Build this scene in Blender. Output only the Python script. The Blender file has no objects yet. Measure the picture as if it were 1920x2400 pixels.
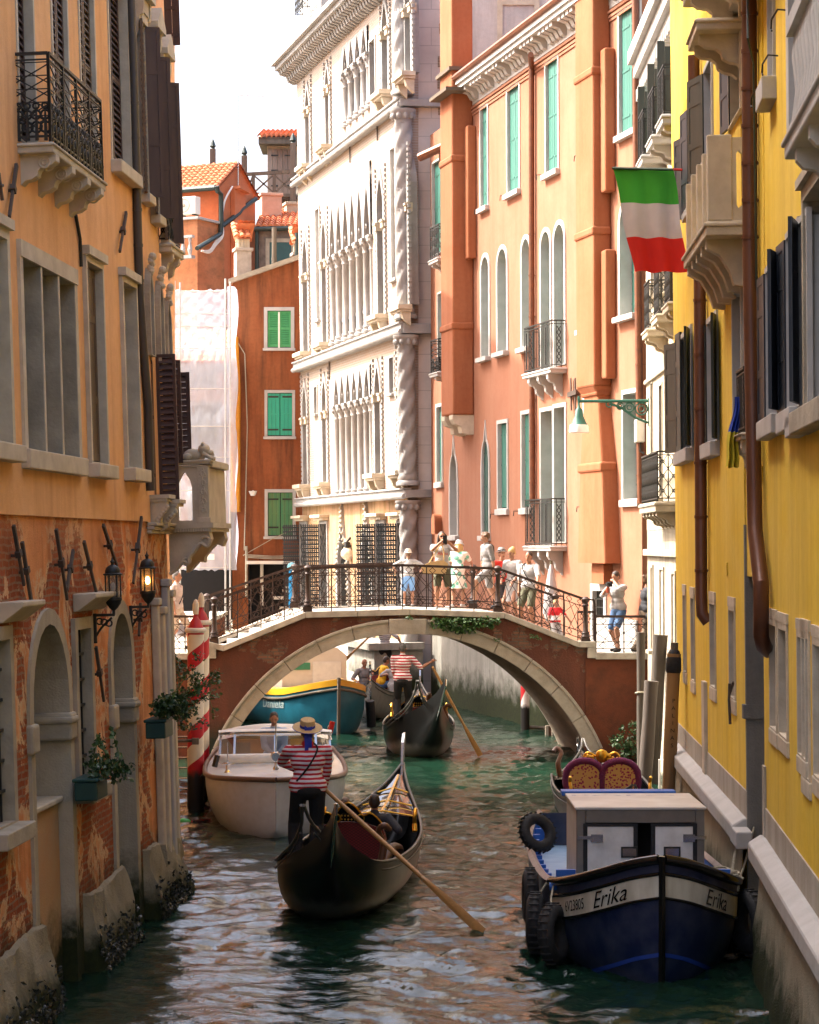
import bpy, bmesh, math, random
from mathutils import Vector, Matrix
from mathutils.geometry import tessellate_polygon
from math import sin, cos, pi, radians, sqrt, atan2
random.seed(7)
SC = bpy.context.scene
COL = SC.collection
# ---------------------------------------------------------------- camera, sky, sun, exposure
FOC, CX, CY, CAMZ = 5500.0, 960.0, 1275.0, 4.7      # focal length and horizon in photo pixels, eye height in m
cam = bpy.data.objects.new("camera", bpy.data.cameras.new("camera"))
COL.objects.link(cam)
cam.location = (0, 0, CAMZ)
cam.rotation_euler = (radians(90), 0, 0)
cam.data.sensor_width = 36
cam.data.lens = FOC / 2400 * 36
cam.data.shift_y = (CY - 1200) / 2400
cam.data.clip_start = 0.5
cam.data.clip_end = 3000
SC.camera = cam
SUNDIR = Vector((-0.62, 0.20, 0.76)).normalized()
SUN_EL = math.asin(SUNDIR.z)
SUN_ROT = atan2(SUNDIR.x, SUNDIR.y)
world = bpy.data.worlds.new("World")
SC.world = world
world.use_nodes = True
wn = world.node_tree
sky = wn.nodes.new("ShaderNodeTexSky")
sky.sky_type = 'NISHITA'
sky.sun_disc = False
sky.sun_elevation = SUN_EL
sky.sun_rotation = SUN_ROT
sky.air_density = 0.7
sky.dust_density = 10.0
sky.ozone_density = 1.0
wn.links.new(sky.outputs[0], wn.nodes["Background"].inputs[0])
wn.nodes["Background"].inputs[1].default_value = 0.15
sun = bpy.data.objects.new("sun", bpy.data.lights.new("sun", 'SUN'))
COL.objects.link(sun)
sun.data.energy = 2.0
sun.data.angle = radians(0.53)
sun.data.color = (1.0, 0.93, 0.83)
sun.rotation_euler = (-SUNDIR).to_track_quat('-Z', 'Y').to_euler()
sun.location = (-40, 20, 60)
SC.view_settings.view_transform = 'Standard'
SC.view_settings.look = 'None'
SC.view_settings.exposure = 2.3
SC.view_settings.gamma = 1.0
# ---------------------------------------------------------------- materials
MATS = {}
def _n(nt, t, **kw):
 nd = nt.nodes.new(t)
 for k, v in kw.items():
  setattr(nd, k, v)
 return nd
def mixrgb(nt, a, b, fac, mode='MIX'):
 m = _n(nt, "ShaderNodeMix", data_type='RGBA', blend_type=mode)
 for sock, val in ((m.inputs[0], fac), (m.inputs[6], a), (m.inputs[7], b)):
  if isinstance(val, (int, float)):
   sock.default_value = val
  elif isinstance(val, tuple):
   sock.default_value = (*val, 1) if len(val) == 3 else val
  else:
   nt.links.new(val, sock)
 return m.outputs[2]
def ramp(nt, src, stops):
 r = _n(nt, "ShaderNodeValToRGB")
 el = r.color_ramp.elements
 while len(el) < len(stops):
  el.new(0.5)
 for e, (p, c) in zip(el, stops):
  e.position = p
  e.color = (c, c, c, 1) if isinstance(c, (int, float)) else (*c, 1)
 nt.links.new(src, r.inputs[0])
 return r.outputs[0]
def coords(nt, scale=(1, 1, 1), kind='Object'):
 tc = _n(nt, "ShaderNodeTexCoord")
 mp = _n(nt, "ShaderNodeMapping")
 mp.inputs['Scale'].default_value = scale
 nt.links.new(tc.outputs[kind], mp.inputs[0])
 return mp.outputs[0]
def noise(nt, vec, scale, detail=4, rough=.55, dist=0.0):
 t = _n(nt, "ShaderNodeTexNoise")
 t.inputs['Scale'].default_value = scale
 t.inputs['Detail'].default_value = detail
 t.inputs['Roughness'].default_value = rough
 t.inputs['Distortion'].default_value = dist
 nt.links.new(vec, t.inputs['Vector'])
 return t.outputs['Fac']
def math_(nt, op, a, b=0.0, clamp=False):
 m = _n(nt, "ShaderNodeMath", operation=op, use_clamp=clamp)
 for s, v in ((m.inputs[0], a), (m.inputs[1], b)):
  if isinstance(v, (int, float)):
   s.default_value = v
  else:
   nt.links.new(v, s)
 return m.outputs[0]
def sepz(nt, axis=2):
 tc = _n(nt, "ShaderNodeTexCoord")
 sp = _n(nt, "ShaderNodeSeparateXYZ")
 nt.links.new(tc.outputs['Object'], sp.inputs[0])
 return sp.outputs[axis]
def newmat(name):
 m = bpy.data.materials.new(name)
 m.use_nodes = True
 return m, m.node_tree, m.node_tree.nodes["Principled BSDF"]
def add_bump(nt, b, h, strength, dist=.02):
 bp = _n(nt, "ShaderNodeBump")
 bp.inputs['Strength'].default_value = strength
 bp.inputs['Distance'].default_value = dist
 nt.links.new(h, bp.inputs['Height'])
 nt.links.new(bp.outputs[0], b.inputs['Normal'])
def mat(name, col, rough=.6, col2=None, scale=6, amt=.5, metal=0, bump=0, bscale=60, spec=.5, stretch=(1, 1, 1)):
 """plain surface with a second tone mixed in by noise and a fine bump"""
 if name in MATS:
  return MATS[name]
 m, nt, b = newmat(name)
 if col2 is None:
  col2 = tuple(c * .72 for c in col)
 v = coords(nt, stretch)
 f = ramp(nt, noise(nt, v, scale, 5), [(.36, 0), (.66, 1)])
 f2 = math_(nt, 'MULTIPLY', f, amt)
 nt.links.new(mixrgb(nt, col, col2, f2), b.inputs['Base Color'])
 b.inputs['Roughness'].default_value = rough
 b.inputs['Metallic'].default_value = metal
 b.inputs['Specular IOR Level'].default_value = spec
 if bump:
  add_bump(nt, b, noise(nt, v, bscale, 3), bump)
 MATS[name] = m
 return m
def plaster(name, col, light, dark, streak=.45, blotch=.5, algae=None, bump=.25, brickpatch=None):
 """weathered lime plaster: blotches, vertical rain streaks, fine grain; optional algae band near the water
 and brick showing through where the plaster fell off"""
 if name in MATS:
  return MATS[name]
 m, nt, b = newmat(name)
 v = coords(nt)
 vs = coords(nt, (1, .09, 1))
 f1 = ramp(nt, noise(nt, v, .55, 6, .62, .6), [(.35, 0), (.68, 1)])
 f2 = ramp(nt, noise(nt, vs, 3.2, 5, .65), [(.45, 0), (.75, 1)])
 f3 = ramp(nt, noise(nt, v, 9, 4), [(.4, 0), (.75, 1)])
 c = mixrgb(nt, col, light, math_(nt, 'MULTIPLY', f1, blotch))
 c = mixrgb(nt, c, dark, math_(nt, 'MULTIPLY', f2, streak))
 c = mixrgb(nt, c, dark, math_(nt, 'MULTIPLY', f3, .22))
 h = noise(nt, v, 45, 4)
 if brickpatch:
  lo, hi, bc = brickpatch
  br = _n(nt, "ShaderNodeTexBrick")
  br.inputs['Scale'].default_value = 1
  br.inputs['Brick Width'].default_value = .26
  br.inputs['Row Height'].default_value = .075
  br.inputs['Mortar Size'].default_value = .012
  br.inputs['Bias'].default_value = -.2
  br.inputs['Color1'].default_value = (*bc, 1)
  br.inputs['Color2'].default_value = (bc[0] * .55, bc[1] * .5, bc[2] * .5, 1)
  br.inputs['Mortar'].default_value = (.30, .20, .12, 1)
  wv = _n(nt, "ShaderNodeVectorMath", operation='ADD')
  nz = _n(nt, "ShaderNodeTexNoise")
  nz.inputs['Scale'].default_value = 3.5
  sc_ = _n(nt, "ShaderNodeVectorMath", operation='SCALE')
  sc_.inputs['Scale'].default_value = .07
  nt.links.new(v, nz.inputs['Vector'])
  nt.links.new(nz.outputs['Color'], sc_.inputs[0])
  nt.links.new(v, wv.inputs[0])
  nt.links.new(sc_.outputs[0], wv.inputs[1])
  nt.links.new(wv.outputs[0], br.inputs['Vector'])
  bf = ramp(nt, noise(nt, v, .9, 7, .68, .4), [(lo, 0), (lo + .02, 1)])
  y = sepz(nt, 1)
  g = ramp(nt, math_(nt, 'DIVIDE', y, 10), [(hi / 10 - .12, 1), (hi / 10, 0)])
  bf = math_(nt, 'MULTIPLY', bf, g)
  bcol = mixrgb(nt, br.outputs['Color'], (.22, .05, .02), ramp(nt, noise(nt, v, 5, 5, .7), [(.35, 0), (.75, .8)]))
  edge = ramp(nt, noise(nt, v, .9, 7, .68, .4), [(lo - .05, 0), (lo - .005, .8), (lo + .02, 0)])
  c = mixrgb(nt, c, (.62, .48, .30), math_(nt, 'MULTIPLY', edge, g))
  c = mixrgb(nt, c, bcol, bf)
  h = math_(nt, 'ADD', h, math_(nt, 'MULTIPLY', bf, -1.2))
 if algae:
  y = sepz(nt, 1)
  wob = math_(nt, 'ADD', y, math_(nt, 'MULTIPLY', noise(nt, v, 2.3, 6, .7), algae * 1.1))
  g = ramp(nt, math_(nt, 'DIVIDE', wob, 4), [(algae * .95 / 4, 1), (algae * 1.45 / 4, 0)])
  gc = mixrgb(nt, (.035, .045, .012), (.008, .010, .006), noise(nt, v, 11, 4))
  c = mixrgb(nt, c, gc, g)
 nt.links.new(c, b.inputs['Base Color'])
 b.inputs['Roughness'].default_value = .9
 b.inputs['Specular IOR Level'].default_value = .2
 add_bump(nt, b, h, bump, .015)
 MATS[name] = m
 return m
def brick(name, c1, c2, mortar, w=.26, h=.08, ms=.012, stain=None, bump=.4):
 m, nt, b = newmat(name)
 br = _n(nt, "ShaderNodeTexBrick")
 for k, val in (('Scale', 1), ('Brick Width', w), ('Row Height', h), ('Mortar Size', ms), ('Bias', -.1)):
  br.inputs[k].default_value = val
 br.inputs['Color1'].default_value = (*c1, 1)
 br.inputs['Color2'].default_value = (*c2, 1)
 br.inputs['Mortar'].default_value = (*mortar, 1)
 v = coords(nt)
 nt.links.new(v, br.inputs['Vector'])
 c = br.outputs['Color']
 f = ramp(nt, noise(nt, v, .8, 6, .65), [(.4, 0), (.7, 1)])
 c = mixrgb(nt, c, stain or tuple(x * .6 for x in c1), math_(nt, 'MULTIPLY', f, .5))
 nt.links.new(c, b.inputs['Base Color'])
 b.inputs['Roughness'].default_value = .9
 add_bump(nt, b, math_(nt, 'ADD', br.outputs['Fac'], noise(nt, v, 30, 3)), -bump, .01)
 MATS[name] = m
 return m
def stripes(name, a, c, freq, axis=2, duty=.5, rough=.8, off=0.0):
 m, nt, b = newmat(name)
 z = sepz(nt, axis)
 z = math_(nt, 'ADD', z, math_(nt, 'MULTIPLY', noise(nt, coords(nt), 5, 3), .02))
 f = math_(nt, 'FRACT', math_(nt, 'MULTIPLY', math_(nt, 'ADD', z, 10 + off), freq))
 f = math_(nt, 'GREATER_THAN', f, duty)
 nt.links.new(mixrgb(nt, a, c, f), b.inputs['Base Color'])
 b.inputs['Roughness'].default_value = rough
 add_bump(nt, b, noise(nt, coords(nt), 14, 4), .5, .02)
 MATS[name] = m
 return m
def spiral(name, a, c, turns, rough=.55):
 """diagonal stripes winding round a vertical pole"""
 m, nt, b = newmat(name)
 tc = _n(nt, "ShaderNodeTexCoord")
 sp = _n(nt, "ShaderNodeSeparateXYZ")
 nt.links.new(tc.outputs['Object'], sp.inputs[0])
 ang = math_(nt, 'DIVIDE', math_(nt, 'ARCTAN2', sp.outputs[1], sp.outputs[0]), 2 * pi)
 t = math_(nt, 'FRACT', math_(nt, 'ADD', math_(nt, 'ADD', math_(nt, 'MULTIPLY', sp.outputs[2], turns), math_(nt, 'MULTIPLY', ang, -1.0)), 20))
 f = math_(nt, 'GREATER_THAN', t, .5)
 v = coords(nt, (1, 1, .5))
 cc = mixrgb(nt, a, c, f)
 chip = ramp(nt, noise(nt, v, 16, 5, .7), [(.66, 0), (.70, 1)])
 low = ramp(nt, math_(nt, 'DIVIDE', sp.outputs[2], 4), [(.25, 1), (.5, .0)])
 cc = mixrgb(nt, cc, (.10, .07, .05), math_(nt, 'MULTIPLY', chip, low))
 wet = ramp(nt, math_(nt, 'DIVIDE', math_(nt, 'ADD', sp.outputs[2], math_(nt, 'MULTIPLY', noise(nt, v, 8), .25)), 4), [(.175, 1), (.2, 0)])
 cc = mixrgb(nt, cc, (.012, .010, .008), wet)
 nt.links.new(cc, b.inputs['Base Color'])
 b.inputs['Roughness'].default_value = rough
 MATS[name] = m
 return m
def bands(name, stops, axis, lo, hi, rough=.7):
 """flat colour bands along one object axis"""
 m, nt, b = newmat(name)
 z = sepz(nt, axis)
 z = math_(nt, 'DIVIDE', math_(nt, 'SUBTRACT', z, lo), hi - lo)
 r = _n(nt, "ShaderNodeValToRGB")
 r.color_ramp.interpolation = 'CONSTANT'
 el = r.color_ramp.elements
 while len(el) < len(stops):
  el.new(.5)
 for e, (p, c) in zip(el, stops):
  e.position = p
  e.color = (*c, 1)
 nt.links.new(z, r.inputs[0])
 nt.links.new(r.outputs[0], b.inputs['Base Color'])
 b.inputs['Roughness'].default_value = rough
 MATS[name] = m
 return m
STONE = mat("istrian_stone", (.58, .51, .39), .75, (.36, .30, .21), 4, .55, bump=.2, bscale=30)
GSTONE = mat("grey_stone", (.42, .37, .28), .85, (.23, .20, .15), 2.5, .7, bump=.35, bscale=25)
WSTONE = mat("white_stone", (.46, .45, .43), .7, (.33, .32, .295), 3, .5, bump=.12, bscale=35)
PSTONE = mat("palace_stone", (.34, .335, .325), .7, (.23, .225, .215), 1.6, .8, bump=.3, bscale=14)
WPAINT = mat("white_paint", (.80, .78, .72), .6, (.66, .62, .55), 3, .4)
IRON = mat("black_iron", (.022, .024, .022), .5, (.05, .045, .04), 12, .5, metal=.3, bump=.1)
BIRON = mat("bridge_iron", (.035, .022, .018), .45, (.07, .04, .03), 10, .6, metal=.3, bump=.1)
RUST = mat("rusty_iron", (.055, .05, .045), .7, (.12, .06, .03), 9, .6, metal=.2, bump=.3)
DARK = mat("dark_interior", (.012, .012, .014), .9)
GLASS = mat("window_glass", (.03, .035, .04), .08, (.05, .05, .05), 2, .5, spec=.8)
GREENP = mat("green_shutter_paint", (.035, .14, .11), .55, (.05, .19, .15), 5, .6, stretch=(1, .2, 1))
TEALP = mat("teal_shutter_paint", (.03, .16, .14), .5, (.05, .22, .19), 5, .6, stretch=(1, .2, 1))
DKGREENP = mat("dark_green_paint", (.022, .032, .028), .5, (.045, .05, .042), 7, .7, stretch=(1, .2, 1))
NAVYP = mat("blue_black_paint", (.018, .026, .040), .5, (.05, .055, .06), 7, .6, stretch=(1, .2, 1))
BROWNP = mat("brown_shutter_paint", (.055, .025, .018), .55, (.10, .055, .04), 8, .5, stretch=(1, .2, 1))
LBROWN = mat("sunbleached_brown_paint", (.12, .075, .04), .6, (.08, .05, .028), 5, .6, stretch=(1, .2, 1))
COPPER = mat("copper_pipe", (.20, .075, .035), .45, (.10, .045, .028), 6, .6, metal=.35)
BPIPE = mat("brown_pipe", (.13, .05, .025), .4, (.09, .035, .02), 4, .5, metal=.2)
DKPIPE = mat("dark_green_pipe", (.02, .04, .035), .45)
GREYWOOD = mat("weathered_wood", (.16, .13, .095), .85, (.075, .06, .045), 5, .7, bump=.6, bscale=30, stretch=(1, 1, .12))
WOOD = mat("oar_wood", (.42, .22, .07), .45, (.28, .13, .04), 6, .6, stretch=(.3, 8, 8))
GOLD = mat("gold", (.75, .42, .06), .28, (.5, .25, .03), 20, .5, metal=.9)
CHROME = mat("polished_metal", (.62, .62, .62), .2, (.45, .45, .45), 9, .5, metal=.95)
BLACKL = mat("black_lacquer", (.006, .006, .007), .16, (.012, .012, .012), 4, .5, spec=.6)
RUBBER = mat("black_rubber", (.012, .012, .013), .75, (.03, .03, .03), 20, .5, bump=.3)
ROPE = mat("rope", (.42, .38, .28), .9, (.25, .22, .16), 40, .6, bump=.5)
# ---------------------------------------------------------------- mesh builder
class MB:
 def __init__(s, T=None):
  s.v, s.f, s.mi, s.m, s.T = [], [], [], 0, T
 def add(s, vs, fs):
  o = len(s.v)
  if s.T is not None:
   vs = [s.T(Vector(p)) if callable(s.T) else s.T @ Vector(p) for p in vs]
  s.v += [tuple(p) for p in vs]
  for f in fs:
   s.f.append([i + o for i in f])
   s.mi.append(s.m)
 def box(s, a, b):
  (x0, y0, z0), (x1, y1, z1) = a, b
  s.add([(x0, y0, z0), (x1, y0, z0), (x1, y1, z0), (x0, y1, z0), (x0, y0, z1), (x1, y0, z1), (x1, y1, z1), (x0, y1, z1)],
    [(0, 3, 2, 1), (4, 5, 6, 7), (0, 1, 5, 4), (1, 2, 6, 5), (2, 3, 7, 6), (3, 0, 4, 7)])
 def bar(s, p, q, a, b=None, up=(0, 0, 1)):
  p, q = Vector(p), Vector(q)
  b = b or a
  d = (q - p).normalized()
  u = Vector(up)
  if abs(d.dot(u)) > .95:
   u = Vector((0, 1, 0)) if abs(d.y) < .9 else Vector((1, 0, 0))
  x = d.cross(u).normalized() * a / 2
  y = x.cross(d).normalized() * b / 2
  vs = [p - x - y, p + x - y, p + x + y, p - x + y, q - x - y, q + x - y, q + x + y, q - x + y]
  s.add(vs, [(0, 3, 2, 1), (4, 5, 6, 7), (0, 1, 5, 4), (1, 2, 6, 5), (2, 3, 7, 6), (3, 0, 4, 7)])
 def tube(s, pts, r, n=8, caps=True, flat=1.0):
  pts = [Vector(p) for p in pts]
  rs = r if isinstance(r, (list, tuple)) else [r] * len(pts)
  vs, prev = [], None
  for i, p in enumerate(pts):
   d = (pts[min(i + 1, len(pts) - 1)] - pts[max(i - 1, 0)])
   d = d.normalized() if d.length > 1e-9 else Vector((0, 0, 1))
   if prev is None:
    a = Vector((0, 0, 1)) if abs(d.z) < .9 else Vector((1, 0, 0))
    x = d.cross(a).normalized()
   else:
    x = prev - d * prev.dot(d)
    x = x.normalized() if x.length > 1e-6 else d.orthogonal().normalized()
   prev = x
   y = d.cross(x)
   for k in range(n):
    t = 2 * pi * k / n
    vs.append(p + (x * cos(t) + y * sin(t) * flat) * rs[i])
  fs = []
  for i in range(len(pts) - 1):
   for k in range(n):
    a, b2 = i * n + k, i * n + (k + 1) % n
    fs.append((a, b2, b2 + n, a + n))
  if caps:
   fs.append(tuple(reversed(range(n))))
   fs.append(tuple(range((len(pts) - 1) * n, len(pts) * n)))
  s.add(vs, fs)
 def ring(s, c, ax, R, r, n=20, m=8, a0=0, a1=2 * pi):
  c, ax = Vector(c), Vector(ax).normalized()
  x = ax.orthogonal().normalized()
  y = ax.cross(x)
  full = abs(a1 - a0 - 2 * pi) < 1e-6
  k = n if full else n + 1
  vs = []
  for i in range(k):
   t = a0 + (a1 - a0) * i / n
   d = x * cos(t) + y * sin(t)
   for j in range(m):
    q = 2 * pi * j / m
    vs.append(c + d * (R + r * cos(q)) + ax * r * sin(q))
  fs = []
  for i in range(n):
   i2 = (i + 1) % k
   for j in range(m):
    fs.append((i * m + j, i2 * m + j, i2 * m + (j + 1) % m, i * m + (j + 1) % m))
  s.add(vs, fs)
 def lathe(s, prof, n=16, c=(0, 0, 0), ax=None, sx=1, sy=1):
  R = Vector((0, 0, 1)).rotation_difference(Vector(ax)).to_matrix() if ax is not None else Matrix.Identity(3)
  c = Vector(c)
  vs = []
  for r, z in prof:
   for k in range(n):
    t = 2 * pi * k / n
    vs.append(c + R @ Vector((r * cos(t) * sx, r * sin(t) * sy, z)))
  fs = []
  for i in range(len(prof) - 1):
   for k in range(n):
    a, b = i * n + k, i * n + (k + 1) % n
    fs.append((a, b, b + n, a + n))
  fs.append(tuple(reversed(range(n))))
  fs.append(tuple(range((len(prof) - 1) * n, len(prof) * n)))
  s.add(vs, fs)
 def ell(s, c, r, n=12, R=None):
  if isinstance(r, (int, float)):
   r = (r, r, r)
  c = Vector(c)
  m = max(4, n // 2)
  vs = [Vector((0, 0, -r[2]))]
  for i in range(1, m):
   t = -pi / 2 + pi * i / m
   for k in range(n):
    p = 2 * pi * k / n
    vs.append(Vector((cos(t) * cos(p) * r[0], cos(t) * sin(p) * r[1], sin(t) * r[2])))
  vs.append(Vector((0, 0, r[2])))
  fs = [(0, 1 + (k + 1) % n, 1 + k) for k in range(n)]
  for i in range(m - 2):
   for k in range(n):
    a, b = 1 + i * n + k, 1 + i * n + (k + 1) % n
    fs.append((a, b, b + n, a + n))
  t = len(vs) - 1
  fs += [(t, 1 + (m - 2) * n + k, 1 + (m - 2) * n + (k + 1) % n) for k in range(n)]
  if R is not None:
   vs = [R @ p for p in vs]
  s.add([p + c for p in vs], fs)
 def prism(s, pts, h0, h1, fn=lambda a, b, h: (a, b, h)):
  """closed 2D outline extruded between h0 and h1"""
  n = len(pts)
  vs = [fn(a, b, h0) for a, b in pts] + [fn(a, b, h1) for a, b in pts]
  fs = [(i, (i + 1) % n, (i + 1) % n + n, i + n) for i in range(n)]
  tri = tessellate_polygon([[Vector((a, b, 0)) for a, b in pts]])
  fs += [tuple(t) for t in tri] + [tuple(i + n for i in reversed(t)) for t in tri]
  s.add(vs, fs)
 def grid(s, rows, closed=False):
  """rows: list of equally long point lists"""
  n = len(rows[0])
  vs = [p for r in rows for p in r]
  fs = []
  for i in range(len(rows) - 1):
   for k in range(n if closed else n - 1):
    k2 = (k + 1) % n
    fs.append((i * n + k, i * n + k2, (i + 1) * n + k2, (i + 1) * n + k))
  s.add(vs, fs)
 def build(s, name, mats, parent=None, smooth=None, recalc=True, loc=None):
  me = bpy.data.meshes.new(name)
  me.from_pydata(s.v, [], s.f)
  if not isinstance(mats, (list, tuple)):
   mats = [mats]
  for m in mats:
   me.materials.append(m)
  if len(mats) > 1:
   me.polygons.foreach_set("material_index", s.mi)
  if recalc:
   bm = bmesh.new()
   bm.from_mesh(me)
   bmesh.ops.recalc_face_normals(bm, faces=bm.faces)
   bm.to_mesh(me)
   bm.free()
  if smooth:
   me.shade_smooth()
   me.set_sharp_from_angle(angle=radians(smooth))
  me.update()
  o = bpy.data.objects.new(name, me)
  COL.objects.link(o)
  if parent is not None:
   o.parent = parent
  if loc is not None:
   o.location = loc
  return o
def tag(o, label=None, cat=None, group=None, kind=None):
 for k, v in (('label', label), ('category', cat), ('group', group), ('kind', kind)):
  if v:
   o[k] = v
 return o
def empty(name, loc=(0, 0, 0), rz=0.0, M=None):
 o = bpy.data.objects.new(name, None)
 o.empty_display_size = .3
 COL.objects.link(o)
 if M is not None:
  o.matrix_world = M
 else:
  o.location = loc
  o.rotation_euler = (0, 0, rz)
 return o
def thing(name, label, cat, loc=(0, 0, 0), rz=0.0, group=None, M=None):
 return tag(empty(name, loc, rz, M), label, cat, group)
def copy_tree(o, parent=None):
 c = o.copy()
 COL.objects.link(c)
 if parent is not None:
  c.parent = parent
 for ch in list(o.children):
  copy_tree(ch, c)
 return c
def ray(px, py, D):
 """point seen at photo pixel (px, py) at depth D"""
 return Vector(((px - CX) / FOC * D, D, CAMZ + (CY - py) / FOC * D))
def catmull(pts, n=6):
 P = [Vector(p) for p in pts]
 out = []
 for i in range(len(P) - 1):
  p0, p1, p2, p3 = P[max(i - 1, 0)], P[i], P[i + 1], P[min(i + 2, len(P) - 1)]
  for k in range(n):
   t = k / n
   out.append(.5 * ((2 * p1) + (p2 - p0) * t + (2 * p0 - 5 * p1 + 4 * p2 - p3) * t * t + (3 * p1 - p0 - 3 * p2 + p3) * t ** 3))
 out.append(P[-1])
 return out
# ---------------------------------------------------------------- facades
class Fac:
 """plane of a house front: u to the right, v up, w out of the wall"""
 def __init__(s, O, ud, lean=0.0):
  u = Vector((ud[0], ud[1], 0)).normalized()
  z = Vector((0, 0, 1))
  w0 = u.cross(z)
  v = z * cos(lean) - w0 * sin(lean)
  w = w0 * cos(lean) + z * sin(lean)
  s.M = Matrix((( u.x, v.x, w.x, O[0]), (u.y, v.y, w.y, O[1]), (u.z, v.z, w.z, O[2]), (0, 0, 0, 1)))
  s.I = s.M.inverted()
  s.c = s.I @ Vector((0, 0, CAMZ))
  s.I3 = s.I.to_3x3()
  s.holes = []
 def uv(s, px, py, w=0.0):
  d = s.I3 @ Vector(((px - CX) / FOC, 1, (CY - py) / FOC))
  t = (w - s.c.z) / d.z
  return s.c.x + t * d.x, s.c.y + t * d.y
 def rect(s, xl, xr, yt, yb, w=0.0):
  """opening from photo pixels: left x, right x, and top / bottom y on the left edge"""
  ym = (yt + yb) / 2
  u0, v1 = s.uv(xl, yt, w)
  v0 = s.uv(xl, yb, w)[1]
  u1 = s.uv(xr, ym, w)[0]
  u0 = s.uv(xl, ym, w)[0]
  return u0, u1, v0, v1
 def wfor(s, u, v, px):
  """how far out of the wall a point at u,v must stand to be seen at pixel column px"""
  lo, hi = -1.0, 3.0
  def col(w):
   p = s.M @ Vector((u, v, w))
   return CX + FOC * p.x / p.y
  a = col(0) < col(1)
  for _ in range(40):
   m = (lo + hi) / 2
   if (col(m) < px) == a:
    lo = m
   else:
    hi = m
  return lo
def outline(u0, u1, v0, v1, kind=None, n=12):
 if not kind:
  return [(u0, v0), (u1, v0), (u1, v1), (u0, v1)]
 c, h = (u0 + u1) / 2, (u1 - u0) / 2
 pts = [(u0, v0), (u1, v0)]
 if kind == 'round':
  for k in range(n + 1):
   t = pi * k / n
   pts.append((c + h * cos(t), v1 - h + h * sin(t)))
 elif kind == 'flat':
  for k in range(n + 1):
   t = pi * k / n
   pts.append((c + h * cos(t), v1 - h * .45 + h * .45 * sin(t)))
 else:
  H = h * (2.1 if kind == 'gothic' else 2.9)
  for k in range(n + 1):
   t = k / n * 2 - 1
   a = abs(t)
   # pointed arch with a slight ogee tip
   y = (1 - a) ** .62
   if kind == 'ogee':
    y = .62 * (1 - a * a) ** .5 + .38 * max(0, 1 - a * 3) ** 1.4
   pts.append((c - h * t, v1 - H + H * y))
 return pts
def openring(mb, inner, outer, w0, w1, inner_depth):
 """stone surround: face at w1, outer sides to w0, reveal back to inner_depth"""
 n = len(inner)
 fs, vs = [], []
 vs += [(a, b, w1) for a, b in outer] + [(a, b, w1) for a, b in inner]
 vs += [(a, b, w0) for a, b in outer] + [(a, b, inner_depth) for a, b in inner]
 for i in range(n):
  j = (i + 1) % n
  fs += [(i, j, n + j, n + i), (i, 2 * n + i, 2 * n + j, j), (n + i, n + j, 3 * n + j, 3 * n + i)]
 mb.add(vs, fs)
def offset_outline(r, kind, o, ob=None):
 u0, u1, v0, v1 = r
 ob = o if ob is None else ob
 return outline(u0 - o, u1 + o, v0 - ob, v1 + o * (1.0 if kind in (None, 'round', 'flat') else 1.7), kind)
def leaf(mb, W, H, style, th=.035):
 """one shutter leaf in its own x (0..W), y (0..H), z thickness"""
 if style == 'louver':
  fr = min(.07, W * .16)
  for a, b in (((0, 0), (fr, H)), ((W - fr, 0), (W, H)), ((fr, 0), (W - fr, fr)), ((fr, H - fr), (W - fr, H)), ((fr, H * .48), (W - fr, H * .48 + fr))):
   mb.box((a[0], a[1], -th / 2), (b[0], b[1], th / 2))
  k = max(4, int(H / .085))
  for i in range(k):
   y = fr + (H - 2 * fr) * (i + .5) / k
   mb.bar((fr, y, 0), (W - fr, y, 0), .085, .012, up=(0, .55, 1))
 elif style == 'panel':
  mb.box((0, 0, -th * .3), (W, H, th * .3))
  fr = min(.09, W * .2)
  for a, b in (((0, 0), (fr, H)), ((W - fr, 0), (W, H))):
   mb.box((a[0], a[1], -th / 2), (b[0], b[1], th / 2))
  for y in (0, H * .3, H * .72, H - fr):
   mb.box((fr, y, -th / 2), (W - fr, y + fr, th / 2))
 else:
  k = max(2, int(round(W / .16)))
  for i in range(k):
   mb.box((W * i / k + .004, 0, -th / 2), (W * (i + 1) / k - .004, H, th / 2))
  for y in (H * .12, H * .5, H * .86):
   mb.box((.01, y, th / 2), (W * .8, y + .045, th / 2 + .012))
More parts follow.
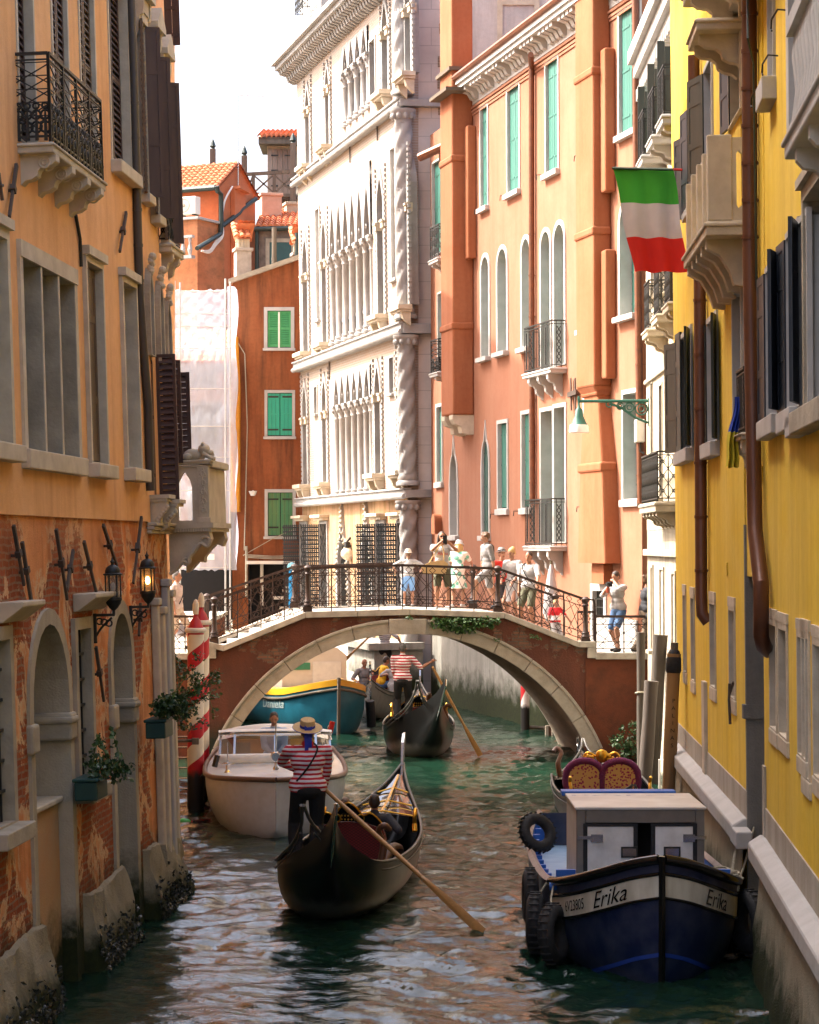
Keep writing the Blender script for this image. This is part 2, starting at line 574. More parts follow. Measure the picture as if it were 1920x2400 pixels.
def window(F, par, r, kind=None, fw=.12, proud=.03, depth=.22, frame=STONE, fill='glass', fm=None, sill=.1, sillm=None, lintel=0, bars=None, leaves=2, fd=None, sillp=.1, name='window'):
 u0, u1, v0, v1 = r
 inner = outline(u0, u1, v0, v1, kind)
 F.holes.append(offset_outline(r, kind, fw * .5, .01) if fw else inner)
 mb = MB()
 openring(mb, inner, offset_outline(r, kind, fw, .02) if fw else offset_outline(r, kind, .012), -.02, proud if fw else .004, -depth)
 if lintel:
  mb.box((u0 - fw - .03, v1 + fw, -.02), (u1 + fw + .03, v1 + fw + lintel, proud + (.05 if proud > .025 else .004)))
 wo = mb.build(name, frame, par)
 fd = depth * .9 if fd is None else fd
 b = MB()
 b.add([(x, y, -depth + .01) for x, y in inner], [tuple(t) for t in tessellate_polygon([[Vector((x, y, 0)) for x, y in inner]])])
 b.build('pane', GLASS if fill in ('glass', 'open') else DARK, wo, recalc=False)
 W = (u1 - u0)
 if fill in ('louver', 'panel', 'plank'):
  arch = 0
  for i in range(leaves):
   s = MB(Matrix.Translation((u0 + .015 + i * W / leaves, v0 + .03, -fd)))
   leaf(s, W / leaves - .02, (v1 - v0) - .05 - (W * .55 if kind else 0), fill)
   s.build('shutter', fm or GREENP, wo)
  if kind:
   s = MB()
   pts = [p for p in outline(u0, u1, v1 - (W * 1.2 if kind in ('gothic', 'ogee') else W * .6), v1, kind)]
   s.prism(pts, -fd - .02, -fd)
   s.build('shutter', fm or GREENP, wo)
 elif fill == 'glass' and W > .35:
  s = MB()
  cw = .045
  s.box(((u0 + u1) / 2 - cw / 2, v0, -depth + .015), ((u0 + u1) / 2 + cw / 2, v1 - (W * .4 if kind else 0), -depth + .05))
  for k in range(1, 4):
   y = v0 + (v1 - v0) * k / 4
   s.box((u0, y - .015, -depth + .015), (u1, y + .015, -depth + .045))
  s.build('casement', bars or LBROWN, wo)
 elif fill == 'grille':
  s = MB()
  k = max(3, int(W / .1))
  for i in range(1, k):
   x = u0 + W * i / k
   s.bar((x, v0, -.06), (x, v1 - (W * .3 if kind else 0), -.06), .022)
  for j in range(1, 6):
   y = v0 + (v1 - v0) * j / 6
   s.bar((u0, y, -.05), (u1, y, -.05), .03, .02)
  s.build('grille', IRON, wo)
 if sill:
  s = MB()
  s.box((u0 - fw - .04, v0 - .02 - sill, -.02), (u1 + fw + .04, v0 - .022, proud + sillp))
  s.build('sill', sillm or frame, wo)
 return wo
def open_leaf(F, par, u, v0, v1, W, ang, style, m, w0=.03, flip=1):
 """shutter leaf hinged at u and swung out of the wall; ang 90 = straight out"""
 a = radians(ang)
 T = Matrix.Translation((u, v0, w0)) @ Matrix.Rotation(-a * flip, 4, 'Y') @ Matrix.Scale(flip, 4, (1, 0, 0))
 s = MB(T)
 leaf(s, W, v1 - v0, style)
 return s.build('shutter', m, par)
def side_leaf(F, par, u, v0, v1, W, px, style, m, flip=1, w0=.03):
 """leaf of width W folded back almost flat, its free edge standing out to pixel column px"""
 p = max(.03, min(W * .95, F.wfor(u - flip * W * .9, (v0 + v1) / 2, px) - w0))
 return open_leaf(F, par, u, v0, v1, W, 180 - math.degrees(math.asin(p / W)), style, m, w0, flip)
def vspan(poly, u):
 """lowest and highest v of an outline at u"""
 lo, hi = 1e9, -1e9
 for (a, b), (c, d) in zip(poly, poly[1:] + poly[:1]):
  if (a - u) * (c - u) <= 0 and abs(a - c) > 1e-9:
   v = b + (d - b) * (u - a) / (c - a)
   lo, hi = min(lo, v), max(hi, v)
 return lo, hi
def wall(F, par, poly, m, name='wall', w=0.0):
 """house front with its openings cut out: thin upright strips between the corners of all openings"""
 u0, u1 = min(p[0] for p in poly), max(p[0] for p in poly)
 us = sorted({round(x, 4) for l in [poly] + F.holes for x, _ in l if u0 <= x <= u1} | {round(u0, 4), round(u1, 4)})
 mb = MB()
 for ua, ub in zip(us, us[1:]):
  if ub - ua < 2e-4:
   continue
  e = 1e-4 if ub - ua > 4e-4 else 5e-5
  A, B_ = vspan(poly, ua + e), vspan(poly, ub - e)
  cur = (A[0], B_[0])
  cuts = []
  for h in F.holes:
   if min(x for x, _ in h) < (ua + ub) / 2 < max(x for x, _ in h):
    p, q = vspan(h, ua + e), vspan(h, ub - e)
    cuts.append((p[0], q[0], p[1], q[1]))
  cuts.sort(key=lambda c: c[0] + c[1])
  for a0, b0, a1, b1 in cuts + [(A[1], B_[1], A[1], B_[1])]:
   a0, b0 = min(a0, A[1]), min(b0, B_[1])
   if a0 > cur[0] + 1e-5 or b0 > cur[1] + 1e-5:
    mb.add([(ua, cur[0], w), (ub, cur[1], w), (ub, max(b0, cur[1]), w), (ua, max(a0, cur[0]), w)], [(0, 1, 2, 3)])
   cur = (max(cur[0], a1), max(cur[1], b1))
 F.holes = []
 return mb.build(name, m, par, recalc=False)
def mass(F, par, u0, u1, v0, v1, deep, m, name='side_wall', back=-.75):
 """the body of the house behind its front: returns, roof slab"""
 s = MB()
 s.box((u0 + .01, v0, -deep), (u1 - .01, v1, back))
 s.box((u0, v0, back + .002), (u0 + .04, v1, -.003))
 s.box((u1 - .04, v0, back + .002), (u1, v1, -.003))
 s.box((u0 + .042, v1 - .06, back + .002), (u1 - .042, v1 - .002, -.003))
 return s.build(name, m, par)
def consoles(mb, us, v, h, depth, wd, w0=0.0):
 """S-curved brackets under a slab whose underside is at v"""
 prof = [(0, 0), (depth, 0), (depth, -h * .22), (depth * .86, -h * .36), (depth * .62, -h * .40), (depth * .5, -h * .52), (depth * .46, -h * .7), (depth * .3, -h * .82), (depth * .12, -h * .86), (0, -h)]
 for u in us:
  mb.prism(prof, u - wd / 2, u + wd / 2, lambda a, b, hh: (hh, v + b, w0 + a))
def balcony(F, par, u0, u1, v, p, th=.1, nc=3, ch=.32, cw=.14, rh=.9, stone=STONE, pattern='bars', rail=IRON, inset=.05):
 s = MB()
 s.box((u0, v - th, -.01), (u1, v, p))
 s.box((u0 - .025, v - th * .4, -.01), (u1 + .025, v - th * .12, p + .025))
 sl = s.build('balcony', stone, par)
 if nc:
  c = MB()
  n = [u0 + (u1 - u0) * (i + .5) / nc for i in range(nc)]
  consoles(c, n, v - th, ch, p * .9, cw)
  c.build('console', stone, sl, smooth=40)
 if rh:
  iron_rail(F, sl, u0 + inset, u1 - inset, v, p - inset, rh, pattern, rail)
 return sl
def iron_rail(F, par, u0, u1, v, p, h, pattern, m):
 s = MB()
 path = [(u0, 0.0), (u0, p), (u1, p), (u1, 0.0)]
 for i in range(3):
  (a, b), (c, d) = path[i], path[i + 1]
  L = sqrt((c - a) ** 2 + (d - b) ** 2)
  s.bar((a, v + h, b), (c, v + h, d), .035, .03, up=(0, 1, 0))
  s.bar((a, v + h * .93, b), (c, v + h * .93, d), .016, up=(0, 1, 0))
  s.bar((a, v + .06, b), (c, v + .06, d), .022, up=(0, 1, 0))
  def P(t, y):
   return (a + (c - a) * t, v + y, b + (d - b) * t)
  n = max(2, int(round(L / .11)))
  if pattern == 'bars':
   for k in range(n + 1):
    s.bar(P(k / n, 0), P(k / n, h), .014)
   for k in range(1, n, 5):
    t0, t1 = (k + .1) / n, (k + .9) / n
    for j in range(6):
     y = h * (.1 + .13 * j)
     s.bar(P(t0, y), P(t1, y + h * .13), .02)
     s.bar(P(t1, y), P(t0, y + h * .13), .02)
  elif pattern == 'cross':
   for k in range(0, n + 1, 2):
    s.bar(P(k / n, 0), P(k / n, h), .02)
    if k + 2 <= n:
     t0, t1 = k / n, (k + 2) / n
     for y in (.06, h * .36, h * .65):
      s.bar(P(t0, y), P(t1, y + h * .3), .014)
      s.bar(P(t1, y), P(t0, y + h * .3), .014)
      s.ring(P((t0 + t1) / 2, y + h * .15), (0, 0, 1) if i == 1 else (1, 0, 0), .03, .008, 8, 4)
  else:   # ornate: uprights, lattice above, leaf scrolls below
   np_ = max(1, int(round(L / .62)))
   for k in range(np_ + 1):
    s.bar(P(k / np_, 0), P(k / np_, h), .03)
   for k in range(np_):
    t0, t1 = k / np_, (k + 1) / np_
    for j in range(5):
     y0, y1 = h * (.9 - j * .15), h * (.9 - j * .15) - h * .24
     s.bar(P(t0, y0), P(t1, max(y1, .08)), .012)
     s.bar(P(t1, y0 - .02), P(t0, max(y1, .08)), .012)
     s.bar(P(t0, y0), P(t1, y0), .010)
    q = 4
    for j in range(q):
     tm = t0 + (t1 - t0) * (j + .5) / q
     for (yy, rr) in ((.14, .055), (.28, .045), (.38, .03)):
      s.ring(P(tm, h * yy + .03), (0, 0, 1) if i == 1 else (1, 0, 0), rr, .012, 10, 4)
     s.tube([P(tm, .02), P(tm, h * .25), P(tm, h * .45)], [.022, .016, .004], 5)
 s.build('railing', m, par)
def pipe(par, pts, r, m, name='drainpipe', clamps=0):
 s = MB()
 s.tube(pts, r, 10)
 if clamps:
  P = [Vector(p) for p in pts]
  a, b = max(zip(P, P[1:]), key=lambda q: (q[1] - q[0]).length)
  for k in range(clamps):
   c = a.lerp(b, (k + .5) / clamps)
   s.lathe([(r * 1.12, -.02), (r * 1.12, .02)], 10, c, (b - a))
   s.bar(c, c + Vector((0, 0, -r * 2)), .015)
 return s.build(name, m, par, smooth=50)
TILE = None
def tiles(par, o, du, dv, nu, nv, m, name='roof', th=.06):
 """clay barrel tiles: o origin at the eave, du along it (one tile), dv up the slope (one course)"""
 o, du, dv = Vector(o), Vector(du), Vector(dv)
 nn = du.cross(dv).normalized()
 if nn.z < 0:
  nn = -nn
 rows = []
 K = 6
 for j in range(nv):
  for e in (0.0, 1.0):
   row = []
   for i in range(nu * K + 1):
    t = i / K
    hgt = abs(sin(pi * t)) * th * (1.1 if int(t) % 2 == 0 else 1) + (th * .35 if e == 0 else -th * .12)
    jit = (math.sin(i * 12.9 + j * 78.2) * 43758.5) % 1 * .008
    row.append(o + du * t + dv * (j + e * 1.04) + nn * (hgt + jit))
   rows.append(row)
 s = MB()
 for a in range(0, len(rows), 2):
  s.grid(rows[a:a + 2])
  if a + 2 < len(rows):
   s.grid([rows[a + 1], rows[a + 2]])
 s.grid([[p - nn * .1 for p in rows[0]], rows[0]])
 b = [o - nn * .1, o + du * nu - nn * .1, o + du * nu + dv * nv - nn * .1, o + dv * nv - nn * .1]
 s.add(b, [(0, 1, 2, 3)])
 return s.build(name, m, par, recalc=False)
# ---------------------------------------------------------------- water
def build_water():
 ys, y = [], 13.0
 while y < 96:
  ys.append(y)
  y += .07 + max(0, y - 24) * .0022
 xs = [-9.5 + .085 * i for i in range(206)]
 rnd = random.Random(3)
 W = []
 for lam, amp, num in ((2.6, .0075, 5), (1.3, .0065, 8), (.7, .0060, 12), (.42, .0046, 14), (.26, .0026, 14)):
  for _ in range(num):
   a = rnd.gauss(pi / 2, .75)
   k = 2 * pi / (lam * rnd.uniform(.75, 1.3))
   W.append((k * cos(a), k * sin(a), rnd.uniform(0, 6.28), amp * rnd.uniform(.5, 1.2) * 1.05))
 import numpy as np
 X, Y = np.meshgrid(np.array(xs), np.array(ys))
 wx = X + .35 * np.sin(Y * .7 + 1) + .22 * np.sin(Y * 1.9 + X * .8)
 wy = Y + .30 * np.sin(X * .9) + .2 * np.sin(X * 2.3 + Y * .5)
 Z = np.zeros_like(X)
 for kx, ky, ph, am in W:
  s = np.sin(kx * wx + ky * wy + ph)
  Z += am * (s + .25 * np.cos(2 * (kx * wx + ky * wy + ph)))
 # calmer and rougher patches, and the wash at the oar
 env = .62 + .38 * np.sin(X * .55 + Y * .23 + .6) * np.sin(Y * .31 - X * .2)
 Z *= np.clip(env + .15, .25, 1.2)
 me = bpy.data.meshes.new("canal_water")
 n = len(xs)
 vs = np.stack([X, Y, Z], -1).reshape(-1, 3)
 idx = np.arange(len(ys) * n).reshape(len(ys), n)
 q = np.stack([idx[:-1, :-1], idx[:-1, 1:], idx[1:, 1:], idx[1:, :-1]], -1).reshape(-1, 4)
 me.from_pydata(vs.tolist(), [], q.tolist())
 m, nt, b = newmat("canal_water")
 v = coords(nt)
 c = mixrgb(nt, (.0035, .018, .011), (.008, .026, .015), noise(nt, v, .35, 3))
 nt.links.new(c, b.inputs['Base Color'])
 b.inputs['Roughness'].default_value = .035
 b.inputs['IOR'].default_value = 1.34
 b.inputs['Specular IOR Level'].default_value = .5
 add_bump(nt, b, noise(nt, coords(nt, (1, 1.5, 1)), 9, 4, .55, .4), .30, .03)
 me.materials.append(m)
 me.shade_smooth()
 o = bpy.data.objects.new("canal_water", me)
 COL.objects.link(o)
 tag(o, "dark green rippled canal water between the houses", kind='structure')
build_water()
# canal bed and far pavements
PAVE = mat("paving_stone", (.38, .355, .31), .8, (.27, .255, .22), 1.2, .6, bump=.2)
def slab(name, pts, z0, z1, m, label):
 s = MB()
 s.prism(pts, z0, z1)
 return tag(s.build(name, m), label, kind='structure')
slab("ground", [(-60, -20), (60, -20), (60, 160), (-60, 160)], -3.2, -3, mat("canal_mud", (.03, .035, .025), .95), "muddy canal bed under the water")
# ---------------------------------------------------------------- left house with ochre plaster
OCHRE = plaster("ochre_plaster", (.80, .42, .165), (.84, .52, .27), (.56, .25, .10), .6, .75, bump=.35)
OCHRE_LOW = plaster("worn_ochre_plaster", (.66, .22, .065), (.80, .42, .19), (.30, .075, .022), .75, .8, algae=1.25, bump=.6, brickpatch=(.50, 5.6, (.40, .10, .035)))
L = Fac((-5.4, 0, 0), (.0709, 1), .031)
ochre = thing("ochre_house", "ochre plastered house with iron balcony and brick showing low down, along the left edge", "house", M=L.M)
uA, uB, uC = 12.0, L.uv(345, 1275)[0], L.uv(391, 1275)[0]
vband = L.uv(170, 1214)[1]
# ground floor openings
def gwin(xl, xr, yt, yb, fwd=.13, lab=None):
 return window(L, ochre, L.rect(xl, xr, yt, yb), None, fw=fwd, proud=.05, depth=.16, frame=GSTONE, fill='grille', sill=.16, sillp=.16)
gwin(-30, 19, 1505, 1950)
gwin(178, 209, 1476, 1845)
for (xl, xr, y) in ((-8, 47, 1412), (170, 235, 1392)):
 u0, v1 = L.uv(xl, y)
 u1 = L.uv(xr, y)[0]
 s = MB()
 s.prism([(0, 0), (.26, 0), (.26, -.05), (.05, -.2), (0, -.2)], u0, u1, lambda a, b, h: (h, v1 + b, a))
 s.build("hood", STONE, ochre)
def archdoor(xl, xr, yt, impy, iw, low=None):
 r = L.rect(xl, xr, yt, 1950)
 r = (r[0], r[1], -.6, L.uv((xl + xr) / 2, yt)[1])
 wo = window(L, ochre, r, 'round', fw=.17, proud=.035, depth=.55, frame=plaster("door_stone", (.42, .37, .28), (.5, .45, .35), (.25, .21, .15), .6, .5, algae=1.0, bump=.6), fill='dark', sill=0, name='door_surround')
 s = MB()
 v = L.uv(xr, impy)[1]
 s.box((r[1] - .10, v - .16, -.5), (r[1] + .2, v + .14, .07))
 s.box((r[1] - .13, v + .02, -.5), (r[1] + .22, v + .10, .09))
 s.box((r[0] - .2, v - .16, -.5), (r[0] + .10, v + .14, .07))
 s.build("impost", GSTONE, wo)
 return wo, r
for uu in (14.3, 17.3):
 window(L, ochre, (uu, uu + .9, 1.9, 4.3), None, fw=.13, proud=.05, depth=.16, frame=GSTONE, fill='grille', sill=.16, sillp=.16)
a1, r1 = archdoor(73, 158, 1462, 1700, 0)
a2, r2 = archdoor(264, 308, 1436, 1662, 0)
s = MB()
vs = L.uv(130, 1880)[1]
s.box((r1[0] + .005, vs - .06, -.5), (r1[1] - .02, vs, -.06))
s.build("door_sill", STONE, a1)
s = MB()
s.box((r1[0] + .01, -.6, -.5), (r1[1] - .03, vs - .062, -.12))
s.build("low_wall", plaster("peeling_plaster", (.50, .27, .13), (.46, .36, .22), (.40, .34, .24), .3, .9, algae=.9, bump=.6), a1)
wall(L, ochre, [(uA, -.8), (uB, -.8), (uB, vband), (uA, vband)], OCHRE_LOW)
# stone foot of the wall, crusted with weed at the water
def foot(F, par, u0, u1, seed, top=.75, thick=.09, gaps=(), name='footing'):
 rnd = random.Random(seed)
 n = max(4, int((u1 - u0) / .09))
 vs_ = [top, top - .02, top * .82, top * .66, .45, .32, .2, .08, -.06, -.3]
 rows = []
 ph = [rnd.uniform(0, 6) for _ in range(4)]
 for j, vv in enumerate(vs_):
  row = []
  for i in range(n + 1):
   u = u0 + (u1 - u0) * i / n
   w = .025 if j == 0 else .07 + .16 * (1 - vv / top) + .03 * sin(u * 3.1 + ph[0] + j) * sin(u * 7.7 + ph[1]) + rnd.uniform(-.018, .018)
   if i in (0, n):
    w = -.02
   row.append((u, vv + .03 * sin(u * 2.3 + ph[2]) * (j < 4) + rnd.uniform(-.012, .012), w))
  rows.append(row)
 m = MB()
 m.grid(rows)
 o = m.build(name, plaster("footing_stone", (.27, .235, .165), (.34, .30, .21), (.13, .12, .08), .5, .7, algae=.55, bump=1.0), par, smooth=35)
 s = MB()
 for k in range(int((u1 - u0) * 130)):
  u, v = rnd.uniform(u0, u1), abs(rnd.gauss(0, .2)) - .03
  w = .08 + .16 * (1 - v / top) + rnd.uniform(-.01, .02)
  a, b = rnd.uniform(.012, .035), rnd.uniform(.02, .05)
  d = Vector((rnd.gauss(0, 1), rnd.gauss(0, 1), rnd.gauss(0, 1))).normalized()
  e = d.orthogonal().normalized()
  c = Vector((u, v, w))
  s.add([c - d * a, c + e * b, c + d * a, c - e * b, c + d.cross(e) * a], [(0, 1, 4), (1, 2, 4), (2, 3, 4), (3, 0, 4)])
 w_ = s.build("weed_and_mussels", mat("wet_seaweed", (.010, .013, .007), .45, (.05, .05, .035), 60, .8), o, recalc=False)
 w_["kind"] = "stuff"
 return o
for (xa, xb, sd) in ((-260, 70, 1), (168, 262, 2), (312, 345, 3)):
 foot(L, ochre, L.uv(xa, 1275)[0], L.uv(xb, 1275)[0], sd, top=.85)
# upper floor
T = .2
for (xl, xr, yt, yb, dp, fl, fmm) in ((34, 70, -60, 322, .09, 'louver', BROWNP), (116, 150, -60, 300, .035, 'louver', BROWNP), (181, 214, -60, 330, .04, 'louver', LBROWN), (250, 293, -60, 366, .10, 'louver', BROWNP)):
 window(L, ochre, L.rect(xl, xr, yt, yb), None, fw=.06, proud=.05, depth=dp + .05, frame=STONE, fill=fl, fm=fmm, fd=dp - .02, sill=.16 if xl == 250 else 0, sillp=.12)
r = L.rect(45, 166, 607, 1052)
w3 = None
W3 = (r[1] - r[0])
for i in range(3):
 rr = (r[0] + W3 * i / 3 + (.0 if i == 0 else .03), r[0] + W3 * (i + 1) / 3 - (.0 if i == 2 else .03), r[2], r[3])
 L.holes.append(outline(*rr))
s = MB()
fw = .13
s.box((r[0] - fw, r[3], -.02), (r[1] + fw, r[3] + .17, .085))
s.box((r[0] - fw, r[2], -.02), (r[0], r[3] - .002, .07))
s.box((r[1], r[2], -.02), (r[1] + fw, r[3] - .002, .07))
for i in (1, 2):
 s.box((r[0] + W3 * i / 3 - .034, r[2], -.30), (r[0] + W3 * i / 3 + .034, r[3] - .002, .07))
triple = s.build("window", STONE, ochre)
s = MB()
s.box((r[0] - fw - .06, r[2] - .2, -.02), (r[1] + fw + .06, r[2] - .002, .13))
s.build("sill", STONE, triple)
s = MB()
for i in range(3):
 a, b = r[0] + W3 * i / 3, r[0] + W3 * (i + 1) / 3
 b2 = b - .034 if i < 2 else b
 s.add([(b2 - .003, r[2], .06), (b2 - .003, r[2], -.4), (b2 - .003, r[3], -.4), (b2 - .003, r[3], .06)], [(0, 1, 2, 3)])
 s.add([(a, r[3] - .004, .06), (b, r[3] - .004, .06), (b, r[3] - .004, -.4), (a, r[3] - .004, -.4)], [(0, 1, 2, 3)])
 s.add([(a, r[2], .06), (b, r[2], .06), (b, r[2], -.4), (a, r[2], -.4)], [(0, 1, 2, 3)])
s.build("jamb", GSTONE, triple, recalc=False)
s = MB()
s.add([(r[0], r[2], -.38), (r[1], r[2], -.38), (r[1], r[3], -.38), (r[0], r[3], -.38)], [(0, 1, 2, 3)])
s.build("pane", GLASS, triple, recalc=False)
window(L, ochre, L.rect(195, 231, 616, 1081), None, fw=.07, proud=.085, depth=.12, frame=STONE, fill='panel', fm=LBROWN, fd=.03, leaves=1, sill=.16, sillp=.1, lintel=.1)
window(L, ochre, L.rect(281, 311, 664, 1092), None, fw=.07, proud=.085, depth=.28, frame=STONE, fill='glass', sill=.16, sillp=.1, lintel=.1)
window(L, ochre, L.rect(-45, 4, 540, 1029), None, fw=.1, proud=.085, depth=.28, frame=STONE, fill='glass', sill=.17, sillp=.1, lintel=.1)
HL = 19.8
for uu in (14.2, 17.2):
 window(L, ochre, (uu, uu + .9, r[2], r[3]), None, fw=.1, proud=.085, depth=.28, frame=STONE, fill='glass', sill=.17, sillp=.1, lintel=.1)
 window(L, ochre, (uu, uu + .8, r[3] + 1.6, r[3] + 4), None, fw=.06, proud=.05, depth=.14, frame=STONE, fill='louver', fm=BROWNP, sill=.16)
wall(L, ochre, [(uA, vband), (uB, vband), (uB, HL), (uA, HL)], OCHRE, w=.035)
s = MB()
s.box((uA, vband, .001), (uB, vband + .02, .034))
s.build("plaster_edge", OCHRE, ochre)
mass(L, ochre, uA, uC - .05, -1, HL, 8.5, OCHRE)
s = MB()
s.box((uA - .3, HL, -8.8), (uC + .2, HL + .25, .45))
s.build("roof_edge", GSTONE, ochre)
# balcony
ub, _ = L.uv(33, 335)
p = L.wfor(ub, L.uv(33, 335)[1], 124)
vb = L.uv(124, 331, p)[1]
ue = L.uv(248, 428, p)[0]
bal = balcony(L, ochre, ub, ue, vb, p, th=.11, nc=0, rh=.9, pattern='ornate', inset=.03)
s = MB()
consoles(s, [ub + (ue - ub) * t for t in (.07, .36, .65, .92)], vb - .11, .3, p * .92, .17, .035)
for t in (.07, .36, .65, .92):
 u = ub + (ue - ub) * t
 for sg in (-1, 1):
  s.ring((u + sg * .087, vb - .19, p * .62 + .035), (1, 0, 0), .055, .012, 14, 5)
  s.ring((u + sg * .087, vb - .19, p * .62 + .035), (1, 0, 0), .025, .010, 10, 5)
s.build("console", STONE, bal, smooth=40)
# drain pipes and the iron wall anchors
def onw(px, py, w):
 u, v = L.uv(px, py, w)
 return (u, v, w)
pipe(ochre, [onw(300, -220, .09), onw(314, 200, .09), onw(328, 700, .09), onw(347, 950, .09), onw(353, 1150, .09)], .055, mat("grey_brown_pipe", (.07, .055, .045), .5), clamps=6)
pipe(ochre, [onw(178, 505, .06), onw(188, 560, .06), onw(191, 625, .06)], .02, IRON, name='rod')
ANC = [(32, 1231, 57, 1372), (52, 1270, 74, 1412), (132, 1240, 158, 1406), (172, 1290, 157, 1382), (197, 1269, 226, 1389), (242, 1230, 275, 1328), (332, 1212, 313, 1367), (225, 1516, 244, 1644), (39, 386, 22, 508), (296, 498, 281, 590), (-4, 405, 6, 470), (330, 1415, 326, 1490)]
for i, (xa, ya, xb, yb) in enumerate(ANC):
 s = MB()
 a, b = Vector(onw(xa, ya, .07)), Vector(onw(xb, yb, .09))
 m_ = a.lerp(b, .5)
 s.bar(a, m_, .05, .035)
 s.bar(m_, b, .065 if i in (1, 3) else .042, .03)
 s.bar(a.lerp(b, .42), a.lerp(b, .52), .085, .06)
 s.bar(m_, (m_.x, m_.y, 0), .03)
 s.build("wall_anchor", RUST, ochre)
# ---------------------------------------------------------------- neighbour house with carved balcony
HOUSE2 = plaster("apricot_plaster", (.80, .44, .19), (.84, .54, .3), (.55, .27, .11), .4, .5)
BRK = brick("old_brick", (.38, .12, .045), (.28, .085, .035), (.42, .32, .2))
neigh = thing("apricot_house", "narrow apricot house with pedimented windows and a carved stone balcony beside the ochre house", "house", M=L.M)
v1f = L.uv(360, 1240)[1]
wall(L, neigh, [(uB, v1f), (uC, v1f), (uC, 21.5), (uB, 21.5)], HOUSE2, w=.02)
wall(L, neigh, [(uB, -.8), (uC, -.8), (uC, v1f), (uB, v1f)], OCHRE_LOW, w=.0)
foot(L, neigh, uB, uC, 9, top=.8)
s = MB()
# unseen rear wing added along the side canal to shade the far yellow house
LI = L.I
k0, k1 = LI @ Vector((-.1035 * 32.3 - .12, 32.3, 0)), LI @ Vector((-.1045 * 47.2 - .12, 47.2, 0))
s.prism([(uC - .04, -.01), (k0.x, k0.z), (k1.x, k1.z), (k1.x, k1.z - 8), (uC - .04, -8)], -.8, 21.5, lambda a, b, h: (a, h, b))
s.build("side_wall", HOUSE2, neigh)
s = MB()
s.prism([(uB, .4), (uC + .2, .4), (k1.x, k1.z + .3), (k1.x, k1.z - 8), (uB, -8)], 21.5, 21.7, lambda a, b, h: (a, h, b))
s.build("roof_edge", GSTONE, neigh)
for (px, yt, yb) in ((321, 60, 450), (346, 130, 500), (369, 190, 560)):
 rr = L.rect(px, px + 8, yt, yb)
 s = MB()
 u0, u1, v0, v1 = rr
 pass
 s.box((u0 - .06, v0, .02), (u0, v1, .09))
 s.box((u1, v0, .02), (u1 + .06, v1, .09))
 s.box((u0 - .1, v1, .02), (u1 + .1, v1 + .12, .12))
 wo = s.build("window", STONE, neigh)
 s = MB()
 c = (u0 + u1) / 2
 hw = (u1 - u0) / 2 + .18
 s.prism([(c - hw, v1 + .30), (c + hw, v1 + .30), (c + hw, v1 + .38), (c, v1 + .62), (c - hw, v1 + .38)], .02, .22)
 s.prism([(c - hw * .8, v1 + .12), (c + hw * .8, v1 + .12), (c + hw, v1 + .30), (c - hw, v1 + .30)], .02, .14)
 s.build("pediment", STONE, wo)
 s = MB()
 consoles(s, [u0 - .12, u1 + .12], v1 + .3, .6, .14, .09, .02)
 s.build("console", STONE, wo, smooth=40)
 s = MB()
 s.box((u0 - .1, v0 - .12, .02), (u1 + .1, v0, .16))
 s.build("sill", STONE, wo)
 open_leaf(L, wo, u0 - .01, v0, v1, .22, 172, 'louver', LBROWN, .1, 1)
 open_leaf(L, wo, u1 + .01, v0, v1, .24, 118, 'panel', BROWNP, .05, -1)
 s = MB()
 s.box((u0, v0, .021), (u1, v1, .03))
 s.build("pane", DARK, wo)
def camleaf(xl, xr, yt, yb, style, m, par=neigh):
 """shutter standing straight out of the wall, seen face on"""
 u0, v1 = L.uv(xl, yt, .02)
 v0 = L.uv(xl, yb, .02)[1]
 W = L.wfor(u0, (v0 + v1) / 2, xr) - .02
 return open_leaf(L, par, u0, v0, v1, W, 90, style, m, .02)
camleaf(382, 421, -60, 101, 'plank', BROWNP)
camleaf(365, 416, 831, 1185, 'louver', BROWNP)
camleaf(380, 426, 845, 1085, 'louver', BROWNP)
camleaf(388, 447, 874, 1085, 'louver', BROWNP)
camleaf(352, 362, 803, 1160, 'plank', BROWNP)
u0 = L.uv(371, 565)[0]
bp = L.wfor(u0, L.uv(371, 565)[1], 402)
sm = balcony(L, neigh, u0, u0 + 1.0, L.uv(400, 566, bp)[1], bp, th=.13, nc=2, ch=.3, cw=.12, rh=.78, pattern='cross')
# old pointed windows with statues along the wall
for (px, yt, yb) in ((337, 645, 830), (361, 675, 850), (379, 715, 860)):
 rr = L.rect(px, px + 7, yt, yb)
 c = (rr[0] + rr[1]) / 2
 s = MB()
 openring(s, outline(*rr, 'gothic'), offset_outline(rr, 'gothic', .06, .01), .02, .10, .022)
 wo = s.build("window", GSTONE, neigh)
 s = MB()
 for q in range(7):
  s.ell((c + random.uniform(-.02, .02), rr[3] + .02 + q * .03, .09 + random.uniform(-.01, .03)), (.035 + .02 * random.random(), .04, .045), 8)
 s.ell((c, rr[3] + .24, .12), (.05, .06, .055), 10)
 s.build("carved_figure", STONE, wo, smooth=60)
 s = MB()
 s.prism(outline(*rr, 'gothic'), .021, .026)
 s.build("pane", DARK, wo)
# lower stone door posts and painted frames
for (xa, xb, yt, m_) in ((352, 357, 1420, STONE), (366, 371, 1440, STONE), (376, 381, 1375, WSTONE), (386, 390, 1400, STONE)):
 s = MB()
 u0, v1 = L.uv(xa, yt)
 u1 = L.uv(xb, yt)[0]
 s.box((u0, -.5, .005), (u1, v1, .1))
 s.box((u0 - .03, v1, .005), (u1 + .03, v1 + .1, .13))
 s.build("door_post", m_, neigh)
